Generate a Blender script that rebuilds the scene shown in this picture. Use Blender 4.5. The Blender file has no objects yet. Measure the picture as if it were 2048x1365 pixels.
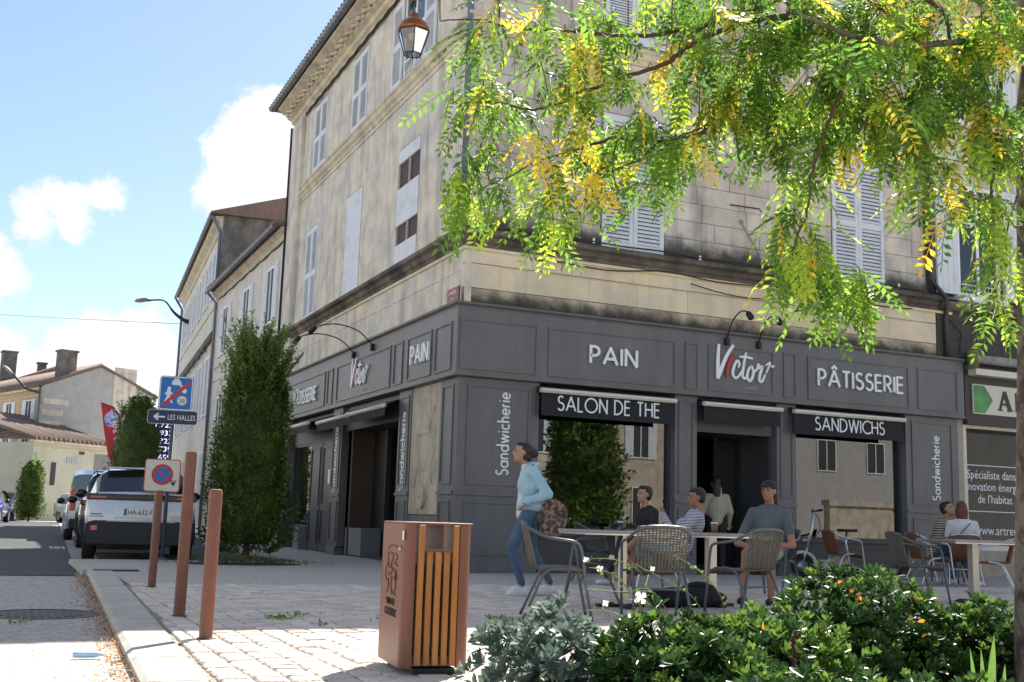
import bpy, math, random
import numpy as np
from mathutils import Vector, Matrix
R = math.radians
rnd = random.Random(7)
nrng = np.random.default_rng(7)
S = bpy.context.scene
col = S.collection

# ---------------------------------------------------------------- camera
YAW, PITCH, ROLL = 0.425952642, 0.15789, 0.0310254
CAM = Vector((-6.42875, -16.0550, 0.826))
FPX = 2232.33
fw = Vector((math.sin(YAW)*math.cos(PITCH), math.cos(YAW)*math.cos(PITCH), math.sin(PITCH)))
r0 = Vector((math.cos(YAW), -math.sin(YAW), 0)); u0 = r0.cross(fw)
cr = math.cos(ROLL)*r0 + math.sin(ROLL)*u0
cu = -math.sin(ROLL)*r0 + math.cos(ROLL)*u0
cam = bpy.data.objects.new('camera', bpy.data.cameras.new('camera')); col.objects.link(cam)
M4 = Matrix((cr, cu, -fw)).transposed().to_4x4(); M4.translation = CAM
cam.matrix_world = M4
cam.data.sensor_width = 36.0; cam.data.lens = FPX*36/2048
cam.data.clip_start = 0.05; cam.data.clip_end = 3000
S.camera = cam

def at(u, v, x=None, y=None, z=None, d=None):
    """point of the place seen at photograph position u, v on a plane x=, y=, z= or at depth d"""
    q = fw + ((u-1024)/FPX)*cr - ((v-682.5)/FPX)*cu
    if d is not None: return CAM + q*d
    if x is not None: t = (x-CAM.x)/q.x
    elif y is not None: t = (y-CAM.y)/q.y
    else: t = (z-CAM.z)/q.z
    return CAM + q*t

# ---------------------------------------------------------------- view, sky, sun
S.view_settings.view_transform = 'Standard'; S.view_settings.look = 'None'
S.view_settings.exposure = 1.38; S.view_settings.gamma = 1.0
S.view_settings.use_curve_mapping = False
SUN_AZ, SUN_EL = R(43.0), R(48.9)
W = bpy.data.worlds.new('World'); S.world = W; W.use_nodes = True
nt = W.node_tree; nt.nodes.clear()
def N(t, **k):
    n = nt.nodes.new(t)
    for a, b in k.items(): setattr(n, a, b)
    return n
wout = N('ShaderNodeOutputWorld'); bg = N('ShaderNodeBackground')
sky = N('ShaderNodeTexSky'); sky.sky_type = 'NISHITA'; sky.sun_disc = False
sky.sun_elevation = SUN_EL; sky.sun_rotation = SUN_AZ
sky.air_density = 1.0; sky.dust_density = .6; sky.ozone_density = 1.6
bg.inputs['Strength'].default_value = 0.0703
tc = N('ShaderNodeTexCoord')
nz = N('ShaderNodeTexNoise'); nz.inputs['Scale'].default_value = 11.0; nz.inputs['Detail'].default_value = 12; nz.inputs['Roughness'].default_value = .66
nt.links.new(tc.outputs['Generated'], nz.inputs['Vector'])
nw = N('ShaderNodeTexNoise'); nw.inputs['Scale'].default_value = 2.3; nw.inputs['Detail'].default_value = 5
nt.links.new(tc.outputs['Generated'], nw.inputs['Vector'])
# clouds: round banks around given directions of the sky, edges broken by noise
# extra banks behind the camera, out of view, added to raise the ambient light
back = [((math.sin(a)*math.cos(e), math.cos(a)*math.cos(e), math.sin(e)), r) for a, e, r in ((2.6,.3,.4),(3.5,.45,.4),(4.3,.3,.35),(2.9,.95,.3),(5.0,.5,.35),(2.0,.35,.35))]
blobs = [(500,235,95),(470,300,75),(520,330,110),(450,370,70),(560,400,90),(150,430,80),(215,405,60),(80,450,60),(-20,560,90),
         (180,680,90),(280,690,95),(120,690,60),(330,730,80),(200,760,110),(20,700,70),(60,760,80),(400,800,90),
         (-900,200,420),(-1600,-400,500),(-2600,500,600),(3600,-900,600),(4800,300,700),(-300,-2600,500),(1800,-2300,600),(3600,-3200,700),(-2600,-2600,700),(-400,300,200),(-700,640,300),(2500,-300,300),(3000,500,420),(1300,-900,350),(500,-900,260),(-200,-700,240)]
acc = None
for dr, s in [((at(u, v, d=1)-CAM).normalized(), s/FPX*1.5) for (u, v, s) in blobs]+[(Vector(d_), r_) for d_, r_ in back]:
    vm = N('ShaderNodeVectorMath', operation='DISTANCE'); nt.links.new(tc.outputs['Generated'], vm.inputs[0]); vm.inputs[1].default_value = dr
    mr = N('ShaderNodeMapRange'); mr.inputs['From Min'].default_value = 0; mr.inputs['From Max'].default_value = s
    mr.inputs['To Min'].default_value = 1; mr.inputs['To Max'].default_value = 0
    nt.links.new(vm.outputs['Value'], mr.inputs['Value'])
    if acc is None: acc = mr.outputs[0]
    else:
        mx = N('ShaderNodeMath', operation='MAXIMUM'); nt.links.new(acc, mx.inputs[0]); nt.links.new(mr.outputs[0], mx.inputs[1]); acc = mx.outputs[0]
ad = N('ShaderNodeMath', operation='MULTIPLY_ADD'); nt.links.new(nz.outputs['Fac'], ad.inputs[0]); ad.inputs[1].default_value = 2.1; nt.links.new(acc, ad.inputs[2])
mr = N('ShaderNodeMapRange', interpolation_type='SMOOTHSTEP'); nt.links.new(ad.outputs[0], mr.inputs['Value'])
mr.inputs['From Min'].default_value = 1.44; mr.inputs['From Max'].default_value = 1.72
# thin veil over the whole sky
ve = N('ShaderNodeMapRange'); nt.links.new(nw.outputs['Fac'], ve.inputs['Value']); ve.inputs['From Min'].default_value = .4; ve.inputs['From Max'].default_value = .8; ve.inputs['To Min'].default_value = .0; ve.inputs['To Max'].default_value = .05
mm = N('ShaderNodeMath', operation='MAXIMUM'); nt.links.new(mr.outputs[0], mm.inputs[0]); nt.links.new(ve.outputs[0], mm.inputs[1])
cc = N('ShaderNodeMix', data_type='RGBA'); nt.links.new(nw.outputs['Fac'], cc.inputs['Factor'])
cc.inputs['A'].default_value = (4.6, 4.8, 5.3, 1); cc.inputs['B'].default_value = (7.2, 7.2, 7.2, 1)
mi = N('ShaderNodeMix', data_type='RGBA'); nt.links.new(mm.outputs[0], mi.inputs['Factor']); nt.links.new(sky.outputs[0], mi.inputs['A']); nt.links.new(cc.outputs['Result'], mi.inputs['B'])
nt.links.new(mi.outputs['Result'], bg.inputs['Color']); nt.links.new(bg.outputs[0], wout.inputs[0])

sl = bpy.data.lights.new('sun', 'SUN'); sl.energy = 4.8; sl.angle = R(.53); sl.color = (1, .95, .87)
so = bpy.data.objects.new('sun', sl); col.objects.link(so)
sd = Vector((math.sin(SUN_AZ)*math.cos(SUN_EL), math.cos(SUN_AZ)*math.cos(SUN_EL), math.sin(SUN_EL)))
so.rotation_euler = sd.to_track_quat('Z', 'Y').to_euler(); so.location = sd*60
S.cycles.max_bounces = 8; S.cycles.transparent_max_bounces = 12; S.cycles.use_denoising = True

# ---------------------------------------------------------------- materials
MATS = {}
def mat(name, c, rough=.7, metal=0., var=.0, scale=6., bump=0., bscale=40., spec=.5, c2=None, island=0., trans=0., coat=0., detail=6, contrast=(.35,.65), stretch=None, objvar=0.):
    if name in MATS: return MATS[name]
    m = bpy.data.materials.new(name); m.use_nodes = True; MATS[name] = m
    t = m.node_tree; t.nodes.clear(); L = t.links.new
    o = t.nodes.new('ShaderNodeOutputMaterial'); b = t.nodes.new('ShaderNodeBsdfPrincipled')
    b.inputs['Roughness'].default_value = rough; b.inputs['Metallic'].default_value = metal
    b.inputs['Specular IOR Level'].default_value = spec; b.inputs['Coat Weight'].default_value = coat
    c = (*c, 1); cs = None
    b.inputs['Base Color'].default_value = c
    g = t.nodes.new('ShaderNodeNewGeometry'); co = t.nodes.new('ShaderNodeTexCoord')
    src = g.outputs['Position']
    if stretch:
        mp = t.nodes.new('ShaderNodeMapping'); L(src, mp.inputs['Vector']); mp.inputs['Scale'].default_value = stretch; src = mp.outputs[0]
    if c2 or var:
        n = t.nodes.new('ShaderNodeTexNoise'); n.inputs['Scale'].default_value = scale; n.inputs['Detail'].default_value = detail; n.inputs['Roughness'].default_value = .6
        L(src, n.inputs['Vector'])
        r = t.nodes.new('ShaderNodeMapRange'); L(n.outputs['Fac'], r.inputs['Value']); r.inputs['From Min'].default_value, r.inputs['From Max'].default_value = contrast
        x = t.nodes.new('ShaderNodeMix'); x.data_type = 'RGBA'; L(r.outputs[0], x.inputs['Factor'])
        x.inputs['A'].default_value = c
        x.inputs['B'].default_value = (*c2, 1) if c2 else tuple(min(1, k*(1-var)) for k in c[:3])+(1,)
        cs = x.outputs['Result']
    if island or objvar:
        h = t.nodes.new('ShaderNodeHueSaturation')
        if island: s_ = g.outputs['Random Per Island']
        else: s_ = t.nodes.new('ShaderNodeObjectInfo').outputs['Random']
        k = island or objvar
        r = t.nodes.new('ShaderNodeMapRange'); L(s_, r.inputs['Value']); r.inputs['To Min'].default_value = 1-k; r.inputs['To Max'].default_value = 1+k
        L(r.outputs[0], h.inputs['Value'])
        if cs: L(cs, h.inputs['Color'])
        else: h.inputs['Color'].default_value = c
        cs = h.outputs[0]
    if cs: L(cs, b.inputs['Base Color'])
    if bump:
        n = t.nodes.new('ShaderNodeTexNoise'); n.inputs['Scale'].default_value = bscale; n.inputs['Detail'].default_value = 5
        L(src, n.inputs['Vector'])
        q = t.nodes.new('ShaderNodeBump'); q.inputs['Strength'].default_value = bump; q.inputs['Distance'].default_value = .02
        L(n.outputs['Fac'], q.inputs['Height']); L(q.outputs[0], b.inputs['Normal'])
    if trans:
        tr = t.nodes.new('ShaderNodeBsdfTranslucent'); ms = t.nodes.new('ShaderNodeMixShader'); ms.inputs[0].default_value = trans
        hs = t.nodes.new('ShaderNodeHueSaturation'); hs.inputs['Value'].default_value = 1.65; hs.inputs['Saturation'].default_value = 1.0
        if cs: L(cs, hs.inputs['Color'])
        else: hs.inputs['Color'].default_value = c
        L(hs.outputs[0], tr.inputs['Color'])
        L(b.outputs[0], ms.inputs[1]); L(tr.outputs[0], ms.inputs[2]); L(ms.outputs[0], o.inputs[0])
    else: L(b.outputs[0], o.inputs[0])
    return m

def stone(name, base, dark, warm, z0=None, zr=.5, streak=1., objvar=.07, black=.0, top=None):
    """weathered limestone: warm and grey clouds, rain streaks, soot growing from a ledge height z0 upward/downward"""
    m = bpy.data.materials.new(name); m.use_nodes = True; MATS[name] = m
    t = m.node_tree; t.nodes.clear(); L = t.links.new
    def nn(ty, **k):
        n = t.nodes.new(ty)
        for a, b in k.items(): setattr(n, a, b)
        return n
    def mp_(s, a, b, c=0, d=1, sm=False):
        r = nn('ShaderNodeMapRange');
        if sm: r.interpolation_type = 'SMOOTHSTEP'
        L(s, r.inputs['Value'])
        for i, v in zip(('From Min','From Max','To Min','To Max'), (a, b, c, d)): r.inputs[i].default_value = v
        return r.outputs[0]
    def mix(f, a, b, bt='MIX'):
        x = nn('ShaderNodeMix', data_type='RGBA', blend_type=bt)
        L(f, x.inputs['Factor'])
        for s, v in (('A', a), ('B', b)):
            if isinstance(v, tuple): x.inputs[s].default_value = (*v, 1)
            else: L(v, x.inputs[s])
        return x.outputs['Result']
    def noise(sc, de=6, st=None, ro=.6):
        n = nn('ShaderNodeTexNoise'); n.inputs['Scale'].default_value = sc; n.inputs['Detail'].default_value = de; n.inputs['Roughness'].default_value = ro
        if st:
            q = nn('ShaderNodeMapping'); L(pos, q.inputs['Vector']); q.inputs['Scale'].default_value = st; L(q.outputs[0], n.inputs['Vector'])
        else: L(pos, n.inputs['Vector'])
        return n.outputs['Fac']
    pos = nn('ShaderNodeNewGeometry').outputs['Position']
    o = nn('ShaderNodeOutputMaterial'); b = nn('ShaderNodeBsdfPrincipled'); b.inputs['Roughness'].default_value = .88; b.inputs['Specular IOR Level'].default_value = .2
    c = mix(mp_(noise(.8), .35, .65), base, warm)
    c = mix(mp_(noise(1.9, 8), .42, .66, 0, .75), c, dark)
    c = mix(mp_(noise(3.2, 6, (1, 1, .12)), .5, .72, 0, .55*streak), c, tuple(k*.62 for k in dark))
    c = mix(mp_(noise(22, 5), .5, .8, 0, .45), c, tuple(k*.7 for k in base))
    c = mix(mp_(noise(70, 3), .62, .72, 0, .5), c, tuple(k*.4 for k in dark))
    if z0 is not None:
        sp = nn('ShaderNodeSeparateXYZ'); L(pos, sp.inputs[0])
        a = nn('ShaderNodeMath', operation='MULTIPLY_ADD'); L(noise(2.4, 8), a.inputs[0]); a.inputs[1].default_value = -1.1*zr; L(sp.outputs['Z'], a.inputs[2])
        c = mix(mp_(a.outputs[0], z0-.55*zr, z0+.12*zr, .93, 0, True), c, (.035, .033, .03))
    if top is not None:
        if z0 is None: sp = nn('ShaderNodeSeparateXYZ'); L(pos, sp.inputs[0])
        a = nn('ShaderNodeMath', operation='MULTIPLY_ADD'); L(noise(2.9, 7), a.inputs[0]); a.inputs[1].default_value = .5; L(sp.outputs['Z'], a.inputs[2])
        c = mix(mp_(a.outputs[0], top+.05, top+.4, 0, .8, True), c, (.05, .045, .04))
    if objvar:
        h = nn('ShaderNodeHueSaturation'); L(mp_(nn('ShaderNodeObjectInfo').outputs['Random'], 0, 1, 1-objvar, 1+objvar), h.inputs['Value']); L(c, h.inputs['Color']); c = h.outputs[0]
    L(c, b.inputs['Base Color'])
    q = nn('ShaderNodeBump'); q.inputs['Strength'].default_value = .45; q.inputs['Distance'].default_value = .012; L(noise(28, 8), q.inputs['Height']); L(q.outputs[0], b.inputs['Normal'])
    L(b.outputs[0], o.inputs[0])
    return m

def glass(name, tint=(.55,.6,.6), refl=.0, rough=0.0):
    m = bpy.data.materials.new(name); m.use_nodes = True; MATS[name] = m
    t = m.node_tree; t.nodes.clear(); L = t.links.new
    o = t.nodes.new('ShaderNodeOutputMaterial'); tr = t.nodes.new('ShaderNodeBsdfTransparent'); tr.inputs[0].default_value = (*tint, 1)
    gl = t.nodes.new('ShaderNodeBsdfGlossy'); gl.inputs['Roughness'].default_value = rough; gl.inputs[0].default_value = (1,1,1,1)
    fr = t.nodes.new('ShaderNodeFresnel'); fr.inputs['IOR'].default_value = 1.9 + refl
    ms = t.nodes.new('ShaderNodeMixShader'); L(fr.outputs[0], ms.inputs[0]); L(tr.outputs[0], ms.inputs[1]); L(gl.outputs[0], ms.inputs[2]); L(ms.outputs[0], o.inputs[0])
    return m

# ---------------------------------------------------------------- mesh builder
class MB:
    def __init__(s): s.v = []; s.f = []
    def add(s, vs, fs):
        n = len(s.v); s.v += [tuple(p) for p in vs]; s.f += [tuple(i+n for i in f) for f in fs]; return s
    def box(s, x0, x1, y0, y1, z0, z1):
        return s.add([(x0,y0,z0),(x1,y0,z0),(x1,y1,z0),(x0,y1,z0),(x0,y0,z1),(x1,y0,z1),(x1,y1,z1),(x0,y1,z1)],
                     [(0,3,2,1),(4,5,6,7),(0,1,5,4),(1,2,6,5),(2,3,7,6),(3,0,4,7)])
    def cbox(s, x0, x1, y0, y1, z0, z1, e=.01):
        """box with chamfered top and upper edges (a worn stone)"""
        return s.add([(x0,y0,z0),(x1,y0,z0),(x1,y1,z0),(x0,y1,z0),(x0,y0,z1-e),(x1,y0,z1-e),(x1,y1,z1-e),(x0,y1,z1-e),
                      (x0+e,y0+e,z1),(x1-e,y0+e,z1),(x1-e,y1-e,z1),(x0+e,y1-e,z1)],
                     [(8,9,10,11),(0,1,5,4),(1,2,6,5),(2,3,7,6),(3,0,4,7),(4,5,9,8),(5,6,10,9),(6,7,11,10),(7,4,8,11)])
    def obox(s, c, ax, ay, az):
        c, ax, ay, az = map(Vector, (c, ax, ay, az))
        vs = [c+i*ax+j*ay+k*az for k in (-.5,.5) for (i, j) in ((-.5,-.5),(.5,-.5),(.5,.5),(-.5,.5))]
        return s.add(vs, [(0,3,2,1),(4,5,6,7),(0,1,5,4),(1,2,6,5),(2,3,7,6),(3,0,4,7)])
    def tube(s, pts, r, n=8, cap=True):
        pts = [Vector(p) for p in pts]; rs = r if isinstance(r, (list, tuple)) else [r]*len(pts)
        base = len(s.v); ref = None
        for i, p in enumerate(pts):
            d = (pts[min(i+1, len(pts)-1)]-pts[max(i-1, 0)]).normalized()
            if ref is None:
                ref = Vector((0,0,1)) if abs(d.z) < .9 else Vector((1,0,0))
            a = (ref - d*ref.dot(d)).normalized(); b = d.cross(a); ref = a
            for k in range(n):
                t = 2*math.pi*k/n; s.v.append(tuple(p+(a*math.cos(t)+b*math.sin(t))*rs[i]))
        for i in range(len(pts)-1):
            for k in range(n):
                a0 = base+i*n+k; a1 = base+i*n+(k+1)%n; s.f.append((a0, a1, a1+n, a0+n))
        if cap:
            s.f.append(tuple(base+k for k in range(n))[::-1]); s.f.append(tuple(base+(len(pts)-1)*n+k for k in range(n)))
        return s
    def lathe(s, prof, n=20, c=(0,0,0), cap=True):
        base = len(s.v)
        for (r, z) in prof:
            for k in range(n):
                t = 2*math.pi*k/n; s.v.append((c[0]+r*math.cos(t), c[1]+r*math.sin(t), c[2]+z))
        for i in range(len(prof)-1):
            for k in range(n):
                a0 = base+i*n+k; a1 = base+i*n+(k+1)%n; s.f.append((a0, a1, a1+n, a0+n))
        if cap:
            s.f.append(tuple(base+k for k in range(n))[::-1]); s.f.append(tuple(base+(len(prof)-1)*n+k for k in range(n)))
        return s
    def ell(s, c, r, n=14, m=9, rot=None):
        base = len(s.v); c = Vector(c)
        if not isinstance(r, (tuple, list)): r = (r, r, r)
        def P(x, y, z):
            q = Vector((x*r[0], y*r[1], z*r[2]))
            if rot is not None: q = rot @ q
            return tuple(c+q)
        s.v.append(P(0,0,-1))
        for i in range(1, m):
            ph = -math.pi/2+math.pi*i/m
            for k in range(n):
                t = 2*math.pi*k/n; s.v.append(P(math.cos(ph)*math.cos(t), math.cos(ph)*math.sin(t), math.sin(ph)))
        s.v.append(P(0,0,1)); top = len(s.v)-1
        for k in range(n):
            s.f.append((base, base+1+(k+1)%n, base+1+k)); s.f.append((top, top-n+k, top-n+(k+1)%n))
        for i in range(m-2):
            for k in range(n):
                a0 = base+1+i*n+k; a1 = base+1+i*n+(k+1)%n; s.f.append((a0, a1, a1+n, a0+n))
        return s
    def cap(s, p0, r0, p1, r1, n=12):
        p0, p1 = Vector(p0), Vector(p1); d = (p1-p0).normalized(); pts = []; rs = []
        for a in (-80, -50, -20): pts.append(p0+d*r0*math.sin(R(a))); rs.append(r0*math.cos(R(a)))
        for a in (20, 50, 80): pts.append(p1+d*r1*math.sin(R(a))); rs.append(r1*math.cos(R(a)))
        return s.tube(pts, rs, n)
    def prism(s, poly, f0, f1):
        """poly: list of 2D points; f0/f1 map a 2D point to 3D for the two end faces"""
        n = len(poly); vs = [f0(p) for p in poly]+[f1(p) for p in poly]
        return s.add(vs, [tuple(range(n))[::-1], tuple(range(n, 2*n))]+[(i, (i+1) % n, (i+1) % n+n, i+n) for i in range(n)])
    def build(s, name, m, parent=None, smooth=False, bevel=0, **kw):
        me = bpy.data.meshes.new(name); me.from_pydata(s.v, [], s.f); me.update()
        return link(name, me, m, parent, smooth, bevel, **kw)

def link(name, me, m=None, parent=None, smooth=False, bevel=0, **kw):
    if m is not None:
        for x in (m if isinstance(m, (list, tuple)) else [m]): me.materials.append(x)
    if smooth: me.polygons.foreach_set('use_smooth', [True]*len(me.polygons))
    o = bpy.data.objects.new(name, me); col.objects.link(o)
    if parent: o.parent = parent
    if bevel:
        b = o.modifiers.new('bevel', 'BEVEL'); b.width = bevel; b.segments = 2; b.limit_method = 'ANGLE'
    for k, v in kw.items(): o[k] = v
    return o
def fixn(o):
    import bmesh
    bm = bmesh.new(); bm.from_mesh(o.data); bmesh.ops.recalc_face_normals(bm, faces=bm.faces); bm.to_mesh(o.data); bm.free(); return o
def thing(name, label, cat, loc=(0,0,0), rz=0, group=None):
    o = bpy.data.objects.new(name, None); col.objects.link(o); o.location = loc; o.rotation_euler = (0,0,rz)
    o.empty_display_size = .1; o['label'] = label; o['category'] = cat
    if group: o['group'] = group
    return o
def tag(o, label, cat, group=None):
    o['label'] = label; o['category'] = cat
    if group: o['group'] = group
    return o
def copy_tree(o, parent=None):
    c = o.copy(); col.objects.link(c)
    if parent is not None: c.parent = parent
    for ch in list(o.children): copy_tree(ch, c)
    return c
def dup(o, loc, rz, label, s=1.):
    c = copy_tree(o); c.location = loc; c.rotation_euler = (0,0,rz); c.scale = (s,s,s); c['label'] = label; return c

# facade frames: s along, z up, n outwards
class Fac:
    def __init__(f, o, sd, nd): f.o = Vector(o); f.s = Vector(sd); f.n = Vector(nd)
    def P(f, s, z, n): return f.o+f.s*s+f.n*n+Vector((0,0,z))
    def box(f, mb, s0, s1, z0, z1, n0, n1):
        vs = [f.P(s, z, n) for z in (z0, z1) for (s, n) in ((s0,n0),(s1,n0),(s1,n1),(s0,n1))]
        return mb.add(vs, [(0,3,2,1),(4,5,6,7),(0,1,5,4),(1,2,6,5),(2,3,7,6),(3,0,4,7)])
    def profile(f, mb, prof, s0, s1, m0=0, m1=0):
        """prof: list of (n, z); m0/m1: mitre factor at the ends (end s moves by m*n)"""
        return mb.prism(prof, lambda p: f.P(s0-m0*p[0], p[1], p[0]), lambda p: f.P(s1+m1*p[0], p[1], p[0]))
FR = Fac((0,0,0), (1,0,0), (0,-1,0))      # facade on the square
FL = Fac((0,0,0), (0,1,0), (-1,0,0))      # facade on the street

def fixed(mb, name, m, parent=None, smooth=False, bevel=0, **kw): return fixn(mb.build(name, m, parent, smooth, bevel, **kw))

# ---------------------------------------------------------------- writing
def arc(cx, cy, rx, ry, a0, a1, n=10): return [(cx+rx*math.cos(R(a0+(a1-a0)*i/n)), cy+ry*math.sin(R(a0+(a1-a0)*i/n))) for i in range(n+1)]
G = {
 'P': (.48, [[(0,0),(0,1),(.2,1)]+arc(.2,.73,.26,.27,90,-90)+[(0,.46)]]),
 'A': (.76, [[(0,0),(.38,1),(.76,0)],[(.13,.33),(.63,.33)]]),
 'Â': (.76, [[(0,0),(.38,1),(.76,0)],[(.13,.33),(.63,.33)],[(.2,1.12),(.38,1.28),(.56,1.12)]]),
 'I': (.0, [[(0,0),(0,1)]]), 'N': (.62, [[(0,0),(0,1),(.62,0),(.62,1)]]),
 'T': (.5, [[(0,1),(.5,1)],[(.25,1),(.25,0)]]),
 'S': (.48, [arc(.24,.76,.2,.24,35,265,12)+arc(.24,.265,.24,.265,88,-150,14)]),
 'E': (.42, [[(.42,1),(0,1),(0,0),(.42,0)],[(0,.53),(.4,.53)]]),
 'R': (.5, [[(0,0),(0,1),(.2,1)]+arc(.2,.73,.26,.27,90,-90)+[(0,.46)],[(.2,.46),(.5,0)]]),
 'L': (.38, [[(0,1),(0,0),(.38,0)]]), 'O': (1.0, [arc(.5,.5,.5,.5,0,360,28)]),
 'D': (.66, [[(0,0),(0,1),(.16,1)]+arc(.16,.5,.5,.5,90,-90,14)+[(0,0)]]),
 'H': (.58, [[(0,0),(0,1)],[(.58,0),(.58,1)],[(0,.52),(.58,.52)]]),
 'W': (.98, [[(0,1),(.25,0),(.49,1),(.73,0),(.98,1)]]), 'C': (.75, [arc(.5,.5,.5,.5,48,312,20)]),
 'a': (.56, [arc(.28,.29,.28,.29,0,360,18),[(.56,.6),(.56,0)]]),
 'n': (.44, [[(0,.6),(0,0)],[(0,.3)]+arc(.22,.36,.22,.24,180,0,10)+[(.44,0)]]),
 'd': (.56, [arc(.28,.29,.28,.29,0,360,18),[(.56,1.05),(.56,0)]]),
 'w': (.78, [[(0,.6),(.19,0),(.39,.6),(.59,0),(.78,.6)]]),
 'i': (.0, [[(0,.6),(0,0)],[(0,.8),(0,.88)]]), 'c': (.45, [arc(.28,.29,.28,.29,50,310,14)]),
 'h': (.44, [[(0,1.05),(0,0)],[(0,.3)]+arc(.22,.36,.22,.24,180,0,10)+[(.44,0)]]),
 'e': (.54, [[(.02,.3),(.55,.3)]+arc(.28,.29,.27,.29,2,320,16)]), 'r': (.24, [[(0,.6),(0,0)],[(0,.3)]+arc(.22,.36,.22,.24,180,90,5)]),
}
def ribbon(mb, pts, w, F, n0, n1, taper=None):
    """flat stroke of width w along 2D pts, extruded from n0 to n1; F(x, y, n) -> 3D"""
    pts = [Vector(p).to_2d() for p in pts]
    if taper is None: taper = [1]*len(pts)
    kp = [0]+[i for i in range(1, len(pts)) if (pts[i]-pts[i-1]).length > 1e-5]; pts = [pts[i] for i in kp]; taper = [taper[i] for i in kp]
    for i in range(1, len(pts)-1):      # sharp turns are cut into two strokes
        d0, d1 = (pts[i]-pts[i-1]).normalized(), (pts[i+1]-pts[i]).normalized()
        if d0.dot(d1) < -.1:
            e = w*.25
            ribbon(mb, pts[:i]+[pts[i]+d0*e], w, F, n0, n1, taper[:i+1]); ribbon(mb, [pts[i]-d1*e]+pts[i+1:], w, F, n0-.0003, n1+.0003, taper[i:]); return
    closed = (pts[0]-pts[-1]).length < 1e-6 and len(pts) > 3
    Lp, Rp = [], []; k = len(pts)
    for i, p in enumerate(pts):
        a = pts[i-1] if i else (pts[-2] if closed else None); b = pts[i+1] if i < k-1 else (pts[1] if closed else None)
        d0 = (p-a).normalized() if a is not None else None; d1 = (b-p).normalized() if b is not None else None
        d0 = d0 or d1; d1 = d1 or d0
        n_ = Vector((-(d0+d1).y, (d0+d1).x)); n_ = n_.normalized() if n_.length > 1e-4 else Vector((-d0.y, d0.x))
        c = max(.3, n_.dot(Vector((-d0.y, d0.x)))); ww = w/2*(taper[i] if taper else 1)
        Lp.append(p+n_*ww/c); Rp.append(p-n_*ww/c)
    vs = []
    for i in range(k):
        vs += [F(Lp[i].x, Lp[i].y, n1), F(Rp[i].x, Rp[i].y, n1), F(Rp[i].x, Rp[i].y, n0), F(Lp[i].x, Lp[i].y, n0)]
    fs = []
    for i in range(k-1):
        for j in range(4): fs.append((4*i+j, 4*i+(j+1) % 4, 4*i+4+(j+1) % 4, 4*i+4+j))
    if not closed: fs += [(3,2,1,0), (4*k-4,4*k-3,4*k-2,4*k-1)]
    mb.add(vs, fs)
def sign_word(word, F, size, w, m, parent, depth=(.0,.03), gap=.2, name='letter', sx=1., width=None):
    """each letter is its own mesh; F(x, y, n) maps metres in the sign plane to 3D; starts at x=0; returns total width"""
    tot = sum((G[c][0]*sx+gap if c != ' ' else .45) for c in word)-gap
    k = size if width is None else width/tot
    x = 0
    for c in word:
        if c == ' ': x += .45; continue
        gw, st = G[c]; mb = MB()
        for i, s_ in enumerate(st):
            ribbon(mb, [((x+px*sx)*k, py*size) for px, py in s_], w, F, depth[0]-.0007*i, depth[1]+.0007*i)
        fixed(mb, name, m, parent); x += gw*sx+gap
    return tot*k
def text(s, size, m, parent, mtx, name='lettering', ext=.002, align='LEFT', sx=1., spacing=1.):
    c = bpy.data.curves.new('t', 'FONT'); c.body = s; c.size = size; c.extrude = ext; c.align_x = align; c.resolution_u = 2; c.space_character = spacing
    o = bpy.data.objects.new('t', c); col.objects.link(o)
    dg = bpy.context.evaluated_depsgraph_get(); me = bpy.data.meshes.new_from_object(o.evaluated_get(dg))
    bpy.data.objects.remove(o); me.materials.clear()
    r = link(name, me, m, parent); r.matrix_local = mtx @ Matrix.Diagonal((sx,1,1,1)); return r
def frame(o, x, y):
    x = Vector(x).normalized(); y = Vector(y).normalized(); z = x.cross(y); M_ = Matrix((x, y, z)).transposed().to_4x4(); M_.translation = Vector(o); return M_

# ---------------------------------------------------------------- palette
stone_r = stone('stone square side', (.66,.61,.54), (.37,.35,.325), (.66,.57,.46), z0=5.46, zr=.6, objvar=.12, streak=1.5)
stone_band = stone('stone band', (.78,.69,.53), (.58,.52,.43), (.78,.62,.38), streak=.6, objvar=.05)
stone_bandb = stone('stone band foot', (.7,.61,.47), (.4,.36,.31), (.7,.57,.38), z0=4.2, zr=.5, objvar=.05)
stone_l = stone('stone street side', (.70,.66,.60), (.43,.41,.385), (.78,.69,.53), objvar=.0, streak=1.3)
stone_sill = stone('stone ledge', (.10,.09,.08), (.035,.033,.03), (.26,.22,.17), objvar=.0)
stone_corn = stone('stone cornice', (.68,.6,.47), (.4,.36,.3), (.7,.6,.42), objvar=.0)
stone_lt = stone('stone light', (.52,.47,.38), (.32,.29,.25), (.55,.46,.33), objvar=.0)
plaster = stone('plaster white', (.75,.72,.67), (.55,.52,.48), (.72,.66,.56), objvar=0., streak=.8)
plaster_g = stone('render grey', (.40,.395,.39), (.33,.325,.32), (.42,.41,.39), objvar=0., streak=.4)
darkgable = stone('sooty gable', (.16,.15,.145), (.06,.06,.06), (.22,.2,.18), objvar=0.)
backm = mat('wall core', (.1,.09,.08), .9)
joint = mat('mortar', (.26,.23,.19), .95, var=.3)
zinc = mat('zinc', (.2,.23,.27), .45, .5, var=.25, scale=4)
zincb = mat('blue grey pipe', (.13,.18,.25), .5, .2, var=.2, scale=5)
cast = mat('black pipe', (.03,.03,.035), .5)
cable = mat('black cable', (.015,.015,.016), .6)
tile = mat('clay tile', (.21,.13,.10), .85, c2=(.13,.11,.095), scale=3, island=.25)
shut = mat('white shutter paint', (.66,.69,.74), .5, c2=(.5,.52,.55), scale=2.5, contrast=(.5,.75), bump=.1)
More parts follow.
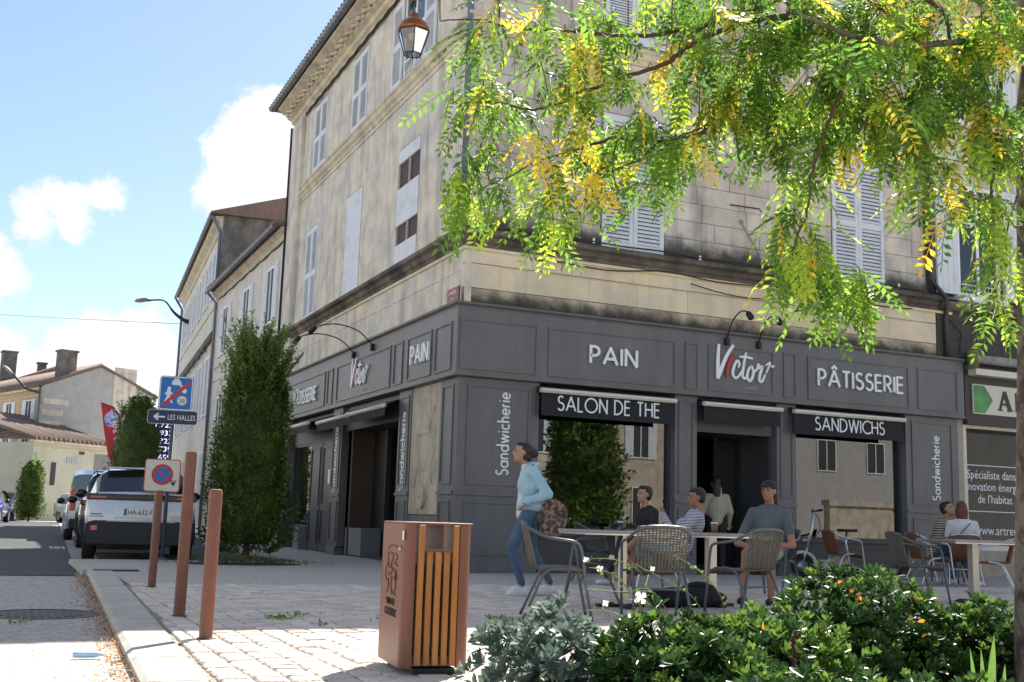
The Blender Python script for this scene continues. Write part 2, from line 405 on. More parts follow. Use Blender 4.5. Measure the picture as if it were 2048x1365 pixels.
grey = mat('grey shopfront paint', (.15,.147,.15), .42, c2=(.105,.105,.108), scale=2.6, bump=.08, bscale=30, stretch=(1.3,1.3,.35), contrast=(.3,.75))
greyd = mat('dark anthracite', (.05,.052,.058), .4)
black = mat('black', (.008,.008,.009), .6)
navy = mat('awning cloth black', (.012,.013,.016), .8, bump=.15, bscale=200)
cream = mat('cream aluminium', (.68,.65,.57), .4, var=.12, scale=8)
white = mat('white lacquer', (.8,.8,.82), .35)
redl = mat('red lacquer', (.5,.02,.025), .35)
wind = glass('window glass'); wshop = glass('shop window', (.42,.46,.45), .2)
woodd = mat('dark brown wood', (.06,.035,.025), .6, var=.3)
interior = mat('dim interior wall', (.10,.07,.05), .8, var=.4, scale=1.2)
soil = mat('planting soil', (.06,.045,.032), .95, c2=(.03,.024,.018), scale=14, bump=.8, bscale=30)

# ---------------------------------------------------------------- ground
asph = mat('asphalt', (.05,.052,.058), .85, c2=(.034,.036,.042), scale=.9, bump=.5, bscale=160)
aggr = mat('exposed aggregate', (.50,.46,.42), .9, c2=(.30,.275,.25), scale=26, contrast=(.42,.62), bump=.9, bscale=70)
cobl = mat('pebble paving', (.54,.48,.43), .9, c2=(.34,.31,.28), scale=18, contrast=(.4,.62), bump=1., bscale=34)
sett = mat('limestone sett', (.64,.56,.48), .85, c2=(.50,.43,.37), scale=5, contrast=(.35,.7), bump=.35, bscale=60, objvar=.14)
sett2 = mat('limestone sett far', (.64,.56,.48), .85, c2=(.50,.43,.37), scale=5, contrast=(.35,.7), bump=.35, bscale=60, island=.16)
kerbm = mat('kerb stone', (.47,.44,.38), .85, c2=(.37,.345,.3), scale=3, bump=.3, bscale=80, objvar=.05)
farg = mat('pale ground', (.46,.43,.38), .9, c2=(.36,.34,.31), scale=.3)
sand = mat('sett bedding', (.34,.29,.23), .95, c2=(.2,.17,.13), scale=20)
RZ = -.06
g = MB().box(-700, 700, -200, 1400, -1, -.09).build('ground', farg, kind='structure')
# road: asphalt far, exposed aggregate near
MB().add([(-16,-.75,RZ),(-5.42,-.75,RZ),(-5.3,1.2,RZ),(-3.6,40.5,RZ),(-3.2,47,RZ),(-16,50,RZ)], [(0,1,2,3,4,5)]).build('road', asph, kind='structure')
MB().add([(-16,-14,RZ+.004),(-5.9,-14,RZ+.004),(-5.22,-.62,RZ+.004),(-5.22,-.75,RZ+.004),(-16,-.75,RZ+.004)], [(0,1,2,3,4)]).build('aggregate_road', aggr, kind='structure')
MB().box(-16, 60, 47, 47.02, -.1, -.085).build('road_edge', farg, kind='structure')
# parking strip under the cars and pale gutter beside it
MB().add([(-5.3,-.6,RZ+.006),(-4.95,-.6,RZ+.006),(-3.2,40,RZ+.006),(-3.6,40.5,RZ+.006),(-5.3,1.2,RZ+.006)], [(0,1,2,3,4)]).build('gutter', mat('gutter concrete', (.26,.26,.26), .85, var=.25, scale=3, bump=.3), kind='structure')
MB().add([(-4.95,2.72,RZ+.004),(-.6,2.72,RZ+.004),(-.6,40,RZ+.004),(-3.2,40,RZ+.004)], [(0,1,2,3)]).build('parking_lane', asph, kind='structure')
MB().box(-5.06, .1, -.2, 2.7, -.3, -.004).box(-1.6, .1, 2.7, 12.8, -.3, -.004).box(.1, 30, -3.0, .1, -.3, -.004).box(-5.0, .1, -3., -.2, -.3, -.004).build('pavement', cobl, kind='structure')
mb = MB().add([(-5.2,-3.,-.016),(30,-3.,-.016),(30,-14,-.016),(-5.7,-14,-.016)], [(0,3,2,1)])
paving = mb.build('plaza', sand, kind='structure')
def kx(y): return -5.22-(.45)*(-y/10.)       # kerb inner line
# setts: columns running away from the facade, each stone laid by itself
slots = []
x = -5.0; ci = 0
while x < 12.5:
    w = rnd.uniform(.15, .2); y = -13.6
    xl = x
    while y < -3.02:
        h = rnd.uniform(.12, .2)
        if kx(y)+.36 < xl+w*.4 or True:
            slots.append((xl, w, y, h))
        y += h
    x += w
near = []
keep = []
for (xl, w, y, h) in slots:
    cx = xl+w/2; cy = y+h/2; lim = kx(cy)+.325
    if xl < lim:
        if xl+w-lim < .05: continue
        w = xl+w-lim; xl = lim; cx = xl+w/2
    v = Vector((cx, cy, 0))-CAM; dz = v.dot(fw); 
    if dz < 3: continue
    px = 1024+FPX*v.dot(cr)/dz; py = 682.5-FPX*v.dot(cu)/dz
    if px < -100 or px > 2200 or py > 1420: continue
    if rnd.random() < .001: continue
    keep.append((dz+(0 if (py < 1365 and not (740 < px < 950 and py > 1040) and not (px > 980 and py > 1240)) else 50), xl, w, y, h))
# more columns left of x=-5 up to the kerb
x = -5.0
while x > -5.7:
    w = .17; x -= w; y = -13.6
    while y < -3.02:
        h = rnd.uniform(.12, .2)
        lm = kx(y+h/2)+.325
        if x+w-lm > .05:
            v = Vector((x+w/2, y+h/2, 0))-CAM; dz = v.dot(fw)
            xx = max(x, lm)
            if dz > 3: keep.append((dz, xx, x+w-xx, y, h))
        y += h
keep.sort()
protos = []
for k in range(6):
    m_ = MB(); a, b = .5, .5; e = .07
    pts = [(-a+rnd.uniform(0,.03), -b+rnd.uniform(0,.04)), (a-rnd.uniform(0,.03), -b+rnd.uniform(0,.04)), (a-rnd.uniform(0,.03), b-rnd.uniform(0,.04)), (-a+rnd.uniform(0,.03), b-rnd.uniform(0,.04))]
    pp = []
    for i, p_ in enumerate(pts):
        q_, r_ = pts[i-1], pts[(i+1) % 4]
        pp.append(tuple(p_[j]*.88+q_[j]*.12 for j in (0,1))); pp.append(tuple(p_[j]*.88+r_[j]*.12 for j in (0,1)))
    vs = [(*p_, -.045) for p_ in pp]+[(*p_, -.008) for p_ in pp]+[(p_[0]*.9, p_[1]*.88, rnd.uniform(-.001,.003)) for p_ in pp]
    fs = [(i, (i+1) % 8, (i+1) % 8+8, i+8) for i in range(8)]+[(i+8, (i+1) % 8+8, (i+1) % 8+16, i+16) for i in range(8)]+[tuple(range(16,24))]
    m_.add(vs, fs); me = bpy.data.meshes.new('sett'); me.from_pydata(m_.v, [], m_.f); me.materials.append(sett); protos.append(me)
far = MB()
for i, (dz, xl, w, y, h) in enumerate(keep):
    g_ = .009; cx, cy = xl+w/2, y+h/2; zz = rnd.uniform(-.004, .003)
    if i < 300:
        o = bpy.data.objects.new('sett', protos[i % 6]); col.objects.link(o); o.parent = paving
        o.location = (cx, cy, zz); o.scale = (w-g_, h-g_, 1); o.rotation_euler = (rnd.uniform(-.015,.015), rnd.uniform(-.015,.015), rnd.uniform(-.02,.02))
    else:
        x0, x1, y0, y1 = xl+g_/2, xl+w-g_/2, y+g_/2+rnd.uniform(0,.006), y+h-g_/2
        e = .014; ez = .008
        far.add([(x0,y0,-.04),(x1,y0,-.04),(x1,y1,-.04),(x0,y1,-.04),(x0,y0,zz-ez),(x1,y0,zz-ez),(x1,y1,zz-ez),(x0,y1,zz-ez),
                 (x0+e,y0+e,zz+rnd.uniform(-.003,.003)),(x1-e,y0+e,zz+rnd.uniform(-.003,.003)),(x1-e,y1-e,zz),(x0+e,y1-e,zz)],
                [(8,9,10,11),(0,1,5,4),(1,2,6,5),(2,3,7,6),(3,0,4,7),(4,5,9,8),(5,6,10,9),(6,7,11,10),(7,4,8,11)])
far.build('distant_setts', sett2, paving, kind='stuff')
# kerb stones
kerb = thing('kerb', 'pale stone kerb between the road and the sett paving', 'kerb', (0,0,0)); 
y = -13.5
while y < -.3:
    l = rnd.uniform(.85, 1.1); y1 = min(y+l, -.25); m_ = MB()
    a0, a1 = kx(y), kx(y1); w0, w1 = .30, .29
    z1 = .006
    m_.add([(a0-.02,y+.005,-.25),(a0+w0,y+.005,-.25),(a1+w1,y1-.005,-.25),(a1-.02,y1-.005,-.25),
            (a0-.02,y+.005,-.015),(a0+w0,y+.005,-.002),(a1+w1,y1-.005,-.002),(a1-.02,y1-.005,-.015),
            (a0+.012,y+.011,z1),(a0+w0-.01,y+.011,z1),(a1+w1-.01,y1-.011,z1),(a1+.012,y1-.011,z1)],
           [(8,9,10,11),(0,1,5,4),(1,2,6,5),(2,3,7,6),(3,0,4,7),(4,5,9,8),(5,6,10,9),(6,7,11,10),(7,4,8,11)])
    m_.build('kerb_stone', kerbm, kerb); y = y1
for k in range(40):
    y0 = -.2+k*1.0; x0 = -5.06+(1.7)*max(0, (y0-1.2)/39) if False else -5.06
m_ = MB().box(-5.3,-5.06,-.24,2.7,-.3,.004); m_.build('kerb_stone', kerbm, kerb)
m_ = MB().box(-5.06,-1.6,2.7,2.84,-.3,.004); m_.build('kerb_stone', kerbm, kerb)
MB().box(-5.18,-4.62,-.52,-.26,-.1,.012).build('drain_cover', mat('iron', (.05,.055,.065), .6, .3, var=.3, bump=.4), kerb)
# manhole
man = thing('manhole_cover', 'round iron manhole cover in the pale road surface', 'manhole cover', (-6.0,-6.03,RZ+.004))
iron = mat('manhole iron', (.07,.065,.06), .6, .5, c2=(.13,.11,.09), scale=30, bump=.5)
MB().lathe([(.46,-.02),(.46,.006),(.41,.008),(.41,-.02)], 40, cap=False).build('rim', iron, man)
m_ = MB().lathe([(.40,-.02),(.40,.002)], 40)
for i in range(-6, 7):
    for j in range(-6, 7):
        if i*i+j*j < 34: m_.box(i*.06-.02, i*.06+.02, j*.06-.02, j*.06+.02, .002, .008)
m_.build('lid', iron, man)
mk = mat('road paint', (.7,.7,.7), .8, c2=(.2,.2,.2), scale=40, contrast=(.5,.7))
for (u, v) in ((114, 1096), (114, 1052)):
    p_ = at(u, v, z=RZ); m_ = MB(); F = lambda x, y, n, p_=p_: (p_.x+x, p_.y+y*2.5, RZ+.006)
    m_.box(p_.x-.14, p_.x-.1, p_.y-.5, p_.y+.5, RZ+.002, RZ+.006).box(p_.x+.1, p_.x+.14, p_.y-.5, p_.y+.5, RZ+.002, RZ+.006).box(p_.x-.14,p_.x+.14,p_.y-.55,p_.y-.5,RZ+.002,RZ+.006).box(p_.x-.14,p_.x+.14,p_.y+.5,p_.y+.55,RZ+.002,RZ+.006).box(p_.x-.05,p_.x+.05,p_.y-.3,p_.y+.3,RZ+.002,RZ+.006)
    m_.build('road_marking', mk, kind='structure')

# ---------------------------------------------------------------- the corner building
B = thing('corner_building', 'three-storey weathered limestone corner house above the grey bakery front', 'building', (0,0,0))
MB().box(.12, 20.3, .12, 12.6, 3.1, 11.2).build('wall_core', backm, B)
MB().box(1.2, 14, 12.65, 16.2, 8, 12.9).build('unseen_sun_blocker', plaster, B)  # added block, hidden from view, that keeps the sun off the street
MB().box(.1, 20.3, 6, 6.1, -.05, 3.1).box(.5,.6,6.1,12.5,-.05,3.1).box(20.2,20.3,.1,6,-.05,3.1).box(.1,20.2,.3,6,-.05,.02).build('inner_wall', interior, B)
WR = [(2.43,3.69,5.34,7.78), (7.36,8.64,5.32,7.78), (2.43,3.69,9.1,11.0), (7.36,8.64,9.1,11.0)]   # windows, square side
# blocks
Z0, Z1 = 5.42, 10.72
nrow = 16; ch = (Z1-Z0)/nrow; nb = 0
extra = MB()
def cut_rows(z0, z1, wins, s0, s1, lmin, lmax, startl):
    """blocks of one course, fitted round the window openings"""
    out = []; s = s0; first = True
    while s < s1-.01:
        l = startl if first else rnd.uniform(lmin, lmax); first = False
        e = min(s+l, s1); e = s1 if s1-e < .3 else e
        za, zb = z0, z1; hit = False
        for (a, b, c, d) in wins:
            if z0 < d-.005 and z1 > c+.005:
                if s < a-.01 < e: e = a
                if a-.011 <= s < b-.01:
                    e = min(e, b); hit = True
                    if z1 > d+.03: za = d
                    elif z0 < c-.03: zb = c
                    else: za = zb = 0
                    if not (zb-za < .03): e = b
                    else: e = b
        if zb-za > .03: out.append((s, e, za, zb))
        s = e
    return out
for r_ in range(nrow):
    for (s, e, z0, z1) in cut_rows(Z0+r_*ch, Z0+(r_+1)*ch, WR, 0., 9.68, .62, 1.15, .35 if r_ % 2 else .75):
        gj = .003; m_ = MB(); n1 = rnd.uniform(-.003,.004); i_ = .009
        ax0 = s+gj if s > 0 else 0.0
        FR.box(m_, ax0, e-gj, z0+gj, z1-gj, -.12, n1-.01)
        c8 = [FR.P(q, z, n1-.01) for z in (z0+gj, z1-gj) for q in (ax0, e-gj)]
        f8 = [FR.P(ax0+i_, z0+gj+i_, n1), FR.P(e-gj-i_, z0+gj+i_, n1), FR.P(ax0+i_, z1-gj-i_, n1), FR.P(e-gj-i_, z1-gj-i_, n1)]
        m_.add(c8+f8, [(4,5,7,6),(0,1,5,4),(2,6,7,3),(0,4,6,2),(1,3,7,5)])
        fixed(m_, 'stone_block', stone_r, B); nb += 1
MORT = FR.box(MB(), 0.001, 9.7, 4.1, 10.72, -.121, -.022); FL.box(MORT, .02, 12.6, 4.1, 11.0, -.121, -.04)
fixed(MORT, 'mortar', joint, B)
# band between shopfront and ledge: larger smooth blocks, sooty foot
for (z0, z1, mm_) in ((4.0,4.42,stone_bandb), (4.43,4.82,stone_band), (4.83,5.08,stone_band)):
    s = 0
    while s < 9.9:
        e = min(s+rnd.uniform(.9,1.3), 9.9)
        if 9.9-e < .4: e = 9.9
        m_ = MB(); FR.box(m_, s if s == 0 else s+.0025, e-.0025, z0+.0025, z1-.0025, -.12, -.002); fixed(m_, 'stone_block', mm_, B); s = e
# engraved fillets of the band
m_ = MB(); FR.box(m_, .6, 9.3, 4.8, 4.815, -.01, .012); FR.box(m_, .6, .615, 4.5, 4.8, -.01, .012); fixed(m_, 'moulding', stone_band, B)
# street side: smooth ashlar with hairline joints
m_ = MB(); WL = [(2.38,3.6,5.34,7.7),(5.93,7.11,5.3,7.66),(9.48,10.6,5.33,7.68),(2.38,3.6,9.0,10.85),(5.97,7.15,9.05,10.85),(9.25,10.45,9.05,10.85)]
z = 5.42; rr = 0
while z < 10.95:
    z1_ = min(z+.42, 10.95)
    for (s, e, za, zb) in cut_rows(z, z1_, WL, 0., 11.4, .8, 1.3, rnd.uniform(.5,1.2)): FL.box(m_, s+(.0012 if s else 0), e-.0012, za+.0012, zb-.0012, -.12, rnd.uniform(-.001,.001))
    z = z1_
s = 0
for (z0, z1) in ((4.0,4.72),(4.7225,5.08)):
    s = 0.
    while s < 12.4:
        e = min(s+1.3, 12.4); FL.box(m_, s+.001, e-.001, z0, z1, -.12, -.001); s = e
fixed(m_, 'ashlar', stone_l, B, kind='stuff')
m_ = MB(); FL.box(m_, 11.42, 12.6, 0, 10.98, -.12, .07); FL.box(m_, 11.42,11.7,5.42,10.95,.07,.1); fixed(m_, 'end_pilaster', stone_l, B)
m_ = MB(); FL.box(m_, .5, 11.2, 4.715, 4.727, -.01, .01); fixed(m_, 'moulding', stone_l, B)
# mouldings running round the corner
def band(name, prof, m_at, sr=10.3, slft=12.6, par=B):
    mb_ = MB(); FR.profile(mb_, prof, 0, sr, 1, 0); fixed(mb_, name, m_at, par)
    mb_ = MB(); FL.profile(mb_, prof, 0, slft, 1, 0); fixed(mb_, name, m_at, par)
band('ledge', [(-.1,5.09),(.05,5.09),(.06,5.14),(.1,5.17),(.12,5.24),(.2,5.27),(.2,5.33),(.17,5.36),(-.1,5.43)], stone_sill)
band('ledge', [(-.1,5.04),(.035,5.04),(.045,5.085),(-.1,5.088)], stone_band)
band('string_course', [(-.1,8.74),(.02,8.74),(.04,8.8),(.09,8.84),(.1,8.93),(.13,8.95),(.13,9.0),(-.1,9.05)], stone_corn, sr=9.7, slft=11.4)
band('string_course', [(-.1,8.62),(.02,8.62),(.02,8.65),(-.1,8.65)], stone_corn, sr=9.7, slft=11.4)
band('frieze', [(-.1,10.9),(.015,10.9),(.015,10.93),(-.1,10.93)], stone_corn, sr=9.7, slft=11.4)
band('cornice', [(-.1,11.0),(.03,11.0),(.05,11.06),(.12,11.1),(.14,11.17),(.24,11.2),(.24,11.26),(-.1,11.28)], stone_corn, sr=20.3)
band('cornice', [(-.1,11.281),(.3,11.281),(.33,11.36),(.5,11.41),(.5,11.45),(-.1,11.47)], stone_corn, sr=20.3)
m_ = MB()
y = .1
while y < 12.6: FL.box(m_, y, y+.17, 11.262, 11.29, .2, .42); FL.box(m_, y, y+.17, 11.2, 11.3, .245, .31); y += .42
x = .1
while x < 20: FR.box(m_, x, x+.17, 11.2, 11.3, .245, .31); x += .42
fixed(m_, 'dentil_row', stone_corn, B, kind='stuff')
# gutters with straps, downpipes
def gutter(F, s0, s1, z, n, par, rad=.085, m=zinc):
    mb_ = MB(); prof = [(n+rad*math.cos(R(a)), z+rad*math.sin(R(a))) for a in range(180, 361, 20)]; prof += [(n+(rad-.012)*math.cos(R(a)), z+(rad-.012)*math.sin(R(a))) for a in range(360, 179, -20)]
    F.profile(mb_, prof, s0, s1); fixed(mb_, 'gutter', m, par)
    mb_ = MB(); s = s0+.3; 
    while s < s1:
        pr = [(n+(rad+.008)*math.cos(R(a)), z+(rad+.008)*math.sin(R(a))) for a in range(180, 361, 30)]+[(n+(rad+.001)*math.cos(R(a)), z+(rad+.001)*math.sin(R(a))) for a in range(360, 179, -30)]
        F.profile(mb_, pr, s, s+.03); s += .62
    fixed(mb_, 'gutter_strap', m, par, kind='stuff')
gutter(FL, -.6, 12.95, 11.55, .58, B); gutter(FR, -.6, 20.3, 11.55, .58, B)
mb_ = MB().tube([(-.02,-.62,11.5),(-.1,-.4,11.3),(-.1,-.12,10.9),(-.1,-.07,10.4),(-.1,-.07,5.5)], .052, 12)
for z in (5.8,7.4,8.4,9.6): mb_.lathe([(.06,0),(.06,.05)], 12, (-.1,-.07,z))
mb_.build('downpipe', zincb, B, True)
MB().tube([(-.1,-.07,5.62),(-.1,-.07,5.44),(-.06,-.2,5.38)], .06, 12).build('pipe_shoe', mat('terracotta pipe', (.2,.06,.04), .7), B, True)
# roof
m_ = MB()
m_.add([(-.62,-.62,11.5),(20.4,-.62,11.5),(20.4,13,11.5),(-.62,13,11.5),(6,6,13.7),(16,6,13.7)], [(0,1,5,4),(1,2,5),(2,3,4,5),(3,0,4),(3,2,1,0)])
m_.build('roof', tile, B)
m_ = MB(); y = -.5
while y < 12.95: m_.tube([(-.66,y,11.53),(-.1,y,11.75)], .07, 8); y += .21
m_.build('roof_tiles', tile, B, True, kind='stuff')

# shutters
def louvre_leaf(F, s0, s1, z0, z1, n, par, slat_me=None, objs=True, board=False, name='shutter', th=.035, nper=None):
    lf = MB(); w = s1-s0; st = .075; rails = [(z0, z0+.16), (z1-.12, z1)]; zm = z0+(z1-z0)*.5; rails.append((zm-.06, zm+.06))
    F.box(lf, s0, s0+st, z0, z1, n-th, n); F.box(lf, s1-st, s1, z0, z1, n-th, n)
    for a, b in rails: F.box(lf, s0+st, s1-st, a, b, n-th, n-.002)
    o = fixed(lf, name, shut, par)
    fields = [(z0+.16, zm-.06), (zm+.06, z1-.12)]; nn_ = nper or 14
    allm = MB()
    for (a, b) in fields:
        p = (b-a)/nn_
        for i in range(nn_):
            zc = a+(i+.5)*p; mm_ = allm if not objs else MB()
            cs = F.P((s0+s1)/2, zc, n-th/2); ax = F.s*(w-2*st+.01); az = (F.n*-.42+Vector((0,0,1))).normalized()*p*.86; ay = az.cross(F.s).normalized()*.007
            mm_.obox(cs, ax, ay, az)
            if objs: mm_.build('slat', shut, o)
    if not objs: allm.build('slats', shut, o, kind='stuff')
    return o
def board_leaf(F, s0, s1, z0, z1, n, par, nb_=5, holes=()):
    o = None; w = (s1-s0)/nb_
    bm_ = MB(); F.box(bm_, s0, s1, z0, z1, n-.05, n-.03)
    if not holes: root = fixed(bm_, 'board_shutter', shut, par)
    else:
        bm_ = MB(); lo = z0
        for (a, b) in holes: F.box(bm_, s0, s1, lo, a, n-.05, n-.03); lo = b
        F.box(bm_, s0, s1, lo, z1, n-.05, n-.03); root = fixed(bm_, 'board_shutter', shut, par)
    for i in range(nb_):
        lo = z0; segs = []
        for (a, b) in holes: segs.append((lo, a)); lo = b
        segs.append((lo, z1))
        for (a, b) in segs:
            q = MB(); F.box(q, s0+i*w+.004, s0+(i+1)*w-.004, a, b, n-.03, n-.002); fixed(q, 'plank', shut, root)
    return root
for k, (a, b, c, d) in enumerate(WR):
    m_ = MB(); FR.box(m_, a-.0, b+.0, c, d, -.13, -.019); fixed(m_, 'window_recess', backm, B)
    mid = (a+b)/2
    louvre_leaf(FR, a+.02, mid-.004, c+.01, d-.02, .02, B, objs=(k < 2)); louvre_leaf(FR, mid+.004, b-.02, c+.01, d-.02, .02, B, objs=(k < 2))
for (a, b, c, d) in (WL[2], WL[4], WL[5]):
    m_ = MB(); FL.box(m_, a, b, c, d, -.13, -.0385); fixed(m_, 'window_recess', backm, B); mid = (a+b)/2
    louvre_leaf(FL, a+.02, mid-.004, c+.02, d-.02, .01, B, objs=(c < 6), nper=16); louvre_leaf(FL, mid+.004, b-.02, c+.02, d-.02, .01, B, objs=(c < 6), nper=16)
a, b, c, d = WL[1]; m_ = MB(); FL.box(m_, a, b, c, d, -.13, -.0385); fixed(m_, 'window_recess', backm, B)
board_leaf(FL, a+.02, b-.02, c+.02, d-.02, .01, B, 6)
a, b, c, d = WL[0]; m_ = MB(); FL.box(m_, a, b, c, d, -.13, -.0385); fixed(m_, 'window_recess', backm, B)
board_leaf(FL, a+.02, b-.02, c+.02, d-.02, .01, B, 8, holes=((5.82,6.2),(6.92,7.42)))
for (z0, z1) in ((5.82,6.2),(6.92,7.42)):
    m_ = MB(); FL.box(m_, a+.05, b-.05, z0, z1, -.12, -.0365); fixed(m_, 'brown_pane', mat('reddish board', (.045,.018,.014), .6, var=.3), B)
    m_ = MB(); FL.box(m_, (a+b)/2-.05, (a+b)/2+.05, z0, z1, -.036, -.01); fixed(m_, 'mullion', mat('bare wood', (.35,.27,.22), .7), B)
# open window, top floor
a, b, c, d = WL[3]; m_ = MB(); FL.box(m_, a+.05, b-.05, c, d, -.13, -.0385); fixed(m_, 'window_recess', mat('room grey', (.2,.22,.22), .8), B)
wf = MB(); 
for (s0, s1, z0, z1) in ((a,a+.06,c,d),(b-.06,b,c,d),(a+.06,b-.06,d-.06,d),(a+.06,b-.06,c,c+.06),((a+b)/2-.04,(a+b)/2+.04,c+.06,d-.06),(a+.06,(a+b)/2-.04,9.95,10.0)): FL.box(wf, s0, s1, z0, z1, -.038, .0)
wfo = fixed(wf, 'window_frame', white, B)
m_ = MB(); FL.box(m_, a+.06, b-.06, c+.06, d-.06, -.022, -.018); fixed(m_, 'pane', wind, wfo)
louvre_leaf(FL, b+.02, b+.62, c+.02, d-.02, .05, B, objs=False, nper=20); louvre_leaf(FL, a-.62, a-.02, c+.02, d-.02, .05, B, objs=False, nper=20)
m_ = MB()
for i in range(9): FL.box(m_, a+.1+i*.125, a+.115+i*.125, c+.05, c+.42, .0, .015)
FL.box(m_, a+.05, b-.05, c+.42, c+.45, -.01, .03); FL.box(m_, a+.05,b-.05,c+.2,c+.215,.0,.02); fixed(m_, 'window_railing', white, B)
# letter-like iron anchor, hooks, cables
m_ = MB(); F3 = lambda x, y, n: FL.P(1.05-x, 10.0+y, n)
ribbon(m_, arc(.12,.15,.13,.17,20,300,12), .02, F3, .0, .02); m_.build('wall_anchor', cast, B)
m_ = MB(); pts = []
for i in range(60):
    s = .3+i*11./59; pts.append(FL.P(s, 10.98+.02*math.sin(i*1.7), .05))
m_.tube(pts, .022, 6); m_.tube([p_+Vector((0,0,-.05+.015*math.sin(i*2.3))) for i, p_ in enumerate(pts)], .012, 5)
m_.tube([FL.P(12.65,11.,.09),FL.P(12.66,8,.09),FL.P(12.64,5.4,.1)], .03, 6)
m_.build('cable_bundle', cable, B)
m_ = MB(); m_.tube([FR.P(x_, 5.03-.05*math.sin(x_*1.1)-.03*math.sin(x_*3), .06) for x_ in [i*.25 for i in range(5, 38)]], .012, 5)
m_.tube([FR.P(x_, 5.4+.01*math.sin(x_*4), .2) for x_ in [.6+i*.3 for i in range(30)]], .014, 5)
m_.tube([FR.P(4.2+i*.25, 4.95-.12*math.sin(i*math.pi/9), .06) for i in range(10)], .01, 5)
m_.build('cable', cable, B)
for (s, z) in ((1.5,5.33),(4.3,5.33),(7.0,5.36),(8.8,5.36),(2.2,5.36)): MB().obox(FR.P(s, z+.06, .19), (.03,0,0), (0,.03,0), (0,0,.08)).build('insulator', white, B)
# wall bracket lines on the square side
MB().tube([FR.P(5.05,6.5,.02), FR.P(5.62,6.48,.12), FR.P(5.64,6.42,.14)], .014, 6).build('iron_bracket', mat('rust', (.1,.04,.025), .8), B)
MB().tube([FR.P(5.3,6.2,.02), FR.P(5.72,5.62,.03), FR.P(5.72,5.45,.03)], .012, 6).obox(FR.P(5.72,5.62,.03),(.08,0,0),(0,.05,0),(0,0,.07)).obox(FR.P(5.3,6.22,.03),(.05,0,0),(0,.05,0),(0,0,.06)).build('wall_cable', mat('grey plastic', (.3,.3,.3), .6), B)
# red street plaque
red = mat('brown red enamel', (.23,.035,.025), .4, var=.15, scale=8)
pl = thing('street_plaque', 'brown red street name plaque on the stone at the building corner', 'plaque', FL.P(.42,4.3,.01))
m_ = MB(); m_.obox((-.008,0,-.0),(.016,0,0),(0,.5,0),(0,0,.34)); m_.build('plate', red, pl)
for i, (s_, sz) in enumerate((('ALLÉES', .085), ('DE LA', .06), ('CORDERIE', .075))):
    text(s_, sz, white, pl, frame((-.018,0,.07-.1*i),(0,-1,0),(0,0,1)), align='CENTER')
text('A', .05, white, pl, frame((-.018,.2,.08),(0,-1,0),(0,0,1)))
# right end downpipe and wires
MB().tube([FR.P(9.72,11.3,.07), FR.P(9.72,5.7,.07), FR.P(9.95,5.3,.24), FR.P(10.1,5.05,.08), FR.P(10.1,4.95,.06), FR.P(10.1,4.0,.06)], .045, 10).build('downpipe', cast, B, True)
m_ = MB(); m_.tube([FR.P(9.6,11,.05),FR.P(9.62,8,.05),FR.P(9.6,6,.05),FR.P(9.75,5.4,.1)], .014, 5); m_.tube([FR.P(10.2,4.95,.04),FR.P(10.5,4.7,.05),FR.P(10.45,4.3,.05)], .012, 5); m_.build('cable', cable, B)

# ---------------------------------------------------------------- shopfront
SF = thing('bakery_shopfront', 'dark grey panelled bakery shopfront wrapping the ground floor of the corner', 'shopfront', (0,0,0))
FN = .15
def pan(F, s0, s1, z0, z1, n, par=SF, w=.03, m=grey):
    """raised picture-frame moulding with a flat field"""
    q = MB(); d = .022
    for (a, b, c, e) in ((s0,s1,z1-w,z1),(s0,s1,z0,z0+w),(s0,s0+w,z0+w,z1-w),(s1-w,s1,z0+w,z1-w)): F.box(q, a, b, c, e, n, n+d)
    for (a, b, c, e) in ((s0+w,s1-w,z1-w-.012,z1-w),(s0+w,s1-w,z0+w,z0+w+.012),(s0+w,s0+w+.012,z0+w+.012,z1-w-.012),(s1-w-.012,s1-w,z0+w+.012,z1-w-.012)): F.box(q, a, b, c, e, n, n+.009)
    return fixed(q, 'panel_moulding', m, par)
q = MB(); FR.box(q, -FN, 10.42, 3.04, 4.06, -.0, FN); fixed(q, 'fascia_board', grey, SF)
q = MB(); FL.box(q, 0.0, 11.42, 3.04, 4.06, -.0, FN); fixed(q, 'fascia_board', grey, SF)
CP = [(-.0,4.061),(FN,4.061),(FN+.01,4.09),(FN+.06,4.12),(FN+.07,4.15),(0,4.17)]
q = MB(); FR.profile(q, CP, 0, 10.42, 1, 0); fixed(q, 'fascia_cornice', grey, SF)
q = MB(); FL.profile(q, CP, 0, 11.42, 1, 0); fixed(q, 'fascia_cornice', grey, SF)
CP = [(.0,2.99),(FN+.0,2.99),(FN+.025,3.0),(FN+.025,3.035),(FN,3.039),(0,3.039)]
q = MB(); FR.profile(q, CP, 0, 10.42, 1, 0); fixed(q, 'fascia_bead', grey, SF)
q = MB(); FL.profile(q, CP, 0, 11.42, 1, 0); fixed(q, 'fascia_bead', grey, SF)
for (a, b) in ((-.1,1.24),(1.43,3.84),(4.03,4.3),(4.5,5.88),(6.1,6.38),(6.64,9.02),(9.24,10.25)): pan(FR, a, b, 3.1, 3.9, FN)
for (a, b) in ((.06,.78),(.95,2.12),(2.38,2.86),(3.05,6.55),(6.87,7.28),(7.48,10.97),(11.1,11.35)): pan(FL, a, b, 3.1, 3.86, FN)
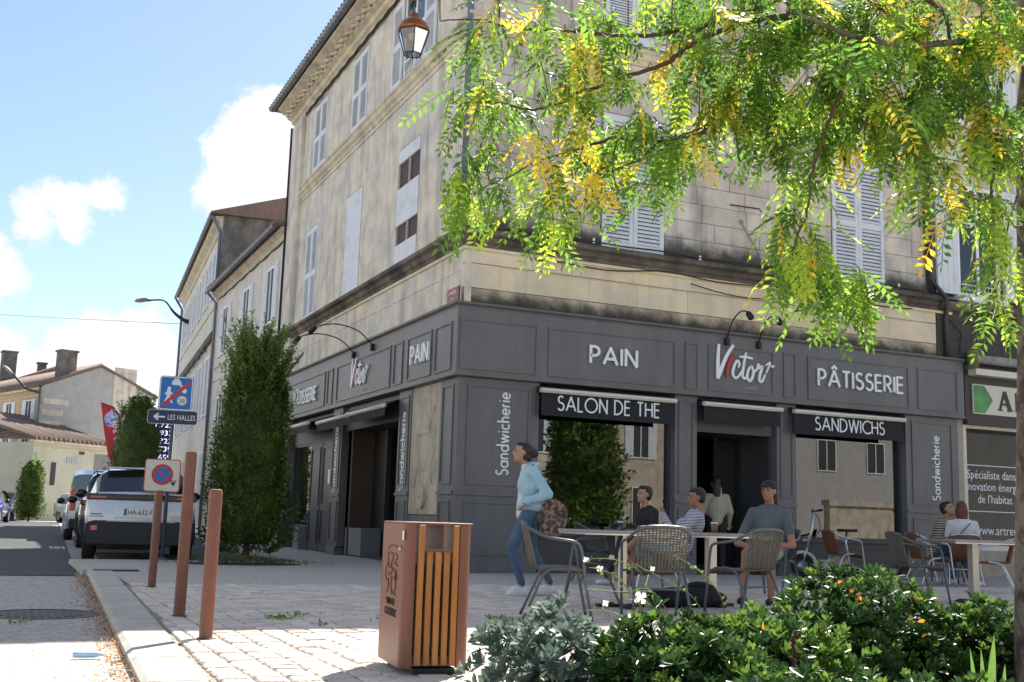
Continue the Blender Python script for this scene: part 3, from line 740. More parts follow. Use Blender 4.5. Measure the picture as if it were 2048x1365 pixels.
# letters on fascia
def FRt(s0, z0, n=FN): return lambda x, y, k: FR.P(s0+x, z0+y, n+k)
def FLt(s0, z0, n=FN): return lambda x, y, k: FL.P(s0-x, z0+y, n+k)
sign_word('PAIN', FRt(2.19, 3.375), .275, .045, white, SF, (.015,.045), gap=.24, width=.87)
sign_word('PÂTISSERIE', FRt(6.86, 3.37), .29, .042, white, SF, (.015,.045), gap=.22, width=1.98)
sign_word('PAIN', FLt(1.86, 3.36), .3, .045, white, SF, (.02,.055), gap=.24, width=.85)
sign_word('PÂTISSERIE', FLt(10.1, 3.3), .29, .042, white, SF, (.02,.055), gap=.22, width=2.0)
# the script logo, traced strokes (units: 1 = 1000 px of a 1500 px wide sketch)
LOGO = [([(4.2,11.4),(4.0,8.5),(4.0,5.2),(4.1,5.15),(5.0,7.2),(6.2,9.6),(7.6,11.5)], .75, 0),
        ([(6.05,5.2),(6.2,6.6),(6.6,8.0),(7.2,8.9),(8.1,9.5)], .55, 1),
        ([(8.7,7.2),(9.0,7.9),(8.6,8.5),(8.0,7.9),(7.5,6.6),(7.5,5.6),(8.1,5.1),(8.9,5.6),(9.6,6.6)], .5, 0),
        ([(10.6,10.3),(10.2,8.8),(9.8,6.6),(9.75,5.5),(10.3,5.2),(11.0,6.0)], .5, 0), ([(9.0,9.35),(10.6,9.4),(12.2,9.2)], .42, 0),
        ([(11.7,7.7),(11.1,6.9),(10.8,5.6),(11.3,4.8),(12.0,5.4),(12.3,6.7),(11.9,7.6),(11.6,7.6)], .5, 0),
        ([(12.2,6.4),(13.2,7.3),(13.5,8.2),(13.6,7.5),(14.4,7.8),(13.9,6.4),(13.7,5.2),(14.1,4.8),(14.6,5.3),(15.1,6.3)], .5, 0),
        ([(15.2,8.1),(16.3,8.8),(15.9,7.8),(15.3,6.5)], .32, 0), ([(16.5,8.1),(16.9,8.3),(16.7,7.9),(17.0,7.95),(17.2,8.2),(17.5,8.25)], .18, 0)]
def smooth(pts, n=4):
    o = []; P_ = [Vector(p).to_2d() for p in pts]
    for i in range(len(P_)-1):
        a, b, c, d = P_[max(i-1,0)], P_[i], P_[i+1], P_[min(i+2,len(P_)-1)]
        for k in range(n):
            t = k/n; o.append(.5*((2*b)+(c-a)*t+(2*a-5*b+4*c-d)*t*t+(3*b-a-3*c+d)*t**3))
    o.append(P_[-1]); return [tuple(p) for p in o]
def logo(F, k):
    for i, (pts, w, c) in enumerate(LOGO):
        mb_ = MB(); pp = smooth(pts); n = len(pp)
        ribbon(mb_, [(x*k, y*k) for x, y in pp], w*k, F, .012-.0006*i, .034+.0006*i, taper=[.75+.35*math.sin(math.pi*j/(n-1)) for j in range(n)])
        fixed(mb_, 'logo_stroke', redl if c else white, SF)
logo(FRt(4.33, 2.9), .0895); logo(FLt(5.75, 2.93), .083)
text('by MÉLIAND', .05, mat('faded white', (.4,.4,.42), .5), SF, frame(FR.P(5.28,3.19,FN+.002), (1,0,0), (0,0,1)))
text('by MÉLIAND', .045, MATS['faded white'], SF, frame(FL.P(4.7,3.19,FN+.002), (0,-1,0), (0,0,1)))
# pilasters on the square side: (s0, s1, panel)
def pilaster(F, s0, s1, inset=.08, top=2.985, n=.06, rail=1.2, wide=None):
    q = MB(); F.box(q, s0, s1, .14, top, -.1, n); o = fixed(q, 'pilaster', grey, SF)
    q = MB(); F.box(q, s0-.0, s1+.0, 0, .16, -.1, n+.03); fixed(q, 'plinth', grey, SF)
    q = MB(); F.box(q, s0, s1, rail-.03, rail+.01, n, n+.03); F.box(q, s0, s1, rail+.01, rail+.03, n, n+.015); fixed(q, 'rail', grey, SF)
    if s1-s0 > .3:
        pan(F, s0+inset, s1-inset, rail+.13, top-.1, n); pan(F, s0+inset, s1-inset, .26, rail-.12, n)
pilaster(FR, -.06, 1.34, .16); pilaster(FR, 3.9, 4.34, .07); pilaster(FR, 6.02, 6.44, .07); pilaster(FR, 9.0, 10.3, .14)
pilaster(FL, .0, .68, .1, top=2.984, n=.062); pilaster(FL, 2.08, 2.72, .09); pilaster(FL, 6.3, 6.98, .09); pilaster(FL, 10.9, 11.42, .07)
def vert_word(F, sgn, s, z, L_, sz, n=.064):
    sign_word('Sandwicherie', lambda x, y, k: F.P(s-sgn*y, z+x, n+k), sz, sz*.13, white, SF, (.001,.008), gap=.26, width=L_)
vert_word(FR, 1, .82, 1.5, 1.28, .2); vert_word(FR, 1, 9.82, 1.42, 1.2, .19); vert_word(FL, -1, 2.33, 1.25, 1.35, .2); vert_word(FL, -1, 6.58, 1.25, 1.35, .2)
pass
q = MB(); FR.box(q, 0, 0, 0, 0, 0, 0)
# shop windows
def shopwin(F, s0, s1, z0, z1, n=-.12, base=True):
    q = MB(); fr = .05
    for (a, b, c, d) in ((s0,s0+fr,z0,z1),(s1-fr,s1,z0,z1),(s0+fr,s1-fr,z1-fr,z1),(s0+fr,s1-fr,z0,z0+fr)): F.box(q, a, b, c, d, n-.03, n+.03)
    o = fixed(q, 'window_frame', greyd, SF)
    q = MB(); F.box(q, s0+fr, s1-fr, z0+fr, z1-fr, n-.006, n+.006); fixed(q, 'pane', wshop, o)
    if base:
        q = MB(); F.box(q, s0, s1, 0, z0-.04, n-.05, n+.02); F.box(q, s0, s1, z0-.04, z0, n-.05, n+.1); fixed(q, 'stall_riser', greyd, SF); pan(F, s0+.1, s1-.1, .12, z0-.12, n+.02, m=greyd)
shopwin(FR, 1.34, 3.9, .62, 2.98); shopwin(FR, 6.44, 9.0, .62, 2.98)
# entrance on the square side: recessed glass door, dark
q = MB(); FR.box(q, 4.34, 6.02, 2.4, 2.98, -1.05, -.02); fixed(q, 'door_head', greyd, SF)
q = MB(); FR.box(q, 4.34, 4.4, 0, 2.4, -1.05, -.1); fixed(q, 'door_reveal', greyd, SF); q = MB(); FR.box(q, 5.96, 6.02, 0, 2.4, -1.05, -.1); fixed(q, 'door_reveal', greyd, SF)
q = MB()
for (a, b) in ((4.4,4.46),(5.9,5.96),(5.42,5.5)): FR.box(q, a, b, .0, 2.4, -1.05, -1.0)
FR.box(q, 4.46, 5.9, 0, .12, -1.04, -1.01); dr = fixed(q, 'door', black, SF)
q = MB(); FR.box(q, 5.5, 5.9, .12, 2.4, -1.03, -1.02); fixed(q, 'pane', wshop, dr)
MB().tube([FR.P(5.56,.9,-.97),FR.P(5.56,1.5,-.97)], .015, 8).build('handle', mat('steel', (.5,.5,.52), .3, 1), dr)
# street side: door recess, double doors, window
q = MB(); FL.box(q, 2.72, 6.3, 2.5, 2.98, -.6, -.02); fixed(q, 'door_head', greyd, SF)
q = MB()
for (a, b) in ((2.72,2.84),(3.72,3.8),(4.3,4.38),(5.0,5.1),(6.2,6.3)): FL.box(q, a, b, 0, 2.5, -.62, -.5)
FL.box(q, 5.1, 6.2, 0, 2.5, -.62, -.56); ad_ = fixed(q, 'sliding_door', black, SF)
q = MB(); FL.box(q, 2.84, 5.0, .04, 2.46, -.6, -.59); fixed(q, 'pane', wshop, ad_)
q = MB(); FL.box(q, 3.2, 3.66, .5, 2.2, -.8, -.79); FL.box(q, 4.0, 4.9, .1, 2.3, -.9, -.89); fixed(q, 'red_poster', mat('red poster', (.3,.02,.02), .6, c2=(.08,.02,.02), scale=2.5, contrast=(.45,.55)), SF)
q = MB(); FL.box(q, 5.15, 6.25, .0, .55, -.5, -.1); fixed(q, 'planter_box', mat('grey box', (.2,.2,.21), .7), SF)
q = MB(); FL.box(q, 7.0, 9.1, 0, 2.4, -.1, -.05); dd = fixed(q, 'double_door', greyd, SF)
for (a, b) in ((7.06,8.02),(8.08,9.04)):
    q = MB(); FL.box(q, a, b, .04, 2.36, -.05, -.03); fixed(q, 'door_leaf', greyd, SF); pan(FL, a+.1, b-.1, 1.0, 2.26, -.03, m=greyd); pan(FL, a+.1, b-.1, .15, .9, -.03, m=greyd)
q = MB(); FL.box(q, 7.35, 7.5, 1.45, 1.75, -.028, -.024); fixed(q, 'notice', white, SF)
q = MB(); FL.box(q, 6.98, 10.9, 2.4, 2.98, -.1, -.06); fixed(q, 'door_head', greyd, SF)
shopwin(FL, 9.1, 10.9, .5, 2.4); 
q = MB(); FL.box(q, 9.2, 9.85, .6, 2.3, -.16, -.15); fixed(q, 'frosted_film', mat('frosted film', (.5,.62,.62), .6), SF)
q = MB(); FL.box(q, 9.2, 9.7, .0, .5, -.1, .12); fixed(q, 'planter_box', MATS['grey box'], SF)
pan(FL, .8, .8001, .1, .1001, .0) if False else None
# stone relief slab on the corner
RS = thing('stone_relief', 'tall pale limestone slab carved with a figure and a disc beside the corner pilaster', 'relief', FL.P(1.38,0,.0))
q = MB(); FL2 = Fac((0,0,0),(0,1,0),(-1,0,0)); FL2.box(q, -.68, .68, .85, 2.985, -.1, .05); fixed(q, 'slab', stone_lt, RS, bevel=.012)
q = MB(); FL2.box(q, -.69, .69, 0, .84, -.1, .03); fixed(q, 'plinth', grey, RS)
q = MB(); q.ell((-.04,.02,1.95), (.06,.26,.42)); q.ell((-.045,-.05,2.32),(.06,.22,.16)); q.ell((-.045,.05,2.2),(.07,.3,.1))
for pts in ([(.3,2.75),(.15,2.4)],[(.0,2.75),(-.05,2.42)],[(-.45,2.6),(-.2,2.2)],[(-.5,2.3),(-.5,1.9),(-.3,1.6),(-.42,1.35)],[(.4,1.3),(.25,1.7),(.35,2.1)],[(.0,1.55),(.02,1.3)],[(-.3,2.2),(-.45,1.9)]):
    q.tube([(-.05, a_, b_) for a_, b_ in pts], .018, 6)
q.build('carving', stone_lt, RS, True)
q = MB(); q.prism(arc(0,1.14,.2,.2,0,345,24), lambda p: (-.04,p[0],p[1]), lambda p: (-.11,p[0],p[1])); fixed(q, 'disc', stone_lt, RS)
MB().box(-.113,-.11,-.05,.05,1.12,1.15).build('engraving', joint, RS)

# ---------------------------------------------------------------- awnings
def awning(F, s0, s1, label, word=None, z=2.86, n=.24, w=None, drop=.4):
    c = (s0+s1)/2; A = thing('awning', label, 'awning', F.P(c, z, 0), 0, 'retracted awnings under the fascia')
    f = Fac((0,0,0), F.s, F.n); L_ = (s1-s0)/2
    q = MB(); prof = [(n-.05,-.035),(n+.02,-.04),(n+.045,-.01),(n+.04,.025),(n+.0,.04),(n-.05,.03)]; f.profile(q, prof, -L_, L_); fixed(q, 'front_bar', cream, A)
    q = MB(); f.box(q, -L_+.02, L_-.02, -drop, -.04, n-.03, n-.022); va = fixed(q, 'valance', navy, A)
    q = MB(); f.profile(q, [(n-.05,.0),(n-.05,.03),(.02,.1),(.02,.085)], -L_+.02, L_-.02); fixed(q, 'cloth', navy, A)
    q = MB(); f.box(q, -L_, -L_+.04, -.03, .05, -.0, n-.051); f.box(q, L_-.04, L_, -.03, .05, -.0, n-.051); fixed(q, 'arm', cast, A)
    if word:
        wd = w*(s1-s0); sgn = 1
        sign_word(word, lambda x, y, k: f.P(-wd/2+x, -drop+.1+y, n-.021+k), .225, .026, white, A, (.0,.004), gap=.22, width=wd)
    return A
awning(FR, 1.28, 3.8, 'black awning valance lettered SALON DE THE over the left shop window', 'SALON DE THE', w=.75)
awning(FR, 4.36, 6.0, 'plain black awning with cream bar over the shop entrance on the square', None, drop=.3)
awning(FR, 6.26, 8.82, 'black awning valance lettered SANDWICHS over the right shop window', 'SANDWICHS', w=.62)
def slant(p0, p1, label, par_z):
    p0, p1 = Vector(p0), Vector(p1); A = thing('awning', label, 'awning', (p0+p1)/2, 0, 'retracted awnings under the fascia'); d = (p1-p0); c = (p0+p1)/2
    MB().tube([p0-c, p0*.52+p1*.48-c], .04, 10).build('front_bar', cream, A, True); MB().tube([p0*.48+p1*.52-c, p1-c], .04, 10).build('front_bar', cream, A, True); MB().ell((0,0,0), .06).build('joint', cream, A, True)
    q = MB(); q.add([p0-c, p1-c, Vector((.15,p1.y,2.95))-c, Vector((.15,p0.y,2.95))-c, p0-c+Vector((0,0,-.18)), p1-c+Vector((0,0,-.18))], [(0,1,2,3),(0,4,5,1)])
    o = q.build('cloth', navy, A); sm = o.modifiers.new('thick', 'SOLIDIFY'); sm.thickness = .006
slant((-.62,6.2,2.62), (-.32,2.75,2.74), 'black awning with jointed cream arm over the street side sliding door', 0)
slant((-.66,10.7,2.66), (-.6,6.95,2.68), 'black awning with rounded white bar above the double doors on the street', 0)
# ---------------------------------------------------------------- sign lamps
def lamp(p, base, label):
    """p: tip, base: foot on fascia"""
    base, p = Vector(base), Vector(p); A = thing('sign_lamp', label, 'lamp', base, 0, 'swan neck lamps on the shop fascia'); t = p-base
    MB().obox((0,0,-.04),(.07,0,0),(0,.07,0),(0,0,.13)).build('bracket', black, A)
    pts = [Vector((0,0,0)), t*.25+Vector((0,0,.2)), t*.6+Vector((0,0,.22)), t*.9+Vector((0,0,.1)), t]
    MB().tube([Vector(q_) for q_ in smooth3(pts)], .012, 6).build('arm', black, A, True)
    dd_ = Vector((t.x, t.y, -t.length*.8)).normalized(); MB().cap(t-dd_*.03, .05, t+dd_*.07, .06).build('head', black, A, True)
def smooth3(pts, n=5):
    o = []; P_ = [Vector(p) for p in pts]
    for i in range(len(P_)-1):
        a, b, c, d = P_[max(i-1,0)], P_[i], P_[i+1], P_[min(i+2,len(P_)-1)]
        for k in range(n):
            t = k/n; o.append(.5*((2*b)+(c-a)*t+(2*a-5*b+4*c-d)*t*t+(3*b-a-3*c+d)*t**3))
    o.append(P_[-1]); return o
lamp((4.7,-1.05,4.3), (4.87,-.18,4.02), 'black swan neck lamp on the square side, left one above the script logo')
lamp((5.3,-1.05,4.27), (5.55,-.18,4.02), 'black swan neck lamp on the square side, right one above the script logo')
lamp((-1.1,5.05,4.35), (-.18,4.12,4.0), 'black swan neck lamp on the street side nearer the corner')
lamp((-1.1,6.3,4.32), (-.18,5.35,4.0), 'black swan neck lamp on the street side farther from the corner')

# ---------------------------------------------------------------- things inside the shop, seen through the panes
q = thing('display_counter', 'cream and glass pastry counter behind the right shop window', 'counter', (7.7,1.3,.02))
MB().box(-.9,.9,-.3,.3,0,1.0).build('body', mat('counter cream', (.6,.56,.45), .5), q); MB().box(-.9,.9,-.3,.3,1.0,1.03).box(-.9,.9,.28,.3,1.03,1.35).build('top', white, q)
q = thing('drinks_fridge', 'tall white fridge standing behind the left shop window', 'fridge', (2.0,1.1,.02))
MB().box(-.3,.3,-.3,.3,0,1.55).build('body', mat('fridge white', (.6,.65,.64), .4), q); MB().box(-.25,.25,-.305,-.3,.3,1.45).build('door', mat('fridge door', (.1,.14,.13), .1), q)
for i in range(3): MB().box(-.24,.24,-.32,-.306,.5+i*.33,.53+i*.33).build('shelf', white, q)
for (u, v, w_, h_, lb, m_) in ((1230,965,.5,.4,'white and teal poster in the left shop window', (.6,.65,.68)),(1300,965,.42,.35,'pale blue poster beside the teal one in the left shop window', (.45,.55,.62))):
    p_ = at(u, v, y=.25); q = MB().box(p_.x-w_/2,p_.x+w_/2,.25,.26,p_.z-h_/2,p_.z+h_/2); o = q.build('poster', mat('poster'+str(u), m_, .6), None); tag(o, lb, 'poster')
    MB().prism([(p_.x-.15,p_.z-h_/2+.02),(p_.x-.02,p_.z-h_/2+.02),(p_.x-.08,p_.z+.1)], lambda a: (a[0],.249,a[1]), lambda a: (a[0],.245,a[1])).build('print', mat('teal print', (.02,.3,.32), .6), o) if u == 1230 else None
for (v, lb, c) in ((920,'pale green notice inside the right shop window edge',(.45,.6,.52)),(972,'white notice below the green one at the right shop window edge',(.6,.6,.65)),(1000,'lowest small notice at the right shop window edge',(.4,.5,.55))):
    p_ = at(1600, v, y=.15); o = MB().box(p_.x-.1,p_.x+.1,.145,.15,p_.z-.12,p_.z+.12).build('notice', mat('notice%d' % v, c, .6)); tag(o, lb, 'notice')
q = thing('hanging_lamp', 'small glowing orange lamp inside the left shop window', 'lamp', (2.05,2.2,1.95)); MB().tube([(0,0,0),(0,0,1.1)], .006, 5).build('cord', black, q)
gm = bpy.data.materials.new('lamp glow'); gm.use_nodes = True; b_ = gm.node_tree.nodes['Principled BSDF']; b_.inputs['Emission Color'].default_value = (1,.45,.1,1); b_.inputs['Emission Strength'].default_value = 6
MB().ell((0,0,0), .035, 10, 7).build('bulb', gm, q, True)
# bakery interior shelves glimpsed by the door
q = thing('bread_shelf', 'dark wooden bread shelf seen through the entrance', 'shelf', (5.3,3.2,.02))
for i in range(5): MB().box(-.7,.7,-.2,.2,.4+i*.4,.43+i*.4).build('shelf', woodd, q)
MB().box(-.72,-.7,-.2,.2,0,2.2).box(.7,.72,-.2,.2,0,2.2).build('upright', woodd, q)
for i in range(4):
    for k in range(5): MB().ell((-.5+k*.25,0,.47+i*.4),(.1,.09,.05),8,5).build('loaf', mat('bread', (.3,.14,.05), .7), q, True)

# ---------------------------------------------------------------- right neighbour
NB = thing('neighbour_building', 'limestone house right of the bakery with a green and cream shop sign', 'building', (9.9,0,0))
def o9(a): return a-9.9
NR = Fac((0,0,0), (1,0,0), (0,-1,0))
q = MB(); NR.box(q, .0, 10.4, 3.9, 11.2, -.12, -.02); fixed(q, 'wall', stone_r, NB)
q = MB(); z = 4.2
while z < 10.9:
    s = .02+rnd.uniform(0,.3) if False else .02
    while s < 10.3:
        e = min(s+rnd.uniform(.7,1.2), 10.3)
        skip = any(z < d_ and z+.36 > c_ and s < b_+.05 and e > a_-.05 for (a_, b_, c_, d_) in ((0.55,1.9,5.45,7.9),(0.55,1.9,9.1,11)))
        if not skip: NR.box(q, s+.004, e-.004, z+.004, z+.356, -.02, rnd.uniform(-.004,.004))
        s = e
    z += .36
fixed(q, 'ashlar', stone_r, NB, kind='stuff')
q = MB(); NR.profile(q, [(-.1,5.12),(.1,5.12),(.2,5.2),(.2,5.3),(-.1,5.36)], .02, 10.3); fixed(q, 'ledge', stone_sill, NB)
for (zz0, zz1) in ((5.45,7.75),(9.1,10.9)):
    q = MB(); NR.box(q, .6, 1.75, zz0, zz1, -.1, -.019); fixed(q, 'window_recess', mat('room dark', (.03,.035,.04), .6), NB)
    q = MB()
    for (a, b, c, d) in ((.6,.68,zz0,zz1),(1.67,1.75,zz0,zz1),(.68,1.67,zz1-.08,zz1),(.68,1.67,zz0,zz0+.08),(1.13,1.2,zz0+.08,zz1-.08),(.68,1.13,zz0+1.5,zz0+1.54),(1.2,1.67,zz0+1.5,zz0+1.54)): NR.box(q, a, b, c, d, -.018, .012)
    o = fixed(q, 'window_frame', white, NB); q = MB(); NR.box(q, .68, 1.67, zz0+.08, zz1-.08, -.005, .0); fixed(q, 'pane', wind, o)
    q = MB(); NR.box(q, .5, 1.85, zz0-.12, zz0-.01, -.01, .14); fixed(q, 'sill', white, NB)
    q = MB()
    for i in range(12): NR.box(q, .68+i*.085, .69+i*.085, zz0+.05, zz0+.22, .06, .07)
    NR.box(q, .62,1.72,zz0+.22,zz0+.24,.05,.08); NR.box(q, .62,1.72,zz0+.12,zz0+.135,.055,.075); fixed(q, 'window_railing', cream, NB)
    board_leaf(NR, .0, .56, zz0, zz1, .09, NB, 4); board_leaf(NR, 1.8, 2.35, zz0, zz1, .09, NB, 4)
q = MB(); NR.box(q, .45, 10.3, 0, .5, -.1, .04); NR.box(q, .45,.6,.5,4.0,-.1,.02); fixed(q, 'shop_base', mat('tan stone', (.42,.36,.28), .8, var=.2), NB)
q = MB(); NR.box(q, .6, 9, 2.98, 4.05, -.1, .1); NR.box(q, .6,9,2.9,2.98,-.1,.14); sg = fixed(q, 'shop_fascia', mat('dark brown fascia', (.035,.025,.022), .5), NB)
q = MB(); NR.box(q, .78, 4.6, 3.12, 3.7, .1, .13); fixed(q, 'sign_board', mat('sign cream', (.62,.6,.5), .5), NB)
q = MB(); q.prism([(.8,3.14),(1.08,3.14),(1.3,3.41),(1.08,3.68),(.8,3.68)], lambda p: NR.P(p[0],p[1],.13), lambda p: NR.P(p[0],p[1],.136)); fixed(q, 'sign_arrow', mat('sign green', (.05,.22,.06), .5, c2=(.12,.34,.1), scale=3), NB)
for (ss, zz) in (((0,0,0,0),0),): pass
def boldA(s, z, h, k):
    for i, (pts, w) in enumerate(k):
        q = MB(); ribbon(q, [(a*h, b*h) for a, b in pts], w*h, lambda x, y, n: NR.P(s+x, z+y, .131+n), 0-.0004*i, .012+.0006*i); fixed(q, 'letter', mat('sign black', (.01,.03,.02), .5), NB)
boldA(1.42, 3.22, .38, [([(.15,0),(.5,1)],.14),([(.5,1),(.9,0)],.25),([(.25,.33),(.75,.33)],.1),([(.0,.03),(.35,.03)],.07),([(.68,.03),(1.08,.03)],.07)])
boldA(1.9, 3.22, .38, [([(.15,0),(.15,1)],.24),([(.15,.96)]+[(.5,.96)]+arc(.5,.74,.22,.22,90,-90)+[(.15,.52)],.12),([(.45,.52),(.8,0)],.2),([(.0,.03),(.35,.03)],.07)])
boldA(2.4, 3.22, .38, [([(0,.95),(.8,.95)],.12),([(.4,1),(.4,0)],.24),([(.22,.03),(.6,.03)],.07)])
q = MB(); q.tube([NR.P(.75,4.2,.14),NR.P(9,4.2,.14)], .09, 12); fixed(q, 'roller_blind', mat('grey cloth', (.4,.38,.36), .8, var=.3), NB, smooth=True)
q = MB(); NR.box(q, .7,9,3.86,3.98,.08,.3); fixed(q, 'blind_bar', cream, NB)
q = MB(); NR.box(q, .6, 9, .55, 2.9, -.12, -.1); nw_ = fixed(q, 'pane', glass('dark glass', (.05,.055,.055), -.4), NB)
q = MB(); NR.box(q, .6, 9, .5, .6, -.14, .0); NR.box(q, .6,9,2.84,2.9,-.14,.02); NR.box(q, .6,.68,.6,2.84,-.14,.02); NR.box(q, 4.9,5.0,.6,2.84,-.14,.02); fixed(q, 'window_frame', cream, NB)
q = MB(); NR.box(q, .68, 4.9, 2.13, 2.145, -.098, -.095); NR.box(q, .68,4.9,1.24,1.255,-.098,-.095); fixed(q, 'window_stripe', white, NB)
for i, (s_, sz, zz, ox) in enumerate((('Spécialiste dans la', .235, 1.88, .78), ('rénovation énergétique', .235, 1.65, .62), ("de l'habitat", .235, 1.41, 1.05), ('www.artrenov.fr', .26, .8, .95))):
    text(s_, sz, white, NB, frame(NR.P(ox, zz, -.096), (1,0,0), (0,0,1)), ext=.001, sx=.9)
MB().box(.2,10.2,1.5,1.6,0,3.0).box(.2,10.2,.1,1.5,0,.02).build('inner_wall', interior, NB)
q = MB().lathe([(.1,0),(.12,.3),(.12,.34)], 14); o = q.build('clay_pot', mat('mossy clay', (.2,.19,.1), .9, var=.3), None, True); o.location = (10.55,-.28,3.98); tag(o, 'mossy yellow pot standing on the ledge between the two shops', 'pot')

# ---------------------------------------------------------------- houses along the street and far away
def simple_window(F, s0, s1, z0, z1, n, par, sh=True, m=None, shw=.45, paned=True):
    q = MB(); F.box(q, s0, s1, z0, z1, n, n+.02); o = fixed(q, 'window', m or MATS['room dark'], par)
    if paned:
        q = MB(); w = s1-s0
        for (a, b, c, d) in ((s0,s0+.06,z0,z1),(s1-.06,s1,z0,z1),(s0+.06,s1-.06,z1-.06,z1),(s0+.06,s1-.06,z0,z0+.06),((s0+s1)/2-.03,(s0+s1)/2+.03,z0+.06,z1-.06)): F.box(q, a, b, c, d, n+.02, n+.05)
        fixed(q, 'window_frame', white, o)
    if sh:
        for (a, b) in ((s0-shw-.02, s0-.02), (s1+.02, s1+shw+.02)):
            q = MB(); F.box(q, a, b, z0-.03, z1+.03, n+.0, n+.05); fixed(q, 'shutter', shut, par)
            q = MB(); k = z0+.1
            while k < z1-.05: F.box(q, a+.06, b-.06, k, k+.05, n+.05, n+.062); k += .11
            fixed(q, 'slats', shut, par, kind='stuff')
def gutterF(F, s0, s1, z, n, par): gutter(F, s0, s1, z, n, par, .07)
# low white house next to the corner building
H2 = thing('white_house', 'low white plastered house with red tile edge beside the corner building', 'building', (0,12.6,0))
F2 = Fac((0,0,0), (0,1,0), (-1,0,0))
q = MB(); F2.box(q, .06, 10.4, 0, 8.2, -8, .0); fixed(q, 'wall', plaster, H2)
q = MB(); F2.profile(q, [(-.1,8.0),(.05,8.0),(.08,8.12),(.2,8.2),(.2,8.28),(-.1,8.3)], .06, 10.4); F2.box(q, .06, 10.4, 5.55, 5.62, 0, .03); F2.box(q, .06,10.4,5.1,5.14,0,.02); fixed(q, 'cornice', stone_corn, H2)
q = MB(); F2.profile(q, [(.35,8.3),(.35,8.34),(-4,9.3),(-4,8.3)], .06, 10.4); fixed(q, 'roof', tile, H2)
q = MB(); y = .1
while y < 10.4: q.tube([(-.4,y,8.36),(.3,y,8.53)], .07, 7); y += .2
q.build('roof_tiles', tile, H2, True, kind='stuff'); gutterF(F2, -.0, 10.5, 8.28, .4, H2)
for (a, b) in ((1.3,2.2),(4.6,5.5),(8.0,8.9)): simple_window(F2, a, b, 5.9, 7.5, 0, H2, True)
for a in (1.2,4.6,8.0): simple_window(F2, a, a+1.0, 2.6, 4.5, 0, H2, False); simple_window(F2, a, a+1.0, .2, 2.2, 0, H2, False, m=shut)
MB().tube([(-.4,10.3,8.25),(-.08,10.3,7.9),(-.08,10.3,0)], .05, 8).build('downpipe', zinc, H2, True)
q = MB(); q.tube([(-.05,.1,8.1),(-.06,.12,5.6),(-.05,.1,5.1)], .025, 5); q.tube([(-.03,i*.5,7.98+.03*math.sin(i*2)) for i in range(1,21)], .02, 5); q.build('cable', cable, H2)
# tall house behind it, turned four degrees
a3 = R(4.0); H3 = thing('tall_house', 'tall pale house with sooty gable rising behind the white house', 'building', (0,23.1,0), 0)
F3_ = Fac((0,0,0), (math.sin(a3), math.cos(a3), 0), (-math.cos(a3), math.sin(a3), 0))
q = MB(); F3_.box(q, 0, 17, 0, 11.1, -9, 0); fixed(q, 'wall', plaster, H3)
q = MB(); q.prism([(.02,8.2),(-.02,11.3),(-4.5,12.6),(-9,11.3),(-9,8.2)], lambda p: F3_.P(-.03,p[1],p[0]), lambda p: F3_.P(-.001,p[1],p[0])); fixed(q, 'gable', darkgable, H3)
q = MB(); F3_.profile(q, [(-.1,10.6),(.04,10.6),(.08,10.8),(.25,10.9),(.28,11.05),(-.1,11.08)], 0, 17); F3_.box(q, 0,17,7.9,7.97,0,.03); fixed(q, 'cornice', stone_corn, H3)
q = MB(); F3_.box(q, .1, 16.9, 6.7, 6.95, .0, .12); fixed(q, 'ledge', stone_sill, H3)
q = MB(); F3_.profile(q, [(.45,11.1),(.45,11.16),(-4.5,12.75),(-9.2,11.3),(-9.2,11.1)], -.2, 17.1); fixed(q, 'roof', tile, H3)
gutterF(F3_, -.2, 17.2, 11.1, .42, H3)
for i in range(6):
    simple_window(F3_, 1.2+i*2.7, 2.1+i*2.7, 8.4, 10.1, 0, H3, True); simple_window(F3_, 1.2+i*2.7, 2.1+i*2.7, 4.1, 6.2, 0, H3, True); simple_window(F3_, 1.2+i*2.7, 2.1+i*2.7, .3, 2.8, 0, H3, False, m=shut)
q = MB(); q.tube([F3_.P(-.1,11.05,.45),F3_.P(-.05,10.9,.3),F3_.P(.1,10.5,.06),F3_.P(.1,8.3,.06)], .06, 8).tube([F3_.P(16.9,11.0,.4),F3_.P(16.9,10.5,.08),F3_.P(16.9,0,.08)], .06, 8); q.build('downpipe', zincb, H3, True)
q = MB(); q.tube([F3_.P(16.5-i*1.2, 6.6+.1*math.sin(i*3), .13) for i in range(13)], .04, 5); q.tube([F3_.P(16.6,6.6,.1),F3_.P(16.5,4,.08),F3_.P(16.55,1,.08)], .03, 5); q.build('cable', cable, H3)
# wall lantern on a curved arm fixed to the tall house
p_ = min((at(379, 645, y=23.1+.05*k) for k in range(700)), key=lambda p: abs(p.x-(p.y-23.1)*math.tan(a3))); SL = thing('street_lamp', 'street lamp head on a curved dark arm from the tall house over the road', 'street lamp', p_)
tip = at(277, 597, y=p_.y-.6); t = tip-p_
pts = [Vector((0,0,0)), t*.14+Vector((0,0,-.02)), t*.32+Vector((0,0,.12)), t*.5+Vector((0,0,.42)), t*.68+Vector((0,0,.28)), t*.86+Vector((0,0,.03))]
MB().tube(smooth3(pts), [.1,.1,.1,.1,.09,.09,.08,.08,.07,.07,.06,.06]+[.04]*14, 8).build('arm', cast, SL, True)
MB().ell(t*.93+Vector((0,0,.0)), (.34,.15,.1), 16, 10, rot=Matrix.Rotation(-.25,3,'Y')).build('lamp_head', mat('lamp grey', (.25,.24,.24), .5), SL, True)
MB().ell(t*.93+Vector((0,0,-.045)), (.27,.11,.075), 12, 8, rot=Matrix.Rotation(-.25,3,'Y')).build('lamp_glass', mat('lamp lens', (.6,.6,.6), .3), SL, True)
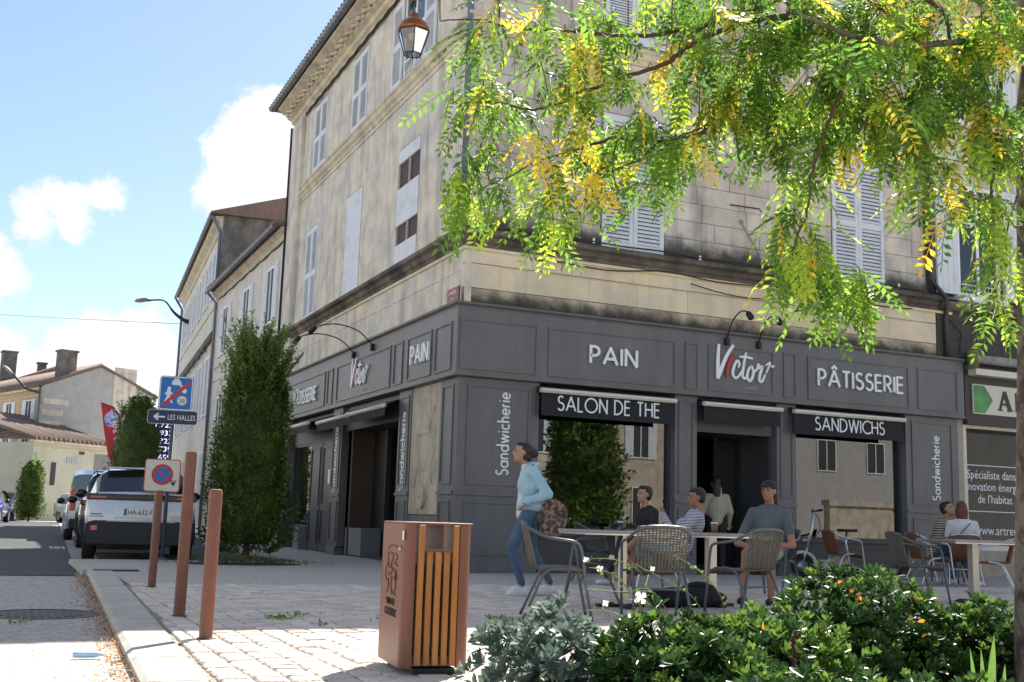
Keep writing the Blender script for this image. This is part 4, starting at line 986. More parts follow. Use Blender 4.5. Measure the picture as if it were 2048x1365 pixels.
MB().tube([at(-10,629,y=30), at(150,638,y=33), at(375,649,y=36.)], .012, 5).build('overhead_wire', cable); tag(bpy.data.objects['overhead_wire'], 'thin black wire crossing the sky above the street', 'wire')

# far houses
def gable_house(name, label, P0, ax, ay, w, l, he, hr, mw, mg, chims=(), parent_extra=None):
    """P0 near corner; ax along gable wall, ay along eaves"""
    A = thing(name, label, 'building', P0); ax = Vector(ax).normalized(); ay = Vector(ay).normalized()
    G_ = lambda a, b, z: ax*a+ay*b+Vector((0,0,z))
    q = MB(); q.prism([(0,-.2),(w,-.2),(w,he),(w*.5,hr),(0,he)], lambda p: G_(p[0],0,p[1]), lambda p: G_(p[0],.3,p[1])); fixed(q, 'gable_wall', mg, A)
    q = MB(); q.prism([(0,-.2),(w,-.2),(w,he),(w*.5,hr),(0,he)], lambda p: G_(p[0],.301,p[1]), lambda p: G_(p[0],l,p[1])); fixed(q, 'wall', mw, A)
    q = MB(); t_ = .16
    q.prism([(-.35,he-.1),(w*.5,hr+.02),(w+.35,he-.1),(w+.35,he+t_-.1),(w*.5,hr+t_+.02),(-.35,he+t_-.1)], lambda p: G_(p[0],-.12,p[1]), lambda p: G_(p[0],l+.1,p[1])); fixed(q, 'roof', tile, A)
    q = MB(); b = -.05; sl_ = (hr-he)/(w*.5)
    while b < l: q.tube([G_(-.38,b,he+.08-.1), G_(w*.5,b,hr+.2)], .09, 6); b += .3
    q.build('roof_tiles', tile, A, True, kind='stuff')
    for (a, b, cw, cd, zh) in chims:
        zb = he+(hr-he)*min(a, w-a)/(w*.5)-.2
        q = MB().obox(G_(a,b,(zb+zh)/2), ax*cw, ay*cd, (0,0,zh-zb)).obox(G_(a,b,zh+.06), ax*(cw+.15), ay*(cd+.15), (0,0,.12)); q.build('chimney', darkgable, A)
    return A, G_
P0 = at(62, 1000, y=58); P0.z = 0
AX = (.95,.33,0); AY = (-.33,.95,0)
# width so that the far eave lies near u=292
best = min((abs(((P0+Vector(AX).normalized()*w_+Vector((0,0,9)))-CAM).dot(cr)/((P0+Vector(AX).normalized()*w_-CAM).dot(fw))*FPX+1024-292), w_) for w_ in [k*.1 for k in range(40,200)])[1]
zE = at(62, 770, y=P0.y).z; mid = P0+Vector(AX).normalized()*best/2
dm = (mid-CAM).dot(fw); 
def z_at(P, v):
    lo, hi = 0, 40
    for _ in range(50):
        m_ = (lo+hi)/2; q_ = Vector((P.x,P.y,m_))-CAM
        if 682.5-FPX*q_.dot(cu)/q_.dot(fw) > v: lo = m_
        else: hi = m_
    return lo
zR = z_at(mid, 735)
yel = stone('ochre limestone', (.5,.41,.27), (.36,.3,.21), (.55,.43,.25), objvar=0., streak=.3)
A, G_ = gable_house('far_house', 'ochre stone house with grey rendered gable at the end of the street', P0, AX, AY, best, 22, zE, zR, yel, plaster_g, chims=((.9*best*.2+.3,.6,1.0,.8,zR+.75),))
FY = Fac((0,0,0), Vector(AY).normalized(), -Vector(AX).normalized())
for i in range(6):
    s_ = 1.3+i*3.3
    simple_window(FY, s_, s_+1.0, zE-2.5, zE-.8, 0, A, True, shw=.5); simple_window(FY, s_, s_+1.1, 3.4, 5.4 if zE > 6.5 else 5., 0, A, True, shw=.5); simple_window(FY, s_, s_+1.0, .2, 2.4, 0, A, False, m=mat('faded door', (.2,.17,.13), .7))
q = MB(); FY.box(q, 0, 22, 2.95, 3.1, 0, .08); FY.box(q, 0, 22, zE-.25, zE-.1, 0, .25); FY.box(q, 0,22,zE-.62,zE-.56,0,.05); fixed(q, 'cornice', stone_corn, A)
q = MB().tube([G_(-.1,.0,zE-.1),G_(-.1,.0,0)], .06, 8); q.build('downpipe', zinc, A, True)
q = MB()
for i, z in enumerate((5.0,5.7,6.4,7.1,4.2)): q.obox(G_(.75+.15*(i%2),-.01,z), Vector(AX).normalized()*(1.3+.3*(i%2)), Vector(AY).normalized()*.06, (0,0,.36))
q.build('quoin', stone_r, A, kind='stuff')
q = MB(); q.obox(G_(best*.73,-.012,(zR+zE)/2-1.2), Vector(AX).normalized()*1.5, Vector(AY).normalized()*.05, (0,0,(zR-zE)+2.6)); q.build('bare_stone_strip', stone_r, A)
tip = G_(-2.2,-1.8,zE+.35)
q = thing('street_lamp', 'small lamp on a bent arm at the eaves of the ochre far house', 'street lamp', P0+G_(-.1,0,zE-.45)); MB().tube([(0,0,0),(-.8,-.4,.15),(-1.6,-.9,.9)], .07, 6).build('arm', cast, q, True); MB().ell((-1.9,-1.1,1.15),(.4,.2,.1),10,6,rot=Matrix.Rotation(.7,3,'Y')).build('lamp_head', mat('lamp grey', (0,0,0)), q, True)
# house behind, with tall chimneys
P1 = at(-15, 1000, y=76); P1.z = 0
zE1 = z_at(P1, 772); w1 = 12.; mid = P1+Vector((1,.15,0)).normalized()*w1*.52
gable_house('rear_house', 'older house with sooty gable and tall chimneys behind the ochre house', P1-Vector((3,0,0)), (1,.15,0), (-.15,1,0), 15.0, 12, zE1-1.2, z_at(at(88,800,y=77), 728), yel, darkgable, chims=((3.3,.8,1.0,1.0,z_at(at(15,800,y=77),706)),(6.0,2.5,.6,.6,z_at(at(65,800,y=78),724))))
# low building with tiled roof in front of the gable
P2 = at(57, 1000, y=52); P2.z = 0; PR = at(212, 1000, y=55.5); PR.z = 0
LB = thing('low_building', 'low cream building with half-round tile roof in front of the grey gable', 'building', P2)
d_ = (PR-P2); Lw = d_.length; d_.normalize(); n_ = Vector((d_.y,-d_.x,0)); FB = Fac((0,0,0), d_, n_)
hB = z_at(P2, 884); q = MB(); FB.box(q, 0, Lw*1.0, -.2, hB, -8, 0); fixed(q, 'wall', mat('cream render', (.5,.49,.4), .8, var=.15, scale=.8), LB)
q = MB(); FB.box(q, -.1, Lw+.1, hB-.32, hB-.26, 0, .06); FB.box(q, -.2, Lw+.2, hB, hB+.14, -.1, .28); fixed(q, 'cornice', stone_corn, LB)
q = MB(); q.add([FB.P(-.3,hB+.15,.3),FB.P(Lw+.3,hB+.15,.3),FB.P(Lw+.3,hB+1.9,-7),FB.P(3.5,hB+2.1,-7),FB.P(-.3,hB+.15,-8)], [(0,1,2,3),(0,3,4)]); q.build('roof', tile, LB)
q = MB(); s_ = -.2
while s_ < Lw+.3: q.tube([FB.P(s_,hB+.2,.36),FB.P(max(s_,3.5*0+s_),hB+2.0,-7)], .12, 6); s_ += .34
q.build('roof_tiles', tile, LB, True, kind='stuff')
px_ = lambda u: min((abs(((P2+d_*(k*.05))-CAM).dot(cr)/((P2+d_*(k*.05)-CAM).dot(fw))*FPX+1024-u), k*.05) for k in range(0,400))[1]
s0_ = px_(91); s1_ = px_(101); simple_window(FB, s0_, s1_, z_at(P2,969), z_at(P2,922), 0.0, LB, False, paned=False)
s0_ = px_(178); q = MB(); FB.box(q, s0_, Lw, .0, hB-.4, .0, .01); fixed(q, 'shutter_gate', mat('grey gate', (.2,.19,.19), .7), LB)
q = MB(); s0_ = px_(121); s1_ = px_(147); za, zb_ = z_at(P2,922), z_at(P2,910)
for i in range(5): FB.box(q, s0_+(s1_-s0_)*(i+.1)/5, s0_+(s1_-s0_)*(i+.85)/5, za, zb_, .0, .05)
fixed(q, 'faded_sign', mat('faded sign', (.42,.42,.46), .6), LB, kind='stuff')
s0_ = px_(147); q = MB(); FB.box(q, s0_, s0_+.35, z_at(P2,902), z_at(P2,895), 0, .05); fixed(q, 'vent', mat('vent rust', (.1,.04,.03), .7), LB)
# fuel price board
TB = thing('price_board', 'tall dark fuel price board with lit violet digits behind the sign post', 'price board', at(312, 1030, y=30)*1)
TB.location.z = 0; P_ = TB.location.copy(); zt, zb = z_at(P_, 838), z_at(P_, 925); wt = 36/FPX*(P_-CAM).dot(fw)
MB().box(-wt*.7, wt*.6, 0, .3, zb-1.2, zt).build('panel', mat('board blue', (.02,.02,.08), .5), TB); MB().box(-.2,.2,.05,.25,0,zb-1.2).build('leg', greyd, TB)
dg_ = bpy.data.materials.new('lit digits'); dg_.use_nodes = True; b_ = dg_.node_tree.nodes['Principled BSDF']; b_.inputs['Emission Color'].default_value = (.7,.6,1,1); b_.inputs['Emission Strength'].default_value = .7
for i, s_ in enumerate(('1.723','1.933','0.723','1.739','1.659')): text(s_, (zt-zb)*.17, dg_, TB, frame((-wt*.5,-.01,zt-(zt-zb)*(.2+.185*i)),(1,0,0),(0,0,1)), name='digits', sx=1.15)
# feather flag
p_ = at(232, 975, y=34); p_.z = 0; FF = thing('feather_flag', 'red feather flag with white round print leaning by the street trees', 'flag', p_); D_ = (p_-CAM).dot(fw); k_ = D_/FPX
rt = Vector((math.cos(YAW),-math.sin(YAW),0)); zb = z_at(p_, 940); zt = z_at(p_, 808)
poly = [(-45,0),(-40,-2),(-20,-8),(-8,-22),(-1,-45),(0,-75),(-8,-130),(-22,-105),(-33,-60)]
W_ = lambda a, b, dy=0: rt*(a*k_)+Vector((0,dy,zt+b*k_))
q = MB(); q.prism([(a,b) for a, b in poly], lambda p: W_(p[0],p[1],.0), lambda p: W_(p[0],p[1],.03)); fixed(q, 'cloth', mat('red flag', (.6,.03,.05), .7, var=.2, scale=3), FF)
MB().tube([(0,0.05,0)+tuple() if False else tuple(W_(-9,-190,.05)*1)] + [tuple(W_(a,b,.05)) for a, b in ((-7,-130),(1,-75),(0,-45),(-7,-21),(-19,-7),(-45,1))], .025, 6).build('pole', cast, FF)
MB().prism(arc(-22,-32,14,16,0,345,20), lambda p: W_(p[0],p[1],-.001), lambda p: W_(p[0],p[1],-.03)).build('round_print', mat('flag print', (.6,.6,.85), .7, c2=(.15,.2,.6), scale=9, contrast=(.5,.55)), FF)
ux = Vector((0.25,0,-1)).normalized(); text('vous sert !', .62, white, FF, frame(W_(-6,-112,-.02), -(ux), rt), sx=.8)
# ---------------------------------------------------------------- sign post
sp_ = at(324, 1121, z=0); SP = thing('sign_post', 'grey post with blue zone-end sign, arrow board and no parking sign', 'traffic sign', sp_)
MB().tube([(0,.04,0),(0,.04,z_at(sp_,752))], .03, 12).build('post', mat('post grey', (.06,.08,.1), .4), SP, True)
MB().lathe([(.09,0),(.09,.02),(.04,.05)], 14, (0,.04,0)).build('base', MATS['post grey'], SP)
D_ = (sp_-CAM).dot(fw); k_ = D_/FPX; cx_ = Vector((math.cos(.12),math.sin(.12)*-1,0)); 
px0 = 1024+FPX*(sp_+Vector((0,0,2.7))-CAM).dot(cr)/(sp_+Vector((0,0,2.7))-CAM).dot(fw)
zof = lambda v: z_at(sp_, v)
def rrect(w, h, r, n=4): return sum([arc(sx*(w/2-r), sy*(h/2-r), r, r, a, a+90, n) for (sx, sy, a) in ((1,1,0),(-1,1,90),(-1,-1,180),(1,-1,270))], [])
SC_ = w_s = 66*k_/.36
def board(name, u, v, w, h, ms, lyr, lean=0.03, par=SP):
    """ms: outer/inner materials of nested rounded plates"""
    z = zof(v+.0); c = Vector(((u-px0)*k_,0,z)); ax_ = Vector((math.cos(.15),-math.sin(.15),0)); up = Vector((0,0,1)); nn_ = -ax_.cross(up)*-1
    fr = Vector((-math.sin(.15)*1,-math.cos(.15),0)); root = None
    for i, (mg, m_) in enumerate(zip(lyr, ms)):
        q = MB(); n0, n1 = (-.012 if i == 0 else .0+.0012*i-.0005), .0015*(i+1)
        q.prism(rrect(w-2*mg, h-2*mg, max(.012,.05-mg)), lambda p: c+ax_*p[0]+up*p[1]+fr*(.0+n0), lambda p: c+ax_*p[0]+up*p[1]+fr*(n1))
        o = fixed(q, name if i == 0 else 'face', m_, par if i == 0 else root)
        if i == 0: root = o
    return (lambda x, y, n: c+ax_*x*SC_+up*y*SC_+fr*(.0015*len(ms)+n)), frame(c+fr*(.0015*len(ms)+.001), ax_, up) @ Matrix.Scale(SC_, 4), root
blue = mat('sign blue', (.0,.13,.45), .35); blue2 = mat('sign blue dark', (.005,.012,.06), .35); sred = mat('sign red', (.55,.01,.015), .35); swhite = mat('sign white', (.75,.75,.75), .35)
w_, h_ = 66*k_, 70*k_
F_, M_, rt_ = board('zone_sign', 352, 787, w_, h_, (mat('sign edge', (.05,.05,.06), .4), swhite, blue), (0,.006,.022))
q = MB(); q.prism(rrect(.1,.045,.012), lambda p: F_(p[0]-.0,p[1]+.115,.0), lambda p: F_(p[0],p[1]+.115,.0012)); q.prism([(-.035,.135),(.035,.135),(.025,.165),(-.025,.165)], lambda p: F_(p[0],p[1],.0), lambda p: F_(p[0],p[1],.0012)); q.build('car_symbol', swhite, rt_)
q = MB(); q.prism(arc(-.075,.05,.02,.022,0,340,12), lambda p: F_(p[0],p[1],0), lambda p: F_(p[0],p[1],.0012))
ribbon(q, [(-.075,.03),(-.08,-.03)], .045, F_, 0, .0013); ribbon(q, [(-.08,-.03),(-.11,-.1)], .022, F_, 0, .0011); ribbon(q, [(-.078,-.03),(-.055,-.07),(-.035,-.11)], .022, F_, 0, .0012); ribbon(q, [(-.085,.01),(-.12,-.01)], .014, F_, 0, .0014); ribbon(q, [(-.07,.015),(-.035,-.01)], .014, F_, 0, .0015); fixed(q, 'walker_symbol', swhite, rt_)
q = MB(); q.prism(arc(.09,.03,.026,.026,0,345,16), lambda p: F_(p[0],p[1],0), lambda p: F_(p[0],p[1],.0012)); ribbon(q, [(.04,.01),(.05,.05),(.07,.06)], .016, F_, 0, .0014); q.prism(arc(.05,.085,.014,.014,0,340,10), lambda p: F_(p[0],p[1],0), lambda p: F_(p[0],p[1],.0013)); fixed(q, 'child_symbol', swhite, rt_)
q = MB(); q.prism(arc(.07,-.08,.056,.056,0,345,24), lambda p: F_(p[0],p[1],.0), lambda p: F_(p[0],p[1],.0016)); fixed(q, 'speed_disc', mat('sign grey', (.45,.45,.45), .4), rt_)
q = MB(); q.prism(arc(.07,-.08,.043,.043,0,345,24), lambda p: F_(p[0],p[1],.001), lambda p: F_(p[0],p[1],.0022)); fixed(q, 'speed_disc', swhite, rt_)
text('20', .062, mat('sign ink', (.01,.01,.01), .5), rt_, M_ @ Matrix.Translation((.07,-.102,.004)), align='CENTER')
q = MB(); ribbon(q, [(-.14,-.145),(.15,.13)], .035, F_, .001, .003); fixed(q, 'red_bar', sred, rt_)
F_, M_, rt_ = board('direction_board', 349, 835, 98*k_, 29*k_, (swhite, blue2), (0,.006))
q = MB(); ribbon(q, [(-.19,0),(-.08,0)], .018, F_, 0, .002); ribbon(q, [(-.15,.035),(-.195,0),(-.15,-.035)], .018, F_, .0, .0023); fixed(q, 'arrow', swhite, rt_)
text('LES HALLES', .085, swhite, rt_, M_ @ Matrix.Translation((-.055,-.03,.002)), sx=.7)
F_, M_, rt_ = board('no_parking_sign', 338, 952, 70*k_, 66*k_, (sred, mat('sign cream', (0,0,0)), ), (0,.016))
q = MB(); q.prism(arc(0,.01,.115,.115,0,352,32), lambda p: F_(p[0],p[1],.0), lambda p: F_(p[0],p[1],.0015)); fixed(q, 'ring', sred, rt_)
q = MB(); q.prism(arc(0,.01,.082,.082,0,352,32), lambda p: F_(p[0],p[1],.001), lambda p: F_(p[0],p[1],.0025)); fixed(q, 'disc', blue, rt_)
q = MB(); ribbon(q, [(-.06,.07),(.06,-.05)], .018, F_, .002, .0035); fixed(q, 'red_bar', sred, rt_)
q = MB(); ribbon(q, [(.09,-.055),(.15,-.055),(.125,-.1),(.112,-.1),(.09,-.055)], .008, F_, .0, .002); q.prism([(.1,-.07),(.14,-.07),(.12,-.12)], lambda p: F_(p[0],p[1],0), lambda p: F_(p[0],p[1],.0018)); fixed(q, 'tow_symbol', MATS['sign ink'], rt_)
# bollards
rust_ = mat('brown bollard paint', (.19,.068,.04), .5, c2=(.15,.052,.032), scale=7, contrast=(.4,.7), bump=.05)
for (u, vb, vt, rr, lb) in ((303,1178,981,.043,'short brown steel bollard farthest back, in front of the white car'),(358,1236,904,.045,'tallest brown steel bollard, between the two shorter ones'),(411,1281,979,.044,'brown steel bollard nearest the camera with sunlit foot')):
    b_ = at(u, vb-4, z=0); b_.z = 0; h = z_at(b_, vt)
    o = thing('bollard', lb, 'bollard', b_, 0, 'brown bollards along the kerb'); MB().lathe([(rr,0),(rr,h-.03),(rr*.97,h-.015),(rr*.88,h-.004),(rr*.6,h)], 28).build('tube', rust_, o, True).modifiers.new('e','EDGE_SPLIT')
    MB().lathe([(rr+.012,-.01),(rr+.012,.004),(rr-.001,.006)], 24, cap=False).build('collar', iron, o)
# ---------------------------------------------------------------- cars
tyre = mat('tyre', (.015,.015,.016), .85); rim = mat('rim', (.35,.36,.38), .35, .8); cgl = glass('car glass', (.12,.14,.16), .1); plas = mat('black plastic', (.014,.014,.016), .55); trim = mat('gloss black trim', (.01,.01,.012), .15)
tail = mat('tail light', (.45,.01,.01), .2, coat=1.); hl_ = mat('headlight', (.7,.75,.8), .1, coat=1.)
def car(label, loc, rz, paint, L=4.3, Wd=1.78, H=1.54, belt=.98, van=False, plate=None, clad=True, group=None):
    """local: rear at y=0, front at y=L"""
    A = thing('parked_car', label, 'van' if van else 'car', loc, rz, group); hw = Wd/2
    rf = (lambda y: H) 
    # stations: y, belt z, roof z, half width belt, half width roof, bottom z
    if van: ST = [(0,.98,.99,.97,.9,.4),(.03,1.0,H*.93,.98,.86,.35),(.35,1.02,H,1,.84,.25),(L*.3,1.02,H,1,.84,.25),(L*.55,1.0,H,1,.83,.25),(L*.72,1.0,H-.12,1,.8,.25),(L*.84,.98,1.04,.98,.8,.28),(L*.95,.9,.93,.93,.8,.3),(L,.6,.62,.8,.75,.4)]
    else: ST = [(0.0,.86,.88,.9,.85,.42),(.05,belt+.0,belt+.02,.95,.82,.34),(.42,belt,H-.05,.985,.72,.25),(.75,belt-.02,H,1,.71,.24),(L*.36,belt-.03,H+.01,1,.71,.24),(L*.5,belt-.05,H-.01,1,.7,.24),(L*.6,belt-.06,H-.08,1,.7,.24),(L*.76,belt-.08,belt-.02,.98,.72,.26),(L*.92,belt-.2,belt-.14,.92,.7,.3),(L,.55,.58,.78,.7,.36)]
    rows = []
    for (y, zb, zr, wb, wr, z0) in ST:
        top = zr > zb+.2
        half = [(.0,z0),(hw*wb*.86,z0),(hw*wb*.95,z0+.1),(hw*wb*1.0,.62*zb+.06),(hw*wb*.995,zb-.13),(hw*wb*.93,zb)]
        if top: half += [(hw*(wb*.45+wr*.55)*.985,(zb+zr)/2+.02),(hw*wr,zr-.07),(hw*wr*.86,zr-.012),(0,zr+.015)]
        else: half += [(hw*wb*.85,zb+(zr-zb)*.5),(hw*wr*.95,zr),(hw*wr*.7,zr+.01),(0,zr+.025)]
        rows.append([(a, y, b) for a, b in half])
    n = len(rows[0]); bodyf, glf = MB(), {'rear_window': MB(), 'windscreen': MB(), 'side_window': MB()}
    for i in range(len(rows)-1):
        for j in range(n-1):
            tt = [ST[k][2] > ST[k][1]+.2 for k in (i, i+1)]
            quad = [rows[i][j], rows[i+1][j], rows[i+1][j+1], rows[i][j+1]]; tgt = bodyf
            if tt[0] and tt[1] and j in (5, 6) and not (van and i < 4): tgt = glf['side_window']
            elif tt[0] != tt[1] and j >= 6 and j <= 8: tgt = glf['rear_window'] if tt[1] else glf['windscreen']
            for sx in (1, -1):
                vs = [(sx*p[0], p[1], p[2]) for p in quad]; tgt.add(vs, [(0,1,2,3)] if sx > 0 else [(3,2,1,0)])
    for i in (0, len(rows)-1):
        vs = [p for p in rows[i]]+[(-p[0], p[1], p[2]) for p in rows[i][::-1][1:-1]]; bodyf.add(vs, [tuple(range(len(vs)))])
    import bmesh
    def wl(mb_, nm, m_, par, sub=False):
        o = mb_.build(nm, m_, par, True); bm = bmesh.new(); bm.from_mesh(o.data); bmesh.ops.remove_doubles(bm, verts=bm.verts, dist=.0005); bmesh.ops.recalc_face_normals(bm, faces=bm.faces); bm.to_mesh(o.data); bm.free(); return o
    body = wl(bodyf, 'body', paint, A); body.modifiers.new('e', 'EDGE_SPLIT').split_angle = R(38)
    for k in ('rear_window', 'windscreen'):
        if glf[k].v: wl(glf[k], k, cgl, A)
    wl(glf['side_window'], 'side_windows', cgl, A) if glf['side_window'].v else None
    MB().box(-hw*.68,hw*.68,.5,L-.9,.35,belt-.1).build('cabin', mat('cabin dark', (.012,.012,.014), .8), A)
    for sx in (-1, 1):
        for yy in (.78, L-.82):
            x = sx*(hw-.02); w = thing('wheel', 'x', 'x', (0,0,0)); 
            bpy.data.objects.remove(w)
            t_ = MB().tube([(x-sx*.2,yy,.33),(x-sx*.18,yy,.33),(x-sx*.02,yy,.33),(x+sx*.005,yy,.33)], [.3,.33,.33,.3], 24).build('wheel', tyre, A, True)
            MB().tube([(x+sx*.0,yy,.33),(x+sx*.008,yy,.33)], [.215,.2], 20).build('rim', rim, t_)
            q = MB(); pr = arc(yy,.34,.41,.41,-8,188,14)+arc(yy,.33,.345,.345,188,-8,14); q.prism(pr, lambda p: (sx*(hw*.93),p[0],p[1]), lambda p: (sx*(hw+.012),p[0],p[1])); fixed(q, 'wheel_arch', plas if clad else paint, A)
    if clad:
        q = MB(); q.prism([(-hw*.9,.26),(-hw*.97,.5),(-hw*.95,.62),(-hw*.8,.66),(hw*.8,.66),(hw*.95,.62),(hw*.97,.5),(hw*.9,.26)], lambda p: (p[0],-.045,p[1]), lambda p: (p[0]*1.005,.22,p[1])); fixed(q, 'rear_bumper', plas, A, bevel=.03)
        q = MB(); q.box(-hw*.6,hw*.6,-.052,-.046,.645,.66); q.build('chrome_strip', rim, A)
        q = MB(); q.box(-hw*.97,hw*.97,.0,.1,belt-.1,belt+.0); fixed(q, 'rear_light_band', trim, A, bevel=.015)
        for sx in (-1, 1): q = MB().box(sx*hw*.62 if sx > 0 else -hw*.9, sx*hw*.9 if sx > 0 else -hw*.62, -.004, .02, belt-.07, belt-.04); q.build('tail_light', tail, A)
        for sx in (-1, 1): MB().box(sx*hw*.8-.05, sx*hw*.8+.05, -.052, -.044, .5, .58).build('reflector', tail, A, bevel=.01)
    else:
        for sx in (-1, 1): MB().box(sx*hw*.84-.07, sx*hw*.84+.07, -.02, .06, .75, belt+(.3 if van else .0)).build('tail_light', tail, A, bevel=.02)
        MB().box(-hw*.9,hw*.9,-.04,.1,.3,.55).build('rear_bumper', plas, A, bevel=.03)
    if plate:
        q = MB(); q.box(-.42,.42,-.006,.03,.7,.88); fixed(q, 'plate_recess', paint, A, bevel=.01)
        q = MB().box(-.27,.27,-.018,-.008,.745,.86); po = q.build('number_plate', mat('plate white', (.75,.75,.72), .4), A); MB().box(-.27,-.225,-.0195,-.018,.747,.858).build('blue_band', blue, po)
        text(plate, .115, MATS['sign ink'], po, frame((-.215,-.0195,.762),(1,0,0),(0,0,1)), sx=.85)
        MB().box(-.78,-.6,-.012,.0,.755,.768).box(-.8,-.58,-.012,.0,.72,.73).build('badge', trim, A); 
    for sx in (-1, 1):
        MB().ell((sx*(hw+.11),L*.62,belt+.02),(.11,.07,.085),12,8).build('mirror', trim, A, True)
        MB().box(sx*hw*.5 if sx > 0 else -hw*.88, sx*hw*.88 if sx > 0 else -hw*.5, L*.945, L*.99, .58, .72).build('headlight', hl_, A, bevel=.02)
    MB().box(-hw*.5,hw*.5,L-.04,L+.01,.35,.5).build('grille', plas, A)
    MB().box(-.26,.26,L+.005,L+.02,.42,.52).build('front_plate', MATS.get('plate white', white), A)
    if clad: 
        for sx in (-1, 1): MB().tube([(sx*hw*.66,.6,H+.0),(sx*hw*.66,.75,H+.04),(sx*hw*.66,L*.5,H+.04),(sx*hw*.66,L*.54,H-.02)], .018, 8).build('roof_rail', rim, A, True)
        MB().box(-hw*.66,hw*.66,.3,.52,H-.035,H-.005).build('spoiler', paint, A, bevel=.015)
    return A
wpaint = mat('pearl white paint', (.55,.58,.63), .25, .2, coat=1.); dpaint = mat('dark grey paint', (.03,.03,.033), .25, .3, coat=1.); spaint = mat('silver paint', (.4,.42,.46), .3, .6, coat=1.); bpaint = mat('blue paint', (.02,.04,.25), .25, .3, coat=1.); whp = mat('white paint', (.7,.7,.7), .3, coat=1.)
grp = 'cars parked along the street'
car('pearl white crossover parked rear-on behind the sign post', (-4.22,3.3,RZ), R(-5.), wpaint, belt=1.09, plate='HA-632-FW', group=grp)
car('dark grey hatchback parked ahead of the white crossover', (-3.95,8.8,RZ), R(-3.), dpaint, H=1.62, belt=1.0, group=grp)
car('silver van parked ahead of the dark hatchback', (-3.85,14.4,RZ), R(-2.5), spaint, L=4.7, Wd=1.85, H=1.8, van=True, clad=False, group=grp)
p_ = at(140, 1003, y=46); car('small white car seen from the front beside the cream building', (p_.x+.1,p_.y+2,-.09), R(200), whp, L=3.9, group=grp, clad=False)
p_ = at(-10, 1000, y=38); car('blue car entering at the left edge of the street', (p_.x-.1,p_.y+4.5,-.09), R(172), bpaint, group=grp, clad=False)
p_ = at(28, 990, y=50); car('black car parked before the ochre house', (p_.x,p_.y+2,-.09), R(168), dpaint, group=grp, clad=False)
# ---------------------------------------------------------------- opposite side of the square (mirrored in the shop windows)
OB = thing('opposite_house', 'sunlit cream house on the far side of the square', 'building', (4.5,-38,0)); FO = Fac((0,0,0), (1,0,0), (0,1,0))
q = MB(); FO.box(q, 0, 24, 0, 7.5, -8, 0); fixed(q, 'wall', stone_lt, OB)
q = MB(); FO.profile(q, [(.5,7.5),(.5,7.6),(-4,9.6),(-8,7.6),(-8,7.5)], -.3, 24.3); fixed(q, 'roof', tile, OB)
for i in range(7):
    simple_window(FO, 1.5+i*3.3, 2.6+i*3.3, 4.4, 6.4, 0, OB, True); simple_window(FO, 1.5+i*3.3, 2.7+i*3.3, .3, 2.8, 0, OB, False)
OB2 = thing('opposite_hall', 'sunlit stone hall on the far side of the square', 'building', (31,-40,0))
q = MB(); FO.box(q, 0, 30, 0, 8.2, -10, 0); fixed(q, 'wall', plaster_g, OB2); q = MB(); FO.profile(q, [(.4,8.2),(.4,8.35),(-5,10.2),(-10,8.35),(-10,8.2)], -.3, 30.3); fixed(q, 'roof', tile, OB2)
for (a, b, c, d) in ((1,3,.2,5.5),(4.6,6.3,1,4),(9.5,11,4.4,6.4),(13.5,15,4.4,6.4),(18,20,.3,3.5)): simple_window(FO, a, b, c, d, 0, OB2, False)
q = MB(); FO.box(q, 3.4, 4.3, 0, 8.1, 0, .4); fixed(q, 'brick_pier', mat('orange brick', (.4,.16,.07), .8, var=.3), OB2)
GW = thing('garden_wall', 'low sunlit limestone wall with coping on the far side of the square', 'wall', (35.5,-33,0)); q = MB(); FO.box(q, 0, 9, 0, 2.1, -.5, 0); fixed(q, 'wall', stone_lt, GW); q = MB(); FO.box(q, -.1, 9.1, 2.1, 2.4, -.6, .1); fixed(q, 'coping', stone_lt, GW)
OB3 = thing('opposite_row', 'row of plaster houses across the street', 'building', (-17,0,0)); FO3 = Fac((0,0,0), (0,1,0), (1,0,0))
q = MB(); FO3.box(q, -6, 45, 0, 8.0, -8, 0); fixed(q, 'wall', plaster, OB3)
for i in range(12): simple_window(FO3, -4+i*4, -3+i*4, 4.5, 6.3, 0, OB3, True)

# ---------------------------------------------------------------- litter bin
bw = mat('bin brown paint', (.19,.07,.042), .42, bump=.03, bscale=90); wood = mat('varnished pine', (.46,.19,.045), .38, c2=(.34,.12,.025), scale=5, stretch=(9,9,.8), contrast=(.3,.7), objvar=.18)
bl = at(748, 1320, z=0); bm_ = at(797, 1350, z=0); br = at(935, 1349, z=0)
by = (bl-bm_); by.normalize(); bx = Vector((by.y, -by.x, 0)); ud = lambda P: 1024+FPX*(P-CAM).dot(cr)/(P-CAM).dot(fw)
bwid = min((abs(ud(bm_+bx*k*.005)-935), k*.005) for k in range(60, 140))[1]
BN = thing('litter_bin', 'brown steel town litter bin with upright pine slats', 'litter bin', (bm_.x,bm_.y,0)); h = z_at(bm_, 1044); Z_ = Vector((0,0,1))
Bp = lambda a, b, z: bx*a+by*b+Z_*z
def bb(a0, a1, b0, b1, z0, z1, nm, m_, bev=.0, par=BN): 
    q = MB(); q.obox(Bp((a0+a1)/2,(b0+b1)/2,(z0+z1)/2), bx*(a1-a0), by*(b1-b0), Z_*(z1-z0)); return fixed(q, nm, m_, par, bevel=bev)
